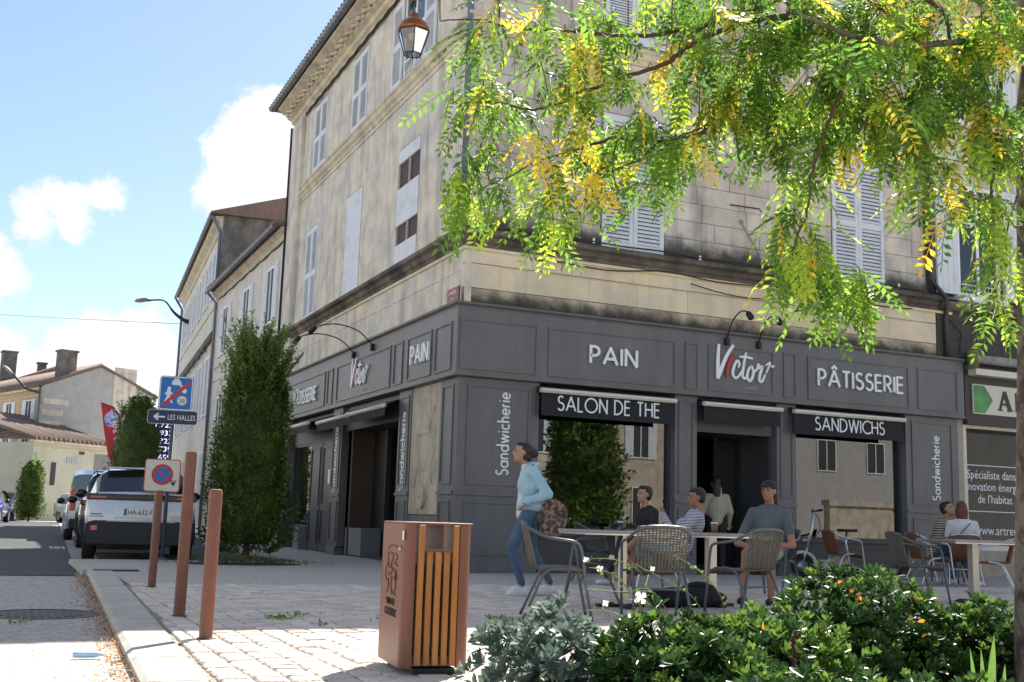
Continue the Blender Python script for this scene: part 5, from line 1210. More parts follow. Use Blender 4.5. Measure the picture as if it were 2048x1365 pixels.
# side panel (with cut emblem), rounded front corner posts
q = MB(); q.prism([(0,.52),(.0,.05)]+arc(.05,.05,.05,.05,180,270,6)+[(.065,0),(.065,.02),(.02,.05),(.02,.52)], lambda p: Bp(p[0],p[1],.03), lambda p: Bp(p[0],p[1],h-.012)); side = fixed(q, 'side_panel', bw, BN)
q = MB(); q.prism([(bwid,.52),(bwid,.05)]+arc(bwid-.05,.05,.05,.05,0,-90,6)+[(bwid-.07,0),(bwid-.07,.02),(bwid-.02,.05),(bwid-.02,.52)], lambda p: Bp(p[0],p[1],.03), lambda p: Bp(p[0],p[1],h-.012)); fixed(q, 'side_panel', bw, BN)
bb(.0,bwid,.5,.52,.03,h-.2,'back_panel',bw); bb(.0,bwid,0.0,.52,h-.012,h,'top_plate',bw,.004)
bb(.075,bwid-.075,.0,.5,.0,.03,'foot',black)
lin = mat('galvanised liner', (.12,.125,.11), .5, .4, c2=(.05,.05,.045), scale=4)
bb(.07,bwid-.07,.05,.48,.04,h-.19,'liner',lin); bb(.065,bwid-.065,.012,.03,.04,.09,'rail',bw); bb(.065,bwid-.065,.012,.03,h-.22,h-.16,'rail',bw)
bb(bwid*.58,bwid*.59,.02,.5,h-.16,h-.012,'divider',bw)
n = 5; gap = (bwid-.14)/n
for i in range(n):
    tall = i in (0, n-1); a = .078+i*gap; bb(a, a+gap*.68, -.012, .011, .045, (h-.014 if tall else h-.155), 'slat', wood, .004)
bb(.078+gap*.68,bwid-.078-gap*.68,-.008,.011,h-.152,h-.14,'opening_lip',bw)
FS0 = lambda x, y, k: Bp(-.001-k, .34-x, y)
FS = lambda x, y, k: Bp(-.001-k, .40-x*1.45, h*(.5+(y-.33)*.78))      # on the left side panel, reading towards the front
cutm = mat('emblem cut', (.035,.015,.01), .7)
q = MB()
for i, pts in enumerate(([(.03,.72),(.05,.75),(.12,.76),(.19,.74)],[(.03,.7),(.03,.62),(.05,.56)],[(.06,.68),(.1,.69),(.11,.64),(.08,.6),(.1,.55),(.09,.5)],[(.14,.69),(.18,.66),(.15,.62),(.19,.58)],[(.02,.6),(-.01,.5),(.02,.44)],[(.05,.56),(.13,.55),(.16,.5),(.1,.47),(.05,.5)],[(.04,.46),(.05,.38),(.02,.34)],[(.1,.47),(.09,.4),(.12,.33)],[(.15,.5),(.17,.4),(.14,.35),(.17,.33)],[(.13,.55),(.17,.53),(.18,.46)],[(.06,.52),(.03,.5)],[(.1,.6),(.14,.6)])):
    ribbon(q, smooth(pts, 3), .009, FS, 0, .0016+.0001*i)
fixed(q, 'town_emblem', cutm, side)
text('VILLE DE', .05, cutm, side, frame(FS0(-.02,h*.43,.0015), -by, (0,0,1))); text('COGNAC', .062, cutm, side, frame(FS0(-.05,h*.355,.0015), -by, (0,0,1)))
q = MB(); q.prism(arc(.02,.66,.0,.0,0,0,1) if False else [(.33,.88*h),(.30,.88*h),(.30,.94*h),(.33,.94*h)], lambda p: FS0(p[0],p[1],0), lambda p: FS0(p[0],p[1],.002)); fixed(q, 'sticker', white, side)
MB().ell(FS0(.28,h*.82,.004),(.014,.014,.014),10,6).build('lock', rim, side, True)

# ---------------------------------------------------------------- chairs
alu = mat('brushed aluminium', (.6,.6,.62), .3, .9); alud = mat('dark coated tube', (.10,.11,.125), .35, .3)
def weave(name, c, c2):
    m = mat(name, c, .7, var=.1); t = m.node_tree; L_ = t.links.new; b = [n for n in t.nodes if n.type == 'BSDF_PRINCIPLED'][0]
    g_ = t.nodes.new('ShaderNodeTexCoord'); wv = []
    for d_ in ('X', 'Z'):
        w = t.nodes.new('ShaderNodeTexWave'); w.bands_direction = d_; w.inputs['Scale'].default_value = 26 if d_ == 'X' else 34; L_(g_.outputs['Object'], w.inputs['Vector']); wv.append(w)
    mu = t.nodes.new('ShaderNodeMath'); mu.operation = 'MULTIPLY'; L_(wv[0].outputs['Fac'], mu.inputs[0]); L_(wv[1].outputs['Fac'], mu.inputs[1])
    x = t.nodes.new('ShaderNodeMix'); x.data_type = 'RGBA'; L_(mu.outputs[0], x.inputs['Factor']); x.inputs['A'].default_value = (*c2, 1); x.inputs['B'].default_value = (*c, 1); L_(x.outputs['Result'], b.inputs['Base Color'])
    bp = t.nodes.new('ShaderNodeBump'); bp.inputs['Strength'].default_value = .9; bp.inputs['Distance'].default_value = .01; L_(mu.outputs[0], bp.inputs['Height']); L_(bp.outputs[0], b.inputs['Normal']); return m
wg = weave('grey rattan', (.36,.34,.29), (.13,.12,.1)); wd_ = weave('dark grey rattan', (.12,.125,.13), (.04,.04,.045)); wo = weave('orange rattan', (.50,.21,.075), (.2,.07,.02))
def make_chair(label, wv, tb):
    A = thing('bistro_chair', label, 'chair', (0,0,0), 0, 'rattan terrace chairs')
    def sheet(fn, nu, nv, th, nm):
        q = MB()
        for side in (0, 1):
            for i in range(nu+1):
                for j in range(nv+1): q.v.append(tuple(fn(i/nu, j/nv, side*th)))
        n2 = (nu+1)*(nv+1)
        for i in range(nu):
            for j in range(nv):
                a = i*(nv+1)+j; q.f.append((a, a+1, a+nv+2, a+nv+1)); q.f.append((n2+a, n2+a+nv+1, n2+a+nv+2, n2+a+1))
        rim_ = [i*(nv+1) for i in range(nu+1)]+[nu*(nv+1)+j for j in range(1, nv+1)]+[i*(nv+1)+nv for i in range(nu-1, -1, -1)]+[j for j in range(nv-1, 0, -1)]
        for k in range(len(rim_)): a, b = rim_[k], rim_[(k+1) % len(rim_)]; q.f.append((a, b, b+n2, a+n2))
        return fixed(q, nm, wv, A, smooth=True)
    sheet(lambda u, v, t: ((u-.5)*(.44-.03*(1-v)), -.2+.43*v, .435-.02*math.sin(math.pi*u)*math.sin(math.pi*v)-(.05*max(0,v-.85)/.15)**1-t), 8, 8, .022, 'seat')
    fb = lambda u, v, k=0: ((u-.5)*(.40+.05*v), -.2-.10*v-.035*math.sin(math.pi*u)-k, .42+.37*v+.02*math.sin(math.pi*u)*v)
    q = MB()
    for i in range(15): q.tube([fb(i/14, j/6, .004) for j in range(7)], .0085, 4)
    for j in range(19): q.tube([fb(i/8, j/18, -.004) for i in range(9)], .0072, 4)
    q.build('backrest', wv, A, True, kind='stuff')
    q = MB(); pts = []
    for sx in (-1, 1):
        p_ = [(sx*.25,.27,.0),(sx*.265,.21,.3),(sx*.275,.17,.57),(sx*.285,.12,.645),(sx*.29,.0,.665),(sx*.275,-.14,.69),(sx*.235,-.27,.75)]
        pts = p_+[(sx*.14,-.325,.795)] if sx < 0 else pts+[(.14,-.325,.795)]+p_[::-1]
    MB().tube(smooth3(pts, 4), .0135, 8).build('arm_frame', tb, A, True)
    for sx in (-1, 1): MB().tube(smooth3([(sx*.225,.05,.43),(sx*.23,-.12,.4),(sx*.235,-.2,.25),(sx*.26,-.31,.0)], 3), .013, 8).build('leg', tb, A, True)
    MB().tube([(-.26,.2,.4),(-.2,.2,.4),(.2,.2,.4),(.26,.2,.4)], .011, 6).build('stretcher', tb, A, True); MB().tube([(-.235,-.2,.26),(.235,-.2,.26)], .01, 6).build('stretcher', tb, A, True)
    return A
def rzdir(dx, dy): return math.atan2(dy, dx)-math.pi/2     # local +y points along (dx, dy)
def img_dir(a):   # direction on the ground: 0 = to the right in the picture, 90 = away
    return R(a)-YAW
cg = make_chair('grey woven chair seen side-on in front of the walking woman', wg, alud)
chs = [(cg, (1112,1236), 5, None)]
def place(o, uv, ang, label=None, zz=0):
    p = at(uv[0], uv[1], z=0)
    a = img_dir(ang)-math.pi/2
    if label is None: o.location = (p.x,p.y,zz); o.rotation_euler = (0,0,a); return o
    return dup(o, (p.x,p.y,zz), a, label)
place(cg, (1115,1236), 2)
cd = make_chair('dark grey chair behind the side-on chair, turned away to the left', wd_, alud); place(cd, (1180,1212), 175)
place(cg, (1310,1236), 95, 'pale grey chair whose sunlit back faces the camera at the middle table')
place(cg, (1487,1228), 125, 'grey chair turned half away in front of the man in the cap')
place(cd, (1545,1192), -130, 'dark chair carrying the man in the cap')
co = make_chair('orange woven chair under the man in the striped shirt', wo, alu); place(co, (1325,1190), 185)
place(co, (1690,1160), 10, 'orange woven chair alone beside the scooter')
place(cg, (1838,1204), 4, 'large grey chair at the right table with silver tube, seen side-on')
place(co, (1862,1172), 10, 'orange chair partly hidden behind the large grey chair')
place(co, (1925,1172), 80, 'orange chair under the woman in the white top')
place(co, (1985,1186), 160, 'orange chair right of the table post, beside the tree trunk')
place(cd, (1270,1172), -60, 'dark chair under the man in the black shirt')
place(cd, (1195,1165), 10, 'dark chair facing the man in the black shirt')
place(cd, (1890,1165), -120, 'dark chair under the man in the beige striped sweater')
# ---------------------------------------------------------------- tables
ttop = mat('grey table top', (.32,.32,.31), .4, .3, var=.15); tleg = mat('brushed leg', (.55,.53,.48), .35, .6)
def table(label, p, w, d, rz=0, par=None):
    A = thing('bistro_table', label, 'table', (p[0],p[1],0), rz, 'terrace tables')
    MB().box(-w/2,w/2,-d/2,d/2,.715,.745).build('tabletop', ttop, A, bevel=.006); MB().box(-w/2+.01,w/2-.01,-d/2+.01,d/2-.01,.7,.7145).build('rim', alu, A)
    MB().box(-.045,.045,-.045,.045,.02,.7).build('leg', tleg, A); MB().box(-.25,.25,-.04,.04,0,.03).box(-.04,.04,-.25,-.041,0,.0299).box(-.04,.04,.041,.25,0,.0299).build('base', plas, A)
    return A
t1 = at(1240,1214,z=0); t2 = at(1418,1213,z=0); t3 = at(1943,1206,z=0)
table('left table of the joined pair behind the pale grey chair', t1, 1.08, .7, -.1); table('right table of the joined pair carrying the paper cup', (t2.x+.02,t2.y,0), 1.08, .7, -.1)
table('table at the right edge between the large grey chair and the trunk', (t3.x+.05,t3.y,0), 1.1, .7, -.1)
p4 = at(1265,1150,z=0); table('table with food before the man in the black shirt', (p4.x,p4.y,0), .7, .7)
p5 = at(1960,1150,z=0); table('table between the seated couple on the right', (p5.x,p5.y+.3,0), .7, .7)
cp = at(1429,1064,y=t2.y); C_ = thing('paper_cup', 'brown paper cup with white rim on the right joined table', 'cup', (cp.x,t2.y,.746)); MB().lathe([(.028,0),(.038,.1)], 18).build('cup', mat('cup brown', (.25,.1,.05), .6), C_, True); MB().lathe([(.039,.095),(.04,.108),(.036,.108)], 18).build('rim', white, C_, True)
p = at(1255,1040,z=.76); o = MB().ell((0,0,0),(.18,.09,.03),14,7).build('sandwich', mat('bread crust', (.35,.18,.07), .8), None, True); o.location = (p4.x-.05,p4.y-.1,.775); tag(o, 'paper wrapped sandwich on the table of the man in black', 'sandwich')
o = MB().box(-.07,.07,-.003,.003,0,.1).build('phone', mat('phone case', (.5,.55,.65), .3)); o.location = (p4.x-.25,p4.y-.05,.75); o.rotation_euler = (-.3,0,.5); tag(o, 'pale phone propped on the table before the man in black', 'phone')
bg_ = at(1370,1214,z=0); o = MB().ell((0,0,.09),(.5,.2,.11),16,10).ell((.2,.05,.15),(.2,.15,.1)).build('black_bag', mat('black cloth', (.012,.012,.014), .9, bump=.5, bscale=20), None, True); o.location = (bg_.x,bg_.y,0); tag(o, 'black bag lying on the ground between the table legs', 'bag')

# ---------------------------------------------------------------- people
skin = mat('skin', (.42,.24,.16), .55, var=.12, scale=9); skin2 = mat('tanned skin', (.36,.17,.10), .55, var=.12, scale=9); hairb = mat('dark hair', (.018,.011,.008), .5, bump=.5, bscale=60); hairr = mat('red brown hair', (.12,.035,.015), .5, bump=.5, bscale=60)
denim = mat('blue denim', (.045,.085,.16), .8, c2=(.075,.125,.21), scale=7, bump=.7, bscale=14); lblue = mat('light blue jacket', (.38,.56,.64), .65, c2=(.30,.48,.57), scale=5, bump=1., bscale=11)
shirtw = mat('white shirt', (.65,.6,.6), .7); shoe = mat('white shoe', (.7,.7,.74), .6); eyem = mat('eye', (.02,.015,.012), .2); lipm = mat('lip', (.3,.1,.08), .5)
def solid(name, m, caps, ells, par, vox=.014, sm=4):
    q = MB()
    for c in caps: q.cap(*c)
    for e in ells: q.ell(*e[:2], 14, 9, *( [e[2]] if len(e) > 2 else []))
    o = q.build(name, m, par, True); r = o.modifiers.new('r', 'REMESH'); r.mode = 'VOXEL'; r.voxel_size = vox; r.use_smooth_shade = True
    s = o.modifiers.new('s', 'SMOOTH'); s.factor = .5; s.iterations = sm; return o
def head_geo(c, yaw=0, pitch=0, s=1.):
    """ellipsoids of a head centred at c, face along local +y turned by yaw"""
    rot = Matrix.Rotation(yaw, 3, 'Z') @ Matrix.Rotation(-pitch, 3, 'X'); c = Vector(c); T = lambda x, y, z: c+rot @ Vector((x, y, z))*s
    e = [(T(0,-.01,.03),(.077*s,.097*s,.09*s),rot),(T(0,.025,-.03),(.06*s,.07*s,.085*s),rot),(T(0,.06,-.085),(.028*s,.03*s,.025*s),rot),
         (T(0,.1,-.012),(.012*s,.02*s,.022*s),rot),(T(0,.092,.01),(.009*s,.012*s,.03*s),rot),(T(.078,-.005,-.005),(.01*s,.02*s,.032*s),rot),(T(-.078,-.005,-.005),(.01*s,.02*s,.032*s),rot),
         (T(0,.085,-.052),(.024*s,.012*s,.012*s),rot),(T(0,.075,.035),(.055*s,.02*s,.014*s),rot)]
    return e, T, rot
def face_bits(T, rot, par, s=1.):
    for sx in (-1, 1):
        MB().ell(T(sx*.03,.086,.008), (.013*s,.008*s,.007*s), 10, 6, rot).build('eye', eyem, par, True)
    MB().ell(T(0,.097,-.052), (.024*s,.005*s,.007*s), 10, 6, rot).build('mouth', lipm, par, True)
    for sx in (-1, 1): MB().ell(T(sx*.03,.094,.03), (.018*s,.005*s,.004*s), 8, 5, rot).build('eyebrow', hairb, par, True)
def hand(c, d, up, s=1.):
    """capsules of a hand with palm at c, fingers along d, slightly curled towards -up"""
    c, d, up = Vector(c), Vector(d).normalized(), Vector(up).normalized(); w = d.cross(up).normalized(); o = [(c-d*.02, .022*s, c+d*.05*s, .026*s)]
    for i, L_ in enumerate((.07,.08,.075,.058)):
        b = c+d*.05*s+w*(.03-.02*i)*s; m_ = b+(d*.7-up*.25)*L_*.6*s; e = m_+(d*.4-up*.6)*L_*.5*s
        o += [(b,.0095*s,m_,.009*s),(m_,.009*s,e,.0075*s)]
    t_ = c+w*.03*s; o += [(t_,.012*s,t_+(w*.6+d*.6)*.04*s,.01*s),(t_+(w*.6+d*.6)*.04*s,.01*s,t_+(w*.5+d*1.2-up*.3)*.055*s,.008*s)]
    return o
# woman walking
wp = at(1054,1192,z=0); WM = thing('person', 'walking person in a light blue jacket, jeans and white sneakers with a flowered tote', 'person', (wp.x,wp.y,0), img_dir(188)-math.pi/2)
hz = .92; he, T, rot = head_geo((0,.095,1.555), 0.0, -.12)
hipL, hipR = Vector((-.09,0,hz)), Vector((.09,-.0,hz)); kL, kR = Vector((-.09,.2,.52)), Vector((.09,-.05,.5)); aL, aR = Vector((-.09,.08,.11)), Vector((.09,-.26,.12))
solid('body', skin, [((0,.03,1.36),.05,(0,.075,1.5),.047),(kL,.05,aL,.036),(kR,.05,aR,.036)]+hand((-.2,.1,.98),(0,.6,-.8),(0,-.8,-.6)), he, WM, .011)
face_bits(T, rot, WM)
solid('hair', hairb, [], [(T(0,-.03,.03),(.086,.097,.095),rot),(T(0,-.13,.015),(.05,.055,.055),rot),(T(0,-.05,-.04),(.075,.065,.06),rot),(T(0,.03,.09),(.065,.055,.03),rot)], WM, .012)
solid('trousers', denim, [(hipL,.105,kL,.07),(kL,.068,aL+Vector((0,0,.03)),.045),(hipR,.105,kR,.07),(kR,.068,aR+Vector((0,0,.03)),.045),((0,0,.95),.12,(0,0,1.0),.115)], [], WM, .014)
solid('shirt', shirtw, [((0,.035,.9),.125,(0,.04,1.3),.085),((0,.04,1.3),.075,(0,.05,1.41),.055)], [], WM, .014)
solid('jacket', lblue, [((0,-.01,.97),.15,(0,.0,1.2),.135),((0,-.0,1.2),.135,(0,.015,1.34),.1),((-.17,-.0,1.35),.068,(-.25,-.16,1.1),.062),((-.25,-.16,1.1),.062,(-.2,.05,1.02),.052),((.17,-.02,1.35),.068,(.25,-.14,1.1),.06),((.25,-.14,1.1),.06,(.2,.07,1.0),.05),((-.16,.015,1.34),.075,(.16,.015,1.34),.075),((-.05,.0,1.4),.062,(.05,.0,1.4),.062)], [((0,-.02,.97),(.215,.17,.1)),((0,-.01,1.2),(.195,.155,.18)),((0,-.05,1.43),(.085,.06,.035))], WM, .013, 5)
for sx, a in ((-1, aL), (1, aR)):
    solid('shoe', shoe, [(a+Vector((0,-.03,-.06)),.045,a+Vector((0,.13,-.08)),.035)], [(a+Vector((0,.03,-.04)),(.045,.09,.045))], WM, .01)
    MB().obox(a+Vector((0,.05,-.1)), (.085,0,0), (0,.25,0), (0,0,.02)).build('sole', mat('sole', (.6,.55,.5), .7), WM, bevel=.008)
tote = mat('flowered tote cloth', (.35,.2,.16), .85, c2=(.06,.05,.035), scale=22, contrast=(.42,.55)); TG = thing('tote_bag', 'flowered tote bag hanging behind the walking person on a strap', 'bag', (wp.x,wp.y,0), img_dir(188)-math.pi/2)
solid('bag', tote, [], [((-.16,-.24,.86),(.05,.17,.2)),((-.16,-.23,.75),(.05,.15,.12))], TG, .014)
MB().tube(smooth3([(-.17,-.12,1.05),(-.2,-.04,1.25),(-.15,-.0,1.42),(-.1,-.06,1.3),(-.13,-.2,1.02)]), .012, 6).build('strap', mat('olive strap', (.12,.12,.04), .7), TG, True)
# seated figures
def seated(label, uv, ang, shirt, legs, sk, hr, lean=-.15, head_yaw=0, head_pitch=0, arm=None, hat=None, seat=.46, longleg=False, long_hair=False, sleeves=True, kneeup=0, s=1., footm=None):
    p = at(uv[0], uv[1], z=0); A = thing('person', label, 'person', (p.x,p.y,0), img_dir(ang)-math.pi/2); A.scale = (s,s,s)
    hp = Vector((0,-.08,seat+.08)); ch = hp+Vector((0,lean*.9,.36)); nk = hp+Vector((0,lean*1.15,.5)); hc = nk+Vector((0,.05,.16))
    he, T, rot = head_geo(hc, head_yaw, head_pitch)
    kn = [Vector((sx*.13,.36,seat+.06+(kneeup if sx < 0 else 0))) for sx in (-1,1)]; an = [Vector((sx*.14,.42+(.06 if sx > 0 else -.02),.1)) for sx in (-1,1)]
    if kneeup: an[0] = kn[1]+Vector((-.02,.16,-.02))
    arm = arm or {}
    caps = [(nk+Vector((0,-.0,-.06)),.055,nk+Vector((0,.03,.06)),.055)]; hands = []; slv = []
    for sx in (-1, 1):
        sh = ch+Vector((sx*.18,0,.06)); el = sh+Vector((sx*.06,.02,-.28)); wr = el+Vector((-sx*.06,.24,.03)); hd = Vector((-sx*.3,1,0))
        if sx in arm: el, wr, hd = [Vector(v) for v in arm[sx]]
        caps += [(sh,.05,el,.042),(el,.042,wr,.028)]; hands += hand(wr+Vector(hd).normalized()*.03, hd, (0,0,1))
        slv += [(sh,.066,sh.lerp(el,.65 if not sleeves else 1.),.056)]+([(el,.056,wr,.042)] if sleeves else [])
    for i in (0, 1): caps += [(kn[i],.058,an[i],.042),(hp+Vector(((-1,1)[i]*.1,.1,0)),.08,kn[i],.06),(an[i]+Vector((0,0,-.04)),.035,an[i]+Vector((0,.13,-.06)),.03)]
    solid('body', sk, caps+hands, he, A, .012); face_bits(T, rot, A)
    if hr is not None:
        he_ = [(T(0,-.03,.035),(.087,.096,.095),rot),(T(0,-.05,-.03),(.078,.06,.05),rot),(T(0,.03,.092),(.068,.06,.033),rot)]
        if long_hair: he_ += [(T(0,-.06,-.06),(.1,.07,.14),rot),(T(0,-.07,-.15),(.09,.05,.1),rot)]
        solid('hair', hr, [], he_, A, .012)
    solid('shirt', shirt, slv+[(hp+Vector((-.08,0,.02)),.12,hp+Vector((.08,0,.02)),.12),(ch+Vector((-.13,0,.05)),.08,ch+Vector((.13,0,.05)),.08)], [(hp.lerp(ch,.5),(.18,.13,.24)),(ch,(.2,.125,.17))], A, .013, 5)
    lg = []
    for i in (0, 1):
        lg += [(hp+Vector(((-1,1)[i]*.09,.02,-.0)),.105,kn[i]-(Vector((0,.0,0)) if longleg else (kn[i]-hp)*.12),.078)]
        if longleg: lg += [(kn[i],.074,an[i]+Vector((0,0,.02)),.055)]
    solid('trousers' if longleg else 'shorts', legs, lg, [], A, .014)
    for i in (0, 1): solid('shoe', footm or shoe, [(an[i]+Vector((0,-.03,-.055)),.045,an[i]+Vector((0,.14,-.065)),.037)], [], A, .012)
    if hat:
        solid('cap', hat, [], [(T(0,-.015,.055),(.092,.105,.075),rot),(T(0,.11,.055),(.06,.06,.012),rot)], A, .011)
    return A
def stripes(name, c, c2, sc, d_='Z'):
    m = mat(name, c, .8, bump=.7, bscale=11); t = m.node_tree; b = [n for n in t.nodes if n.type == 'BSDF_PRINCIPLED'][0]; g_ = t.nodes.new('ShaderNodeTexCoord'); w = t.nodes.new('ShaderNodeTexWave'); w.bands_direction = d_; w.inputs['Scale'].default_value = sc; w.inputs['Distortion'].default_value = .6
    t.links.new(g_.outputs['Object'], w.inputs['Vector']); r = t.nodes.new('ShaderNodeMapRange'); r.inputs['From Min'].default_value = .42; r.inputs['From Max'].default_value = .58; t.links.new(w.outputs['Fac'], r.inputs['Value'])
    x = t.nodes.new('ShaderNodeMix'); x.data_type = 'RGBA'; x.inputs['A'].default_value = (*c, 1); x.inputs['B'].default_value = (*c2, 1); t.links.new(r.outputs[0], x.inputs['Factor']); t.links.new(x.outputs['Result'], b.inputs['Base Color']); return m
blk = mat('black t-shirt', (.012,.012,.016), .8, bump=.6, bscale=11); gsh = mat('grey t-shirt', (.11,.125,.14), .8, var=.2, bump=.8, bscale=10); shortb = mat('light blue shorts', (.15,.38,.55), .8); khaki = mat('grey shorts', (.28,.29,.27), .8); capm = mat('black cap', (.012,.012,.016), .7); boot = mat('black boots', (.01,.01,.011), .6)
seated('seated person in a striped top and blue shorts holding a hand to the chin', (1332,1192), 184, stripes('navy striped jersey', (.7,.7,.72), (.02,.025,.1), 17), shortb, skin2, hairb, lean=-.3, head_pitch=.1, arm={-1: ((-.2,-.06,.72),(-.06,.06,.98),(.1,.1,.5))}, sleeves=True, kneeup=.16, s=.95)
seated('seated person in a black t-shirt eating at the table by the left shop window', (1290,1172), 200, blk, mat('dark trousers', (.02,.02,.03), .8), skin, hairb, lean=0.05, head_yaw=.1, head_pitch=-.1, sleeves=False, longleg=True)
seated('seated heavy person in a grey t-shirt and black cap facing the square', (1532,1205), -115, gsh, khaki, skin2, None, lean=-.12, hat=capm, sleeves=False, s=1.02, head_yaw=-.2, arm={-1: ((-.3,.05,.62),(-.06,.24,.6),(1,.3,-.2)), 1: ((.3,.05,.62),(.06,.24,.58),(-1,.3,-.2))}, footm=boot)
seated('seated person with dark hair in a beige sweater with black sleeve stripes', (1886,1168), -40, stripes('beige striped knit', (.5,.42,.33), (.05,.04,.03), 8), denim, skin, hairb, lean=.12, head_pitch=-.3, longleg=True)
seated('seated person with red-brown hair and white top seen from behind', (1928,1172), 70, mat('white top', (.62,.62,.65), .8, bump=.3, bscale=15), denim, skin, hairr, lean=.0, long_hair=True, longleg=True, sleeves=False)
MB().tube([(.12,-.235,.98),(-.14,-.22,.7)], .008, 5).build('shoulder_strap', blk, bpy.data.objects['person.005'])
# person in the doorway seen from behind
dp = at(1405,1130,z=0); DP = thing('person', 'person in a cream sweater and black trousers standing in the shop doorway', 'person', (4.95,.25,.02), R(-20)); he, T, rot = head_geo((0,.02,1.5))
solid('body', skin, [((0,0,1.3),.05,(0,.01,1.44),.047)]+hand((-.24,.08,.82),(0,.3,-1),(0,1,0))+hand((.24,.08,.82),(0,.3,-1),(0,1,0)), he, DP, .012); face_bits(T, rot, DP)
solid('hair', hairb, [], [(T(0,-.025,.05),(.085,.1,.085),rot),(T(0,-.07,-.08),(.08,.05,.16),rot),(T(0,-.08,-.2),(.05,.04,.1),rot)], DP, .012)
solid('sweater', mat('cream knit', (.40,.34,.25), .85, bump=.4, bscale=60), [((0,0,.92),.15,(0,0,1.18),.15),((-.15,0,1.28),.075,(.15,0,1.28),.075),((-.18,0,1.28),.07,(-.25,-.02,1.04),.06),((-.25,-.02,1.04),.06,(-.24,.07,.85),.045),((.18,0,1.28),.07,(.25,-.02,1.04),.06),((.25,-.02,1.04),.06,(.24,.07,.85),.045)], [((0,0,1.1),(.2,.14,.24))], DP, .014)
solid('trousers', blk, [((-.09,0,.88),.11,(-.1,.01,.48),.075),((-.1,.01,.48),.072,(-.1,0,.06),.06),((.09,0,.88),.11,(.1,.01,.48),.075),((.1,.01,.48),.072,(.1,0,.06),.06)], [], DP, .016)
for sx in (-1, 1): solid('shoe', boot, [((sx*.1,-.03,.045),.045,(sx*.1,.14,.035),.035)], [], DP, .014)

# ---------------------------------------------------------------- three-wheel electric scooter
sp2 = at(1655,1158,z=0); SC = thing('electric_scooter', 'cream three-wheel electric scooter with tall handlebar by the right shop window', 'scooter', (sp2.x+.12,sp2.y+.15,0), img_dir(180)-math.pi/2)
crm = mat('scooter cream', (.55,.52,.36), .35, coat=.5)
def wheel(c, r, w, par): 
    t_ = MB().tube([(c[0]-w/2,c[1],c[2]),(c[0]-w/2+.01,c[1],c[2]),(c[0]+w/2-.01,c[1],c[2]),(c[0]+w/2,c[1],c[2])], [r*.86,r,r,r*.86], 22).build('wheel', tyre, par, True); MB().tube([(c[0]-w/2-.004,c[1],c[2]),(c[0]+w/2+.004,c[1],c[2])], r*.5, 14).build('hub', rim, t_, True)
wheel((0,.42,.19), .19, .07, SC); wheel((-.2,-.35,.13), .13, .07, SC); wheel((.2,-.35,.13), .13, .07, SC); wheel((-.16,.1,.1),.1,.05,SC)
solid('deck', crm, [((0,-.3,.24),.09,(0,.15,.22),.09),((-.06,-.25,.26),.08,(.06,-.25,.26),.08)], [((0,-.2,.3),(.13,.16,.07))], SC, .015)
q = MB(); pr = arc(.42,.19,.26,.26,20,170,12)+arc(.42,.19,.215,.215,170,20,12); q.prism(pr, lambda p: (-.06,p[0],p[1]), lambda p: (.06,p[0],p[1])); fixed(q, 'mudguard', crm, SC, bevel=.01)
MB().tube([(-.05,.42,.19),(-.055,.38,.4),(-.04,.34,.5)], .014, 6).tube([(.05,.42,.19),(.055,.38,.4),(.04,.34,.5)], .014, 6).build('fork', alu, SC, True)
MB().tube([(0,.36,.42),(0,.26,.75),(0,.22,1.1)], .022, 8).build('steering_column', alu, SC, True); MB().tube([(-.26,.16,1.13),(-.1,.22,1.11),(.1,.22,1.11),(.26,.16,1.13)], .013, 8).build('handlebar', plas, SC, True)
for sx in (-1, 1): MB().tube([(sx*.28,.15,1.13),(sx*.18,.19,1.12)], .02, 8).build('grip', black, SC, True)
MB().tube(smooth3([(.1,.22,1.1),(.14,.1,1.0),(.05,.1,.8),(0,.26,.6)]), .007, 5).build('brake_cable', black, SC, True); MB().cap((0,.34,.62),.035,(0,.38,.62),.045).build('headlamp', rim, SC, True)
MB().tube([(0,-.3,.3),(0,-.34,.78)], .018, 8).build('seat_post', alu, SC, True); MB().box(-.1,.1,-.5,-.2,.78,.83).build('seat', black, SC, bevel=.02); MB().box(-.16,.16,-.3,-.28,.8,.82).build('bracket', plas, SC)

# ---------------------------------------------------------------- hanging copper lantern
lp = at(829, 30, x=-1.6) ; LN = thing('copper_lantern', 'six-sided lantern with copper dome hanging before the top floor', 'lantern', lp); 
Dl = (lp-CAM).dot(fw); kl = Dl/FPX; LN.scale = (1,1,1)
def hexr(r, z): return [(r*math.cos(R(60*k+15)), r*math.sin(R(60*k+15)), z) for k in range(6)]
cop = mat('copper', (.42,.13,.045), .35, .8, c2=(.2,.07,.03), scale=9); r1, r2, z1, z2 = 33*kl, 18*kl, -38*kl, -84*kl
MB().lathe([(32*kl,-36*kl),(31*kl,-30*kl),(25*kl,-18*kl),(14*kl,-9*kl),(7*kl,-6*kl),(9*kl,-2*kl),(6*kl,3*kl),(3*kl,5*kl)], 24).build('dome', cop, LN, True)
a, b = hexr(r1, z1), hexr(r2, z2); q = MB()
for k in range(6):
    q.tube([a[k], b[k]], 1.3*kl, 6); q.tube([a[k], a[(k+1) % 6]], 1.6*kl, 6); q.tube([b[k], b[(k+1) % 6]], 1.3*kl, 6)
a2, b2 = hexr(r1*.78,z1+(z2-z1)*.52), None
q.build('cage', cast, LN, kind='stuff')
for k in range(6): 
    q = MB().add([a[k], a[(k+1) % 6], b[(k+1) % 6], b[k]], [(0,1,2,3)]); q.build('pane', wind, LN)
MB().lathe([(8*kl,-38*kl),(10*kl,-44*kl),(9*kl,-52*kl),(4*kl,-56*kl)], 14).build('bulb', mat('bulb glass', (.6,.6,.58), .2), LN, True)
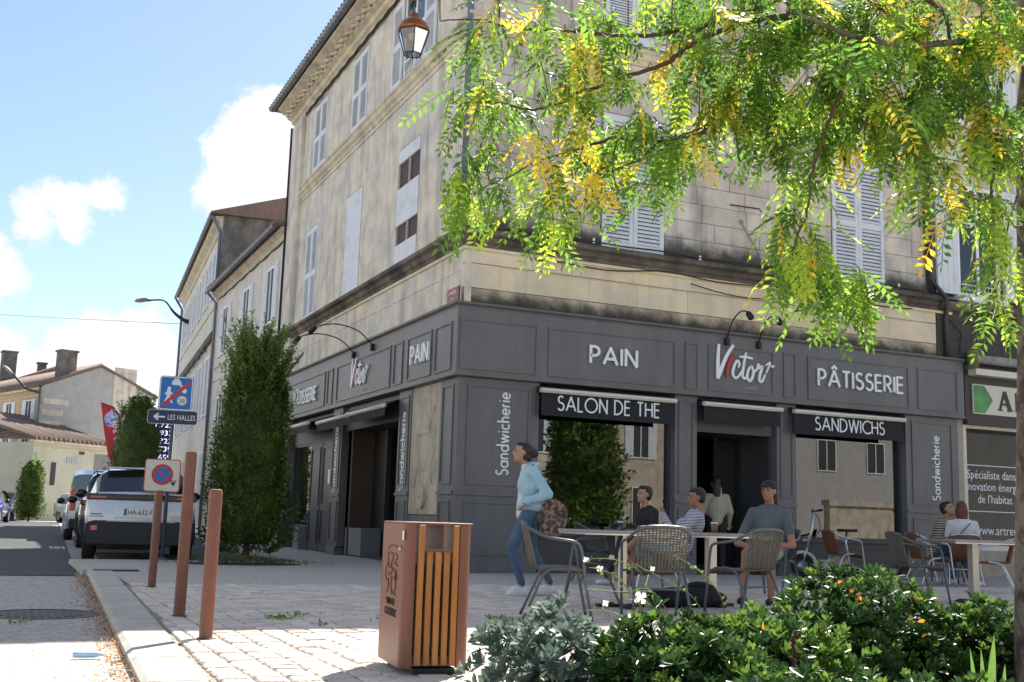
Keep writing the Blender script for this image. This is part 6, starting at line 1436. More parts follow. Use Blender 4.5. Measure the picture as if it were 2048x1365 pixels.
MB().tube(smooth3([(0,0,5*kl),(-4*kl,0,14*kl),(0,0,24*kl),(2*kl,0,40*kl),(0,0,300*kl)]), 1.6*kl, 6).tube([(0,0,280*kl),(1.5,0,290*kl)], 2.5*kl, 6).build('hook', cast, LN, True)

# ---------------------------------------------------------------- foliage
LEAF8 = (np.array([(0,0,0),(0,.35,-.02),(0,.72,-.0),(0,1,.0),(-.15,.35,.05),(-.23,.72,.06),(.15,.35,.05),(.23,.72,.06)], float),
         np.array([(0,1,4),(1,2,5),(1,5,4),(2,3,5),(0,6,1),(1,7,2),(1,6,7),(2,7,3)]))
LEAF4 = (np.array([(0,0,0),(0,.5,-.02),(0,1,0),(-.24,.5,.04),(.24,.5,.04)], float), np.array([(0,1,3),(1,2,3),(0,4,1),(1,4,2)]))
def inst_mesh(name, tmpl, Ms, Ts, m, parent=None, **kw):
    """Ms (k,3,3) columns = images of x,y,z; Ts (k,3)"""
    V, F_ = tmpl; Ms = np.asarray(Ms); Ts = np.asarray(Ts); k = len(Ts)
    vs = (np.einsum('kij,nj->kni', Ms, V)+Ts[:, None, :]).reshape(-1, 3)
    fs = (F_[None]+(np.arange(k)*len(V))[:, None, None]).reshape(-1)
    me = bpy.data.meshes.new(name); nf = len(F_)*k
    me.vertices.add(len(vs)); me.vertices.foreach_set('co', vs.ravel()); me.loops.add(nf*3); me.loops.foreach_set('vertex_index', fs)
    me.polygons.add(nf); me.polygons.foreach_set('loop_start', np.arange(nf)*3); me.polygons.foreach_set('loop_total', np.full(nf, 3)); me.update(); me.validate()
    return link(name, me, m, parent, True, **kw)
def frames(ydir, up, size, roll=None):
    """arrays: leaf long axis ydir, face normal near up"""
    y = ydir/np.linalg.norm(ydir, axis=1, keepdims=True); x = np.cross(y, up); x /= np.linalg.norm(x, axis=1, keepdims=True)+1e-9; z = np.cross(x, y)
    return np.stack([x, y, z], 2)*np.asarray(size)[:, None, None]
def leafmat(name, c, c2, rough=.45, trans=.45, isl=.3, scale=6): return mat(name, c, rough, c2=c2, scale=scale, island=isl, trans=trans, contrast=(.4,.6), spec=.28)
Lg = leafmat('tree leaf green', (.075,.165,.03), (.15,.26,.032), trans=.48); Ly = leafmat('tree leaf yellow', (.60,.42,.04), (.66,.54,.06), trans=.4); Lt = leafmat('tree leaf lime', (.22,.34,.035), (.34,.42,.04), trans=.5)
bark = mat('bark', (.2,.165,.14), .9, c2=(.07,.05,.04), scale=14, bump=1., bscale=34, stretch=(1,1,.6), contrast=(.42,.6)); twigm = mat('twig', (.10,.045,.025), .7)
pmat = leafmat('glossy shrub leaf', (.028,.07,.018), (.05,.105,.022), .36, .2, .35, 12); pmat2 = leafmat('young shrub leaf', (.085,.16,.028), (.12,.2,.035), .4, .36, .2, 12)
smat = leafmat('sage leaf', (.125,.17,.14), (.16,.21,.17), .7, .25, .25, 15); tmat = leafmat('hedge leaf', (.06,.10,.03), (.10,.15,.03), .5, .35, .45, 3); tmat2 = leafmat('hedge young leaf', (.13,.22,.05), (.17,.26,.05), .5, .4, .3, 3)
brn = leafmat('dry hedge leaf', (.25,.08,.025), (.2,.1,.04), .7, .3, .3)
# --- the tree
tb = at(2062, 1370, d=5.6); tb.z = -.02; TR = thing('locust_tree', 'slender tree with drooping green and yellow feathery leaves at the right edge', 'tree', tb)
tp = [tb, at(2064,1100,d=5.6), at(2066,700,d=5.6), at(2062,380,d=5.6), at(2058,230,d=5.6), at(2075,60,d=5.6), at(2100,-200,d=5.7), at(2080,-520,d=5.8)]
rel = lambda p: Vector(p)-tb
MB().tube(smooth3([rel(p) for p in tp], 5), [.085-.0012*i for i in range(36)][:len(smooth3([rel(p) for p in tp], 5))], 16).build('trunk', bark, TR, True)
BR = [ # (points (u, v, depth), r0, r1)
 ([(2050,255,5.6),(2000,235,5.5),(1966,206,5.4),(1900,150,5.3),(1800,60,5.2),(1700,-60,5.2)], .036, .014),
 ([(2075,60,5.6),(2048,15,5.5),(1994,0,5.3),(1900,-60,5.1),(1700,-180,5.0),(1400,-260,5.)], .04, .012),
 ([(2064,120,5.6),(2030,75,5.4),(1965,83,5.2),(1900,86,5.1),(1830,92,5.),(1770,85,4.9),(1700,72,4.9),(1640,48,4.9),(1590,22,4.9),(1540,-30,4.9)], .02, .007),
 ([(1966,206,5.4),(1850,160,5.6),(1725,131,5.8),(1600,125,5.8),(1500,175,5.6),(1453,202,5.5),(1425,225,5.4),(1418,250,5.3),(1398,269,5.2),(1327,283,5.2),(1236,275,5.1),(1188,289,5.1),(1133,305,5.),(1078,322,5.),(1007,356,5.)], .02, .004),
 ([(1600,30,5.2),(1480,50,5.2),(1386,87,5.2),(1339,123,5.2),(1275,146,5.2),(1196,174,5.1),(1149,190,5.1),(1101,214,5.1),(1054,221,5.1),(987,204,5.1),(905,208,5.1)], .015, .003),
 ([(1700,-60,5.2),(1560,0,5.3),(1450,40,5.3),(1343,65,5.3),(1275,73,5.3),(1204,71,5.2),(1180,61,5.2),(1133,63,5.2),(1054,59,5.2),(999,49,5.2),(951,40,5.1),(880,42,5.1)], .014, .003),
 ([(1418,250,5.3),(1370,270,5.1),(1315,289,5.1),(1283,316,5.),(1228,344,5.),(1177,372,5.)], .007, .003),
 ([(1725,131,5.8),(1764,206,5.7),(1824,277,5.6),(1867,312,5.5),(1907,360,5.5),(1954,395,5.4),(2002,431,5.4),(2032,455,5.4)], .012, .004),
 ([(1700,72,4.9),(1690,160,4.9),(1650,260,4.9),(1626,344,4.9),(1618,395,4.9),(1606,447,4.9),(1586,500,4.9),(1590,560,4.9)], .009, .003),
 ([(1586,500,4.9),(1640,545,4.9),(1690,575,4.9),(1740,600,4.9)], .004, .002),
 ([(2002,150,5.4),(1990,300,5.2),(1985,420,5.1),(1990,560,5.1),(1985,640,5.1)], .01, .003),
 ([(1790,-40,5.2),(1880,20,5.2),(1895,50,5.2),(1900,86,5.1)], .01, .008),
 ([(1500,175,5.6),(1530,240,5.4),(1548,330,5.3)], .006, .002), ([(1764,206,5.7),(1720,260,5.5),(1690,330,5.4)], .006, .002),
 ([(1850,160,5.6),(1800,240,5.1),(1790,320,5.)], .006, .002), ([(1236,275,5.1),(1225,330,5.),(1240,390,5.)], .004, .002),
 ([(1007,356,5.),(950,390,5.),(930,440,5.)], .003, .002), ([(1078,322,5.),(1100,400,4.95),(1110,470,4.9)], .003, .002), ([(2050,255,5.6),(2200,150,5.8),(2500,-50,6)], .035,.01), ([(2058,300,5.6),(2040,360,5.5),(2000,520,5.3)],.008,.003)]
bp_all = []
for pts, ra, rb in BR:
    pp = smooth3([rel(at(u, v, d=d)) for u, v, d in pts], 4); n = len(pp)
    MB().tube([p+Vector((rnd.gauss(0,.004),rnd.gauss(0,.004),rnd.gauss(0,.004))) for p in pp], [ra+(rb-ra)*i/(n-1) for i in range(n)], 8).build('branch', twigm if ra < .018 else bark, TR, True); bp_all += pp
bpa = np.array([tuple(p) for p in bp_all])
# leaf clusters: (u, v, spread, leaves, share of yellow, share of lime)
CL = [(945,130,35,13,0,.1),(1000,70,40,10,.25,.3),(1050,120,50,14,0,.1),(1010,30,30,6,.6,.2),(900,250,30,7,0,.2),(935,215,30,8,0,.2),(1000,235,45,12,0,.2),(965,300,40,16,0,.1),(945,350,30,10,0,.1),(1020,270,40,9,.1,.2),
 (915,400,30,12,0,.2),(960,420,35,14,0,.3),(1015,420,40,12,0,.3),(1040,395,30,8,0,.4),(1000,180,35,8,.3,.4),(1080,40,40,8,.3,.3),(1140,90,45,14,.75,.2),(1170,140,40,12,.7,.2),(1130,190,40,10,.5,.4),(1200,110,50,14,.2,.3),(1230,60,50,12,.1,.3),
 (1110,250,45,10,.2,.4),(1160,240,45,10,.3,.4),(1210,190,50,13,.15,.3),(1265,190,50,14,.1,.3),(1280,235,40,12,.0,.9),(1150,300,40,9,.2,.4),(1085,310,25,7,.95,0),(1100,360,30,9,.95,0),(1180,330,30,10,.95,.0),(1170,380,28,7,.95,0),(1350,140,25,8,.95,0),(1352,100,40,8,.2,.3),
 (1110,430,40,12,0,.3),(1095,470,30,8,0,.3),(1140,400,40,12,.05,.2),(1165,430,30,8,0,.3),(1230,290,50,14,.1,.6),(1280,280,50,14,.1,.5),(1320,300,50,13,.1,.3),(1235,360,45,14,.1,.3),(1290,370,50,14,.25,.2),(1345,350,45,13,.0,.2),(1370,320,30,8,0,.1),(1300,320,40,10,.3,.3),(1310,440,30,5,0,.2),(1275,420,30,6,0,.3),
 (1400,300,40,9,.3,.3),(1385,250,30,6,.9,0),(1430,250,50,13,.1,.4),(1340,200,60,12,.15,.5),(1410,120,60,16,.1,.2),(1420,180,60,16,.1,.3),(1300,30,60,14,.1,.2),(1380,20,60,16,.05,.2),(1200,10,60,8,.1,.3),
 (1490,40,80,28,.1,.2),(1490,130,80,30,.15,.2),(1480,220,70,24,.2,.3),(1470,300,30,9,.7,.2),(1560,80,80,34,.1,.15),(1560,180,80,34,.05,.1),(1545,280,50,22,0,.1),(1540,340,35,12,0,.05),(1640,40,90,34,.15,.25),(1640,140,90,36,.1,.25),(1640,230,80,28,.05,.2),
 (1620,290,45,18,0,.1),(1600,350,35,10,0,.15),(1720,60,90,34,.1,.2),(1730,160,90,34,.15,.4),(1720,230,70,28,.1,.5),(1690,280,50,16,.3,.5),(1665,330,20,5,.95,0),(1800,80,90,34,.1,.2),(1810,180,90,36,.05,.15),(1790,260,70,28,0,.2),(1780,320,40,14,0,.2),(1840,340,35,10,.1,.4),
 (1880,60,90,30,.2,.25),(1890,160,90,36,.05,.2),(1880,240,80,28,0,.2),(1930,230,70,22,.5,.4),(1950,290,45,14,.7,.3),(1870,300,50,16,.3,.4),(1960,60,80,26,.3,.3),(1970,150,80,26,.2,.3),(2020,90,50,18,.5,.3),(2010,220,60,16,.1,.2),(1990,300,50,14,.1,.3),(2020,330,40,10,0,.2),
 (1840,390,30,7,.6,.4),(1890,410,40,12,.05,.4),(1930,460,45,14,.1,.5),(1975,470,50,18,.15,.5),(2005,420,40,12,.1,.6),(1985,540,40,15,.2,.6),(2005,580,30,10,.1,.5),(1975,620,25,9,0,.5),(1995,660,20,7,0,.2),(1900,370,50,10,.4,.4),
 (1635,420,35,10,0,.4),(1600,430,35,8,0,.5),(1575,490,40,16,.25,.6),(1600,520,40,18,.3,.6),(1640,500,35,10,.3,.6),(1570,560,25,10,.05,.4),(1590,590,25,9,0,.3),(1640,560,30,10,0,.3),(1630,610,25,9,0,.2),(1655,640,15,5,0,.6),(1700,590,25,9,0,.1),(1725,610,20,7,0,.1),(1745,625,15,5,0,.5),(1680,620,15,4,0,.3)]
# crown above and beside the frame, which throws shade and is mirrored in the panes
for k in range(60): CL.append((rnd.uniform(900,2900), rnd.uniform(-900,-40), 90, 14, .15, .3))
for k in range(18): CL.append((rnd.uniform(2120,2900), rnd.uniform(-40,450), 80, 14, .15, .3))
def compound(seed, n=8, L_=.24):
    r_ = np.random.default_rng(seed); Ms, Ts = [], []; pts = []
    for i in range(2*n+1):
        t = (i//2+1)/(n+.5) if i < 2*n else 1.; sd_ = -1 if i % 2 else 1; bend = -.28*t*t
        p = np.array([0, L_*t*.96, L_*bend]); 
        if i == 2*n: d = np.array([0, 1, -.5])
        else: d = np.array([sd_*.85, .55, -.25+r_.normal(0,.15)])
        up = np.array([sd_*.25+r_.normal(0,.2), .1+r_.normal(0,.2), 1.]); s_ = .054*(1-.25*abs(t-.5)*1.5)*(1+r_.normal(0,.08))
        Ms.append(frames(d[None]+r_.normal(0,.08,(1,3)), up[None], [s_])[0]); Ts.append(p+r_.normal(0,.002,3))
    Ms, Ts = np.array(Ms), np.array(Ts); V, F_ = LEAF4; vs = (np.einsum('kij,nj->kni', Ms, V*np.array([.82,1,1]))+Ts[:,None,:]).reshape(-1,3); fs = (F_[None]+(np.arange(len(Ts))*5)[:,None,None]).reshape(-1,3)
    # stalk
    q = MB().tube([(0,L_*t,-.28*L_*t*t) for t in (0,.33,.66,1)], .0014, 3, cap=False); b = len(vs)
    tri = [];
    for f in q.f: tri += [(f[0],f[1],f[2]),(f[0],f[2],f[3])]
    return np.vstack([vs, np.array(q.v)]), np.vstack([fs, np.array(tri)+b])
CV = [compound(s_, n_, l_) for s_, n_, l_ in ((1,8,.26),(2,7,.23),(3,8,.28),(4,6,.18))]
mats3 = (Lg, Lt, Ly); LM = {}
for ci, (V, F_) in enumerate(CV):
    for mi_, m_ in enumerate(mats3):
        me = bpy.data.meshes.new('leaf'); me.from_pydata([tuple(v) for v in V], [], [tuple(int(a) for a in f) for f in F_]); me.materials.append(m_); LM[ci, mi_] = me
items = []; tw = MB()
for (u, v, sp, cnt, fy, fl) in CL:
    fy = fy if fy > .85 else fy*.55; fl *= .8; cnt = cnt*.6 if (u > 1880 and v > 350) else cnt*1.05 if (u > 1380 and v < 250) else cnt*(.62 if 1130 < u < 1400 and v > 150 else .8)
    nb_ = max(1, int(round(cnt/5.)))
    for b in range(nb_):
        a_, rr = rnd.uniform(0, 6.283), sp*math.sqrt(rnd.random())
        dpt = None; c = rel(at(u+rr*math.cos(a_), v+rr*math.sin(a_), d=5.2)); j = int(np.argmin(((bpa-np.array(tuple(c)))**2).sum(1)))
        base = Vector(bpa[j]); dd = (base+tb-CAM).dot(fw)+rnd.gauss(0, .22); dd = min(max(dd, 4.5), 6.4)
        c = rel(at(u+rr*math.cos(a_), v+rr*math.sin(a_)*.8-48, d=dd)); 
        if (c-base).length > .9: base = c+(base-c).normalized()*.5
        mid = base.lerp(c, .5)+Vector((0,0,.03)); path = [base, mid, c, c+Vector((c-base).normalized())*.06+Vector((0,0,-.04))]
        tw.tube(path, [.0032,.0026,.002,.0012], 4, cap=False)
        nl = cnt/nb_*1.0; nl = int(nl)+(rnd.random() < nl % 1)
        for k in range(nl):
            t = rnd.uniform(.45, 1.); o_ = (mid.lerp(c, (t-.45)/.55)) if k else path[3]
            az_ = rnd.uniform(0, 6.283); dr = Vector((math.cos(az_), math.sin(az_), rnd.uniform(-1.9,-.15))).normalized()
            r_ = rnd.random(); mi_ = 2 if r_ < fy else (1 if r_ < fy+fl else 0)
            items.append((dd, rnd.randrange(4), mi_, o_, dr, rnd.uniform(.78, 1.12), 0 <= u <= 2048 and v > -20))
tw.build('twigs', twigm, TR, True, kind='stuff')
items.sort(key=lambda t: (not t[6], t[0]))
batch = {}
for i, (dd, ci, mi_, o_, dr, s_, inn) in enumerate(items):
    y = np.array(tuple(dr)); Mx = frames(y[None], np.array([[rnd.gauss(0,.4), rnd.gauss(0,.4), 1.]]), [s_])[0]
    if i < 300:
        o = bpy.data.objects.new('leaf', LM[ci, mi_]); col.objects.link(o); o.parent = TR
        m4 = Matrix([[Mx[r_][c_] for c_ in range(3)]+[o_[r_]] for r_ in range(3)]+[[0,0,0,1]]); o.matrix_local = m4
    else: batch.setdefault((ci, mi_), []).append((Mx, tuple(o_)))
for (ci, mi_), L_ in batch.items(): inst_mesh('foliage', CV[ci], [a for a, b in L_], [b for a, b in L_], mats3[mi_], TR, kind='stuff')

# --- shrubs
def shrub(name, label, cat, c, rx, ry, h, m1, m2, nros, leaf=.07, nl=9, fyoung=.5, objs=26, tmpl=LEAF8, flower=False, wid=1.15, grp='glossy green shrubs of the planting bed'):
    A = thing(name, label, cat, c, 0, grp); C_ = np.array([0,0,h*.38]); ros = []
    q = MB()
    for k in range(9):
        a = k*2.4; q.tube([(0.03*math.cos(a),.03*math.sin(a),-.02),(rx*.4*math.cos(a),ry*.4*math.sin(a),h*.5),(rx*.62*math.cos(a),ry*.62*math.sin(a),h*.66)], [.012,.008,.004], 5)
    q.build('stems', twigm, A, True)
    for k in range(nros):
        z_ = rnd.uniform(-.55, 1); a = rnd.uniform(0, 6.283); r_ = math.sqrt(max(0, 1-z_*z_)); lay = 1. if k < nros*.62 else rnd.uniform(.3,.88)
        bump_ = lay*(1+.13*math.sin(3*a+c[0]*9)+.1*math.sin(5*z_+7*c[1])+rnd.gauss(0,.07)); n = Vector((r_*math.cos(a), r_*math.sin(a), z_))
        p = Vector((n.x*rx*bump_, n.y*ry*bump_, h*.4+n.z*h*.6*bump_)); 
        if p.z < .02: continue
        ax = (n+Vector((0,0,.7))+Vector((rnd.gauss(0,.25),rnd.gauss(0,.25),0))).normalized(); ros.append((p, ax, z_, lay))
    ros.sort(key=lambda t: ((Vector(c)+t[0]-CAM).dot(fw)) if t[3] == 1. and t[0].z > h*.3 else 99)
    big = {0: ([], []), 1: ([], [])}; lm = {}
    for i in (0, 1):
        me = bpy.data.meshes.new('leaf'); me.from_pydata([tuple(v*np.array([wid,1,1])) for v in tmpl[0]], [], [tuple(int(a) for a in f) for f in tmpl[1]]); me.materials.append((m1, m2)[i]); me.polygons.foreach_set('use_smooth', [True]*len(me.polygons)); lm[i] = me
    for ri, (p, ax, z_, lay) in enumerate(ros):
        young = 1 if (lay == 1. and z_ > .0 and rnd.random() < fyoung) else 0; t1 = ax.orthogonal().normalized(); t2 = ax.cross(t1); n_ = nl-(2 if young else 0); ph = rnd.uniform(0,6)
        for k in range(n_):
            a = ph+k*2.399; el = (.35+.95*k/n_) if not young else (.2+.7*k/n_); d = (ax*math.cos(el)+(t1*math.cos(a)+t2*math.sin(a))*math.sin(el)).normalized(); s_ = leaf*(rnd.uniform(.75,1.1))*(.8 if young else 1)*(.6+.4*k/n_)
            o_ = p+ax*(.012*(n_-k)/n_*leaf/.07)+d*.004; Mx = frames(np.array([tuple(d)]), np.array([tuple(ax+Vector((rnd.gauss(0,.15),)*3))]), [s_])[0]
            if ri < objs:
                o = bpy.data.objects.new('leaf', lm[young]); col.objects.link(o); o.parent = A; o.matrix_local = Matrix([[Mx[r_][c_] for c_ in range(3)]+[o_[r_]] for r_ in range(3)]+[[0,0,0,1]])
            else: big[young][0].append(Mx); big[young][1].append(tuple(o_))
    V = tmpl[0]*np.array([wid,1,1])
    for i in (0, 1):
        if big[i][0]: inst_mesh('foliage', (V, tmpl[1]), big[i][0], big[i][1], (m1, m2)[i], A, kind='stuff')
    return A
def gpos(u, d): p = at(u, 1200, d=d); return (p.x, p.y, -.03)
bed = MB(); bd = [gpos(940,5.2),gpos(1180,5.75),gpos(1500,6.5),gpos(1900,7.0),gpos(2300,7.2),gpos(2400,3.),gpos(1100,2.6),gpos(700,3.2)]
bed.prism([(p[0],p[1]) for p in bd], lambda p: (p[0],p[1],-.2), lambda p: (p[0],p[1],-.004)); fixed(bed, 'planting_bed', soil, kind='structure')
shrub('sage_bush', 'grey-green sage bush at the left end of the planting bed', 'shrub', gpos(1105,4.9), .27, .27, .44, smat, smat, 95, leaf=.068, nl=11, wid=1.0, objs=24, grp=None) if False else shrub('sage_bush', 'grey-green sage bush at the left end of the planting bed', 'shrub', gpos(1105,4.9), .29, .28, .46, smat, smat, 230, leaf=.085, nl=10, wid=.95, objs=28, grp=None)
pl_ = 'pittosporum_shrub'
SH = [('glossy shrub right of the grey sage, darker and low',1330,4.75,.29,.27,.43,170,.35),('bright lime-tipped shrub in the middle of the planting bed',1530,5.2,.36,.32,.45,260,.85),
 ('largest dark glossy shrub at the back of the bed, before the orange chair',1730,6.1,.50,.42,.54,420,.3),('low shrub at the bottom edge with large sunlit rosettes',1590,4.0,.33,.3,.30,170,.5),
 ('shrub left of the tree trunk, reaching the right table',1965,6.0,.33,.33,.47,240,.55),('low dark shrub at the bottom edge before the iris leaves',1880,4.1,.38,.3,.27,200,.4),('front shrub beneath the sage at the bottom edge',1300,3.9,.3,.27,.25,150,.35),
 ('small shrub between the dark shrub and the bright one',1440,4.5,.28,.25,.35,150,.5)]
for (lb, u, d, rx, ry, h, n, fy) in SH: shrub(pl_, lb, 'shrub', gpos(u, d), rx, ry, h, pmat, pmat2, int(n*2.5), fyoung=fy, leaf=.078, wid=.9, grp='glossy green shrubs of the planting bed')
# yellowed leaves on the big shrub
c_ = Vector(gpos(1690,6.0)); Ms, Ts = [], []
for k in range(14):
    u, v = rnd.choice([(1700,1175),(1675,1180),(1840,1200),(1520,1255),(1640,1275),(1720,1190),(1830,1245),(1850,1270)]); p = at(u+rnd.gauss(0,9), v+rnd.gauss(0,7), d=rnd.uniform(5.65,5.9) if v < 1240 else 4.9)
    Ms.append(frames(nrng.normal(0,1,(1,3)), nrng.normal(0,1,(1,3)), [.038])[0]); Ts.append(tuple(p-c_))
o = inst_mesh('yellow_leaves', LEAF8, Ms, Ts, leafmat('turning leaf', (.6,.3,.02), (.5,.2,.03)), bpy.data.objects['pittosporum_shrub.002'], kind='stuff')
o.matrix_parent_inverse = Matrix.Translation(-bpy.data.objects['pittosporum_shrub.002'].location) @ Matrix.Translation(c_)
# iris blades
c_ = gpos(1985,4.15); IR = thing('iris_plant', 'upright sword-shaped iris leaves left of the trunk at the bottom edge', 'plant', c_)
irm = leafmat('iris leaf', (.09,.17,.04), (.12,.21,.05), .5, .4, .15)
for (u, v, du, w_) in ((1940,1298,28,.013),(1988,1272,-14,.022),(1962,1300,14,.014),(2010,1330,-10,.016)):
    tip = at(u, v, d=4.15)-Vector(c_); b0 = at(u+du, 1500, d=4.15)-Vector(c_); b0.z = 0; q = MB(); n = 8; s_ = cr
    for i in range(n+1):
        t = i/n; p = b0.lerp(tip, t)+Vector((0,0,.02*math.sin(t*3.14))); ww = w_*(1-t**3)*(.8+.3*t)+.0006; q.v += [tuple(p-s_*ww), tuple(p+fw*.003), tuple(p+s_*ww)]
    for i in range(n): a = 3*i; q.f += [(a,a+1,a+4,a+3),(a+1,a+2,a+5,a+4)]
    q.build('leaf', irm, IR, True)
# gaura with thin stems and white flowers
c_ = gpos(1330,5.0); GA = thing('gaura_plant', 'thin arching stems with white flowers before the terrace chairs', 'plant', c_); c_ = Vector(c_); q = MB(); stm = leafmat('stem green', (.2,.25,.06), (.16,.2,.06), .6, .2, .1); fl = leafmat('petal', (.75,.75,.7), (.8,.8,.75), .6, .4, .05)
ST_ = [[(1330,1330),(1300,1240),(1290,1170),(1275,1140),(1230,1120),(1180,1118)],[(1330,1330),(1290,1230),(1240,1160),(1200,1140),(1178,1136)],[(1380,1330),(1340,1280),(1280,1250),(1220,1224),(1168,1222)],[(1440,1330),(1420,1270),(1390,1200),(1330,1160),(1270,1130)],[(1400,1330),(1345,1240),(1300,1180),(1250,1185),(1165,1178)],[(1470,1330),(1452,1250),(1440,1190),(1395,1140),(1345,1110)],[(1300,1330),(1290,1270),(1281,1200)],[(1320,1340),(1270,1270),(1240,1232)],[(1100,1400),(1140,1330),(1180,1312),(1260,1310),(1330,1335),(1380,1380)]]
for st in ST_:
    q.tube(smooth3([at(u, v, d=4.9)-c_ for u, v in st], 5), .0022, 5)
q.build('stems', stm, GA, True, kind='stuff')
Ms, Ts = [], []
for st in ST_:
    for k in range(16):
        i = rnd.randrange(len(st)-1); t = rnd.random(); u = st[i][0]*(1-t)+st[i+1][0]*t; v = st[i][1]*(1-t)+st[i+1][1]*t; Ms.append(frames(nrng.normal(0,1,(1,3)), nrng.normal(0,1,(1,3)), [.028])[0]); Ts.append(tuple(at(u,v,d=4.9)-c_))
inst_mesh('foliage', LEAF4, Ms, Ts, stm, GA, kind='stuff')
for (u, v, s_) in ((1281,1196,.032),(1172,1120,.014),(1200,1138,.016),(1211,1207,.016),(1305,1138,.012)):
    f_ = at(u, v, d=4.9)-c_
    for k in range(4):
        a = k*1.57+.6; d = (cr*math.cos(a)+cu*math.sin(a)); Mx = frames(np.array([tuple(d)]), np.array([tuple(-fw)]), [s_])[0]; o = inst_mesh('petal', (LEAF8[0]*np.array([1.7,1,1]), LEAF8[1]), [Mx], [tuple(f_)], fl, GA)
# dried flower stalk
c_ = Vector(gpos(1588,4.7)); q = MB().tube([(0,0,0), at(1586,1330,d=4.7)-c_, at(1590,1262,d=4.7)-c_], .004, 5)
for k in range(26): q.ell(at(1588+rnd.gauss(0,5), 1265+k*3.2, d=4.7)-c_, .009, 6, 4)
o = q.build('dry_stalk', mat('dry stalk', (.12,.05,.03), .9), None, True); o.location = c_; tag(o, 'brown dried flower stalk standing among the bright shrub leaves', 'dry flower')
# --- clipped column trees
def column_tree(label, c, zb, zt, rb, rt, nleaf, ls, sprigs, top=.5, brown=0):
    A = thing('column_tree', label, 'tree', c, 0, 'clipped column trees of the street')
    MB().tube([(0,0,-.02),(.02,.01,zb+.3),(0,0,zt*.8)], [.06,.05,.02], 8).build('trunk', bark, A, True)
    MB().lathe([(rb*.55,zb+.15),(rb*.78,zb+.5),(rb*.62+rt*.16,zt*.7),(rt*.6,zt-.25),(rt*.2,zt-.1)], 18).build('inner_foliage', tmat, A, True)
    k = nleaf; t = nrng.random(k)**.9; a = nrng.random(k)*6.283; z = zb+t*(zt-zb); r_ = (rb+(rt-rb)*t)*(np.minimum(1,(t*7+.55)))*(np.minimum(1,(1-t)*4+.35))
    r_ = r_*(1+.07*np.sin(5*a+z*3)+.06*np.sin(11*a-z*7))*(1+nrng.normal(0,.09,k)-.04); P_ = np.stack([r_*np.cos(a), r_*np.sin(a), z], 1)
    lump = 1+.16*np.sin(3.1*a+2.2*z)*np.sin(4.3*z+1.7*a+1); P_[:, :2] *= lump[:, None]; D = np.stack([np.cos(a), np.sin(a), np.full(k,.5)], 1)+nrng.normal(0,.6,(k,3)); U_ = nrng.normal(0,.5,(k,3))+np.array([0,0,1.]); Ms = frames(D, U_, ls*nrng.uniform(.7,1.2,k)); sel = nrng.random(k) < .14
    inst_mesh('foliage', LEAF4, Ms[~sel], P_[~sel], tmat, A, kind='stuff'); inst_mesh('foliage', LEAF4, Ms[sel], P_[sel], tmat2, A, kind='stuff')
    if brown:
        s2 = (nrng.random(k) < .06) & (z < zt*.5); 
        if s2.any(): inst_mesh('dry_leaves', LEAF4, Ms[s2], P_[s2]*np.array([1.03,1.03,1]), brn, A, kind='stuff')
    q = MB(); Ms, Ts = [], []
    for k in range(sprigs):
        a = rnd.uniform(0,6.283); t = rnd.uniform(.0,1)**.6 if k % 2 else rnd.uniform(.85,1); z0 = zb+t*(zt-zb)*.97; r0_ = (rb+(rt-rb)*t)*.85*(1 if t < .9 else rnd.random()); L_ = rnd.uniform(.2,.55)*(top if t > .8 else .6)*2
        p0 = Vector((r0_*math.cos(a), r0_*math.sin(a), z0)); p1 = p0+Vector((math.cos(a)*rnd.uniform(.2,.7), math.sin(a)*rnd.uniform(.2,.7), 1.)).normalized()*L_; q.tube([p0, p0.lerp(p1,.5)+Vector((rnd.gauss(0,.02),)*3), p1], [.006,.004,.002], 4)
        for j in range(int(L_/.022)):
            tt = j*.022/L_; pp = p0.lerp(p1, tt); d = Vector((rnd.gauss(0,1),rnd.gauss(0,1),.6)); Ms.append(frames(np.array([tuple(d)]), nrng.normal(0,.5,(1,3))+np.array([[0,0,1.]]), [ls*1.15])[0]); Ts.append(tuple(pp))
    q.build('sprigs', twigm, A, True, kind='stuff'); inst_mesh('sprig_leaves', LEAF4, Ms, Ts, tmat2, A, kind='stuff'); return A
c_ = at(490,1120,z=0); kk = (c_-CAM).dot(fw)/FPX
column_tree('large clipped column tree in front of the bakery side wall', (c_.x,c_.y,0), .12, z_at(c_,700), 80*kk, 48*kk, 30000, .066, 330, top=.75, brown=1)
c2 = at(268,965,y=22); c2.z = 0; kk = (c2-CAM).dot(fw)/FPX
column_tree('clipped column tree behind the parked cars, beside the red flag', c2, .3, z_at(c2,795), 55*kk, 34*kk, 9000, .09, 50)
c3 = at(60,1003,y=47.5); c3.z = -.05; kk = (c3-CAM).dot(fw)/FPX
column_tree('small bright column shrub before the cream low building', c3, .05, z_at(c3,920), 26*kk, 17*kk, 5000, .12, 14)
column_tree('tall dark column tree on the far side of the square', (16.3,-26,-.05), .3, 6.5, 1.7, 1.1, 7000, .26, 30)
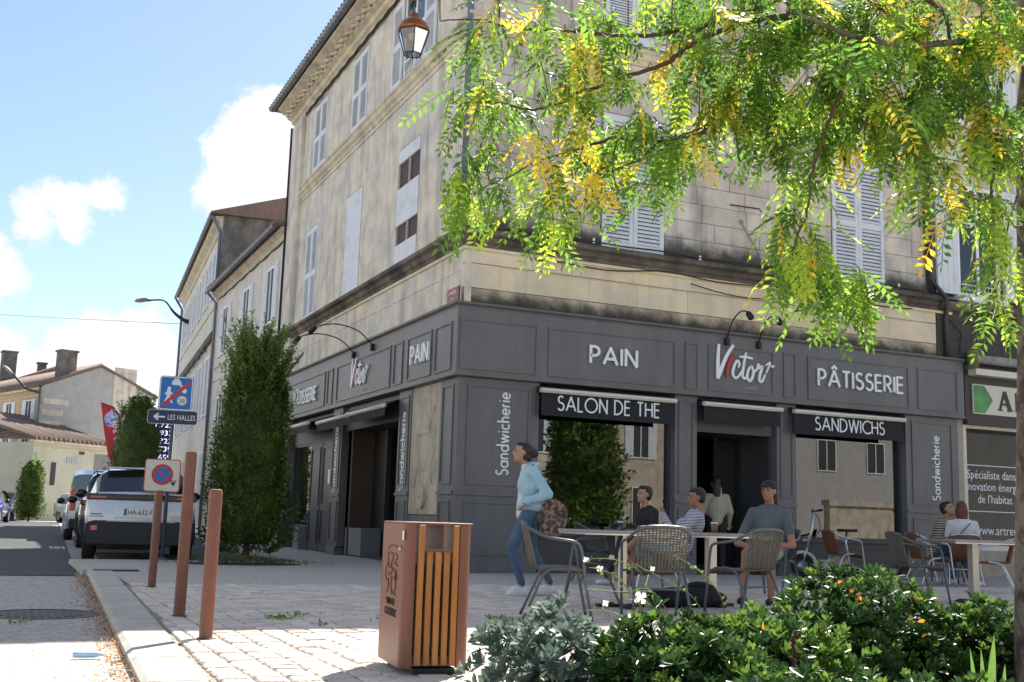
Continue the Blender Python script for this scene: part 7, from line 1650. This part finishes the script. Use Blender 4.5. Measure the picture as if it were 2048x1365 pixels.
# ground plants at the foot of the large column
c_ = at(480,1128,z=0); Ms, Ts = [], []
for k in range(800):
    x_ = rnd.gauss(0,.5); y_ = rnd.gauss(0,.2); Ms.append(frames(np.array([[rnd.gauss(0,1),rnd.gauss(0,1),.8]]), np.array([[rnd.gauss(0,.4),rnd.gauss(0,.4),1.]]), [.05])[0]); Ts.append((c_.x+x_, c_.y+y_, rnd.uniform(.0,.12)*math.exp(-abs(x_))))
o = inst_mesh('ground_cover', LEAF4, Ms, Ts, tmat, None, kind='stuff')
MB().prism(arc(0,0,.95,.5,0,350,24), lambda p: (c_.x+p[0],c_.y+p[1],-.03), lambda p: (c_.x+p[0],c_.y+p[1],.002)).build('tree_pit', soil, kind='structure')
# fallen leaves
def litter(name, n, gen, ms, s_=.024):
    Ms, Ts = [[], []], [[], []]
    for k in range(n):
        x_, y_, z_ = gen(); w_ = rnd.random() < .5; d = np.array([[rnd.gauss(0,1), rnd.gauss(0,1), rnd.gauss(0,.15)]]); Ms[w_].append(frames(d, np.array([[rnd.gauss(0,.3),rnd.gauss(0,.3),1.]]), [s_*rnd.uniform(.7,1.3)])[0]); Ts[w_].append((x_,y_,z_))
    for i in (0, 1): inst_mesh(name, LEAF4, Ms[i], Ts[i], ms[i], None, kind='stuff')
fal = (leafmat('fallen yellow', (.55,.28,.04), (.4,.2,.05), .7, .2), leafmat('fallen brown', (.28,.1,.03), (.2,.08,.03), .8, .1))
def g1():
    y = rnd.uniform(-11.5,-.8); return kx(y)-abs(rnd.gauss(0,.085))-.015, y, RZ+.012+abs(rnd.gauss(0,.012))
litter('fallen_leaves', 2600, g1, fal)
def g2():
    p = at(rnd.choice([rnd.uniform(1180,1560), rnd.uniform(1860,2000)]), 1232+rnd.gauss(0,9) , z=0); return p.x, p.y+rnd.gauss(0,.15), .012
litter('fallen_leaves', 1500, g2, (fal[1], leafmat('fallen orange', (.35,.12,.02), (.3,.1,.03), .8, .1)))
def g3(): return rnd.uniform(-5.3,3), rnd.uniform(-11,-4), .008
litter('fallen_leaves', 160, g3, fal)
def g4(): return rnd.uniform(-6.4,-5.6), rnd.uniform(-11,-4), RZ+.012
litter('fallen_leaves', 50, g4, fal)
Ms, Ts = [], []
for (u, v, n) in ((560,1237,60),(600,1232,20),(640,1250,10),(1000,1243,50),(990,1238,20),(770,1240,14),(40,1247,20)):
    for k in range(n):
        p = at(u+rnd.gauss(0,14), v+rnd.gauss(0,2), z=0 if u > 100 else RZ); Ms.append(frames(np.array([[rnd.gauss(0,.8),rnd.gauss(0,.8),.7]]), nrng.normal(0,1,(1,3)), [.04])[0]); Ts.append((p.x,p.y,p.z))
inst_mesh('grass_tufts', LEAF4, Ms, Ts, tmat2, None, kind='stuff')
# crushed plastic bottle lying on the road
p = at(145,1321,z=RZ); o = MB().tube([(0,0,0),(.05,.01,0),(.12,0,0),(.15,0,0),(.17,0,0)], [.015,.019,.018,.01,.008], 10).build('plastic_bottle', mat('bottle plastic', (.45,.65,.8), .2), None, True); o.location = (p.x,p.y,RZ+.03); tag(o, 'small pale blue plastic bottle lying on the road by the kerb', 'bottle')
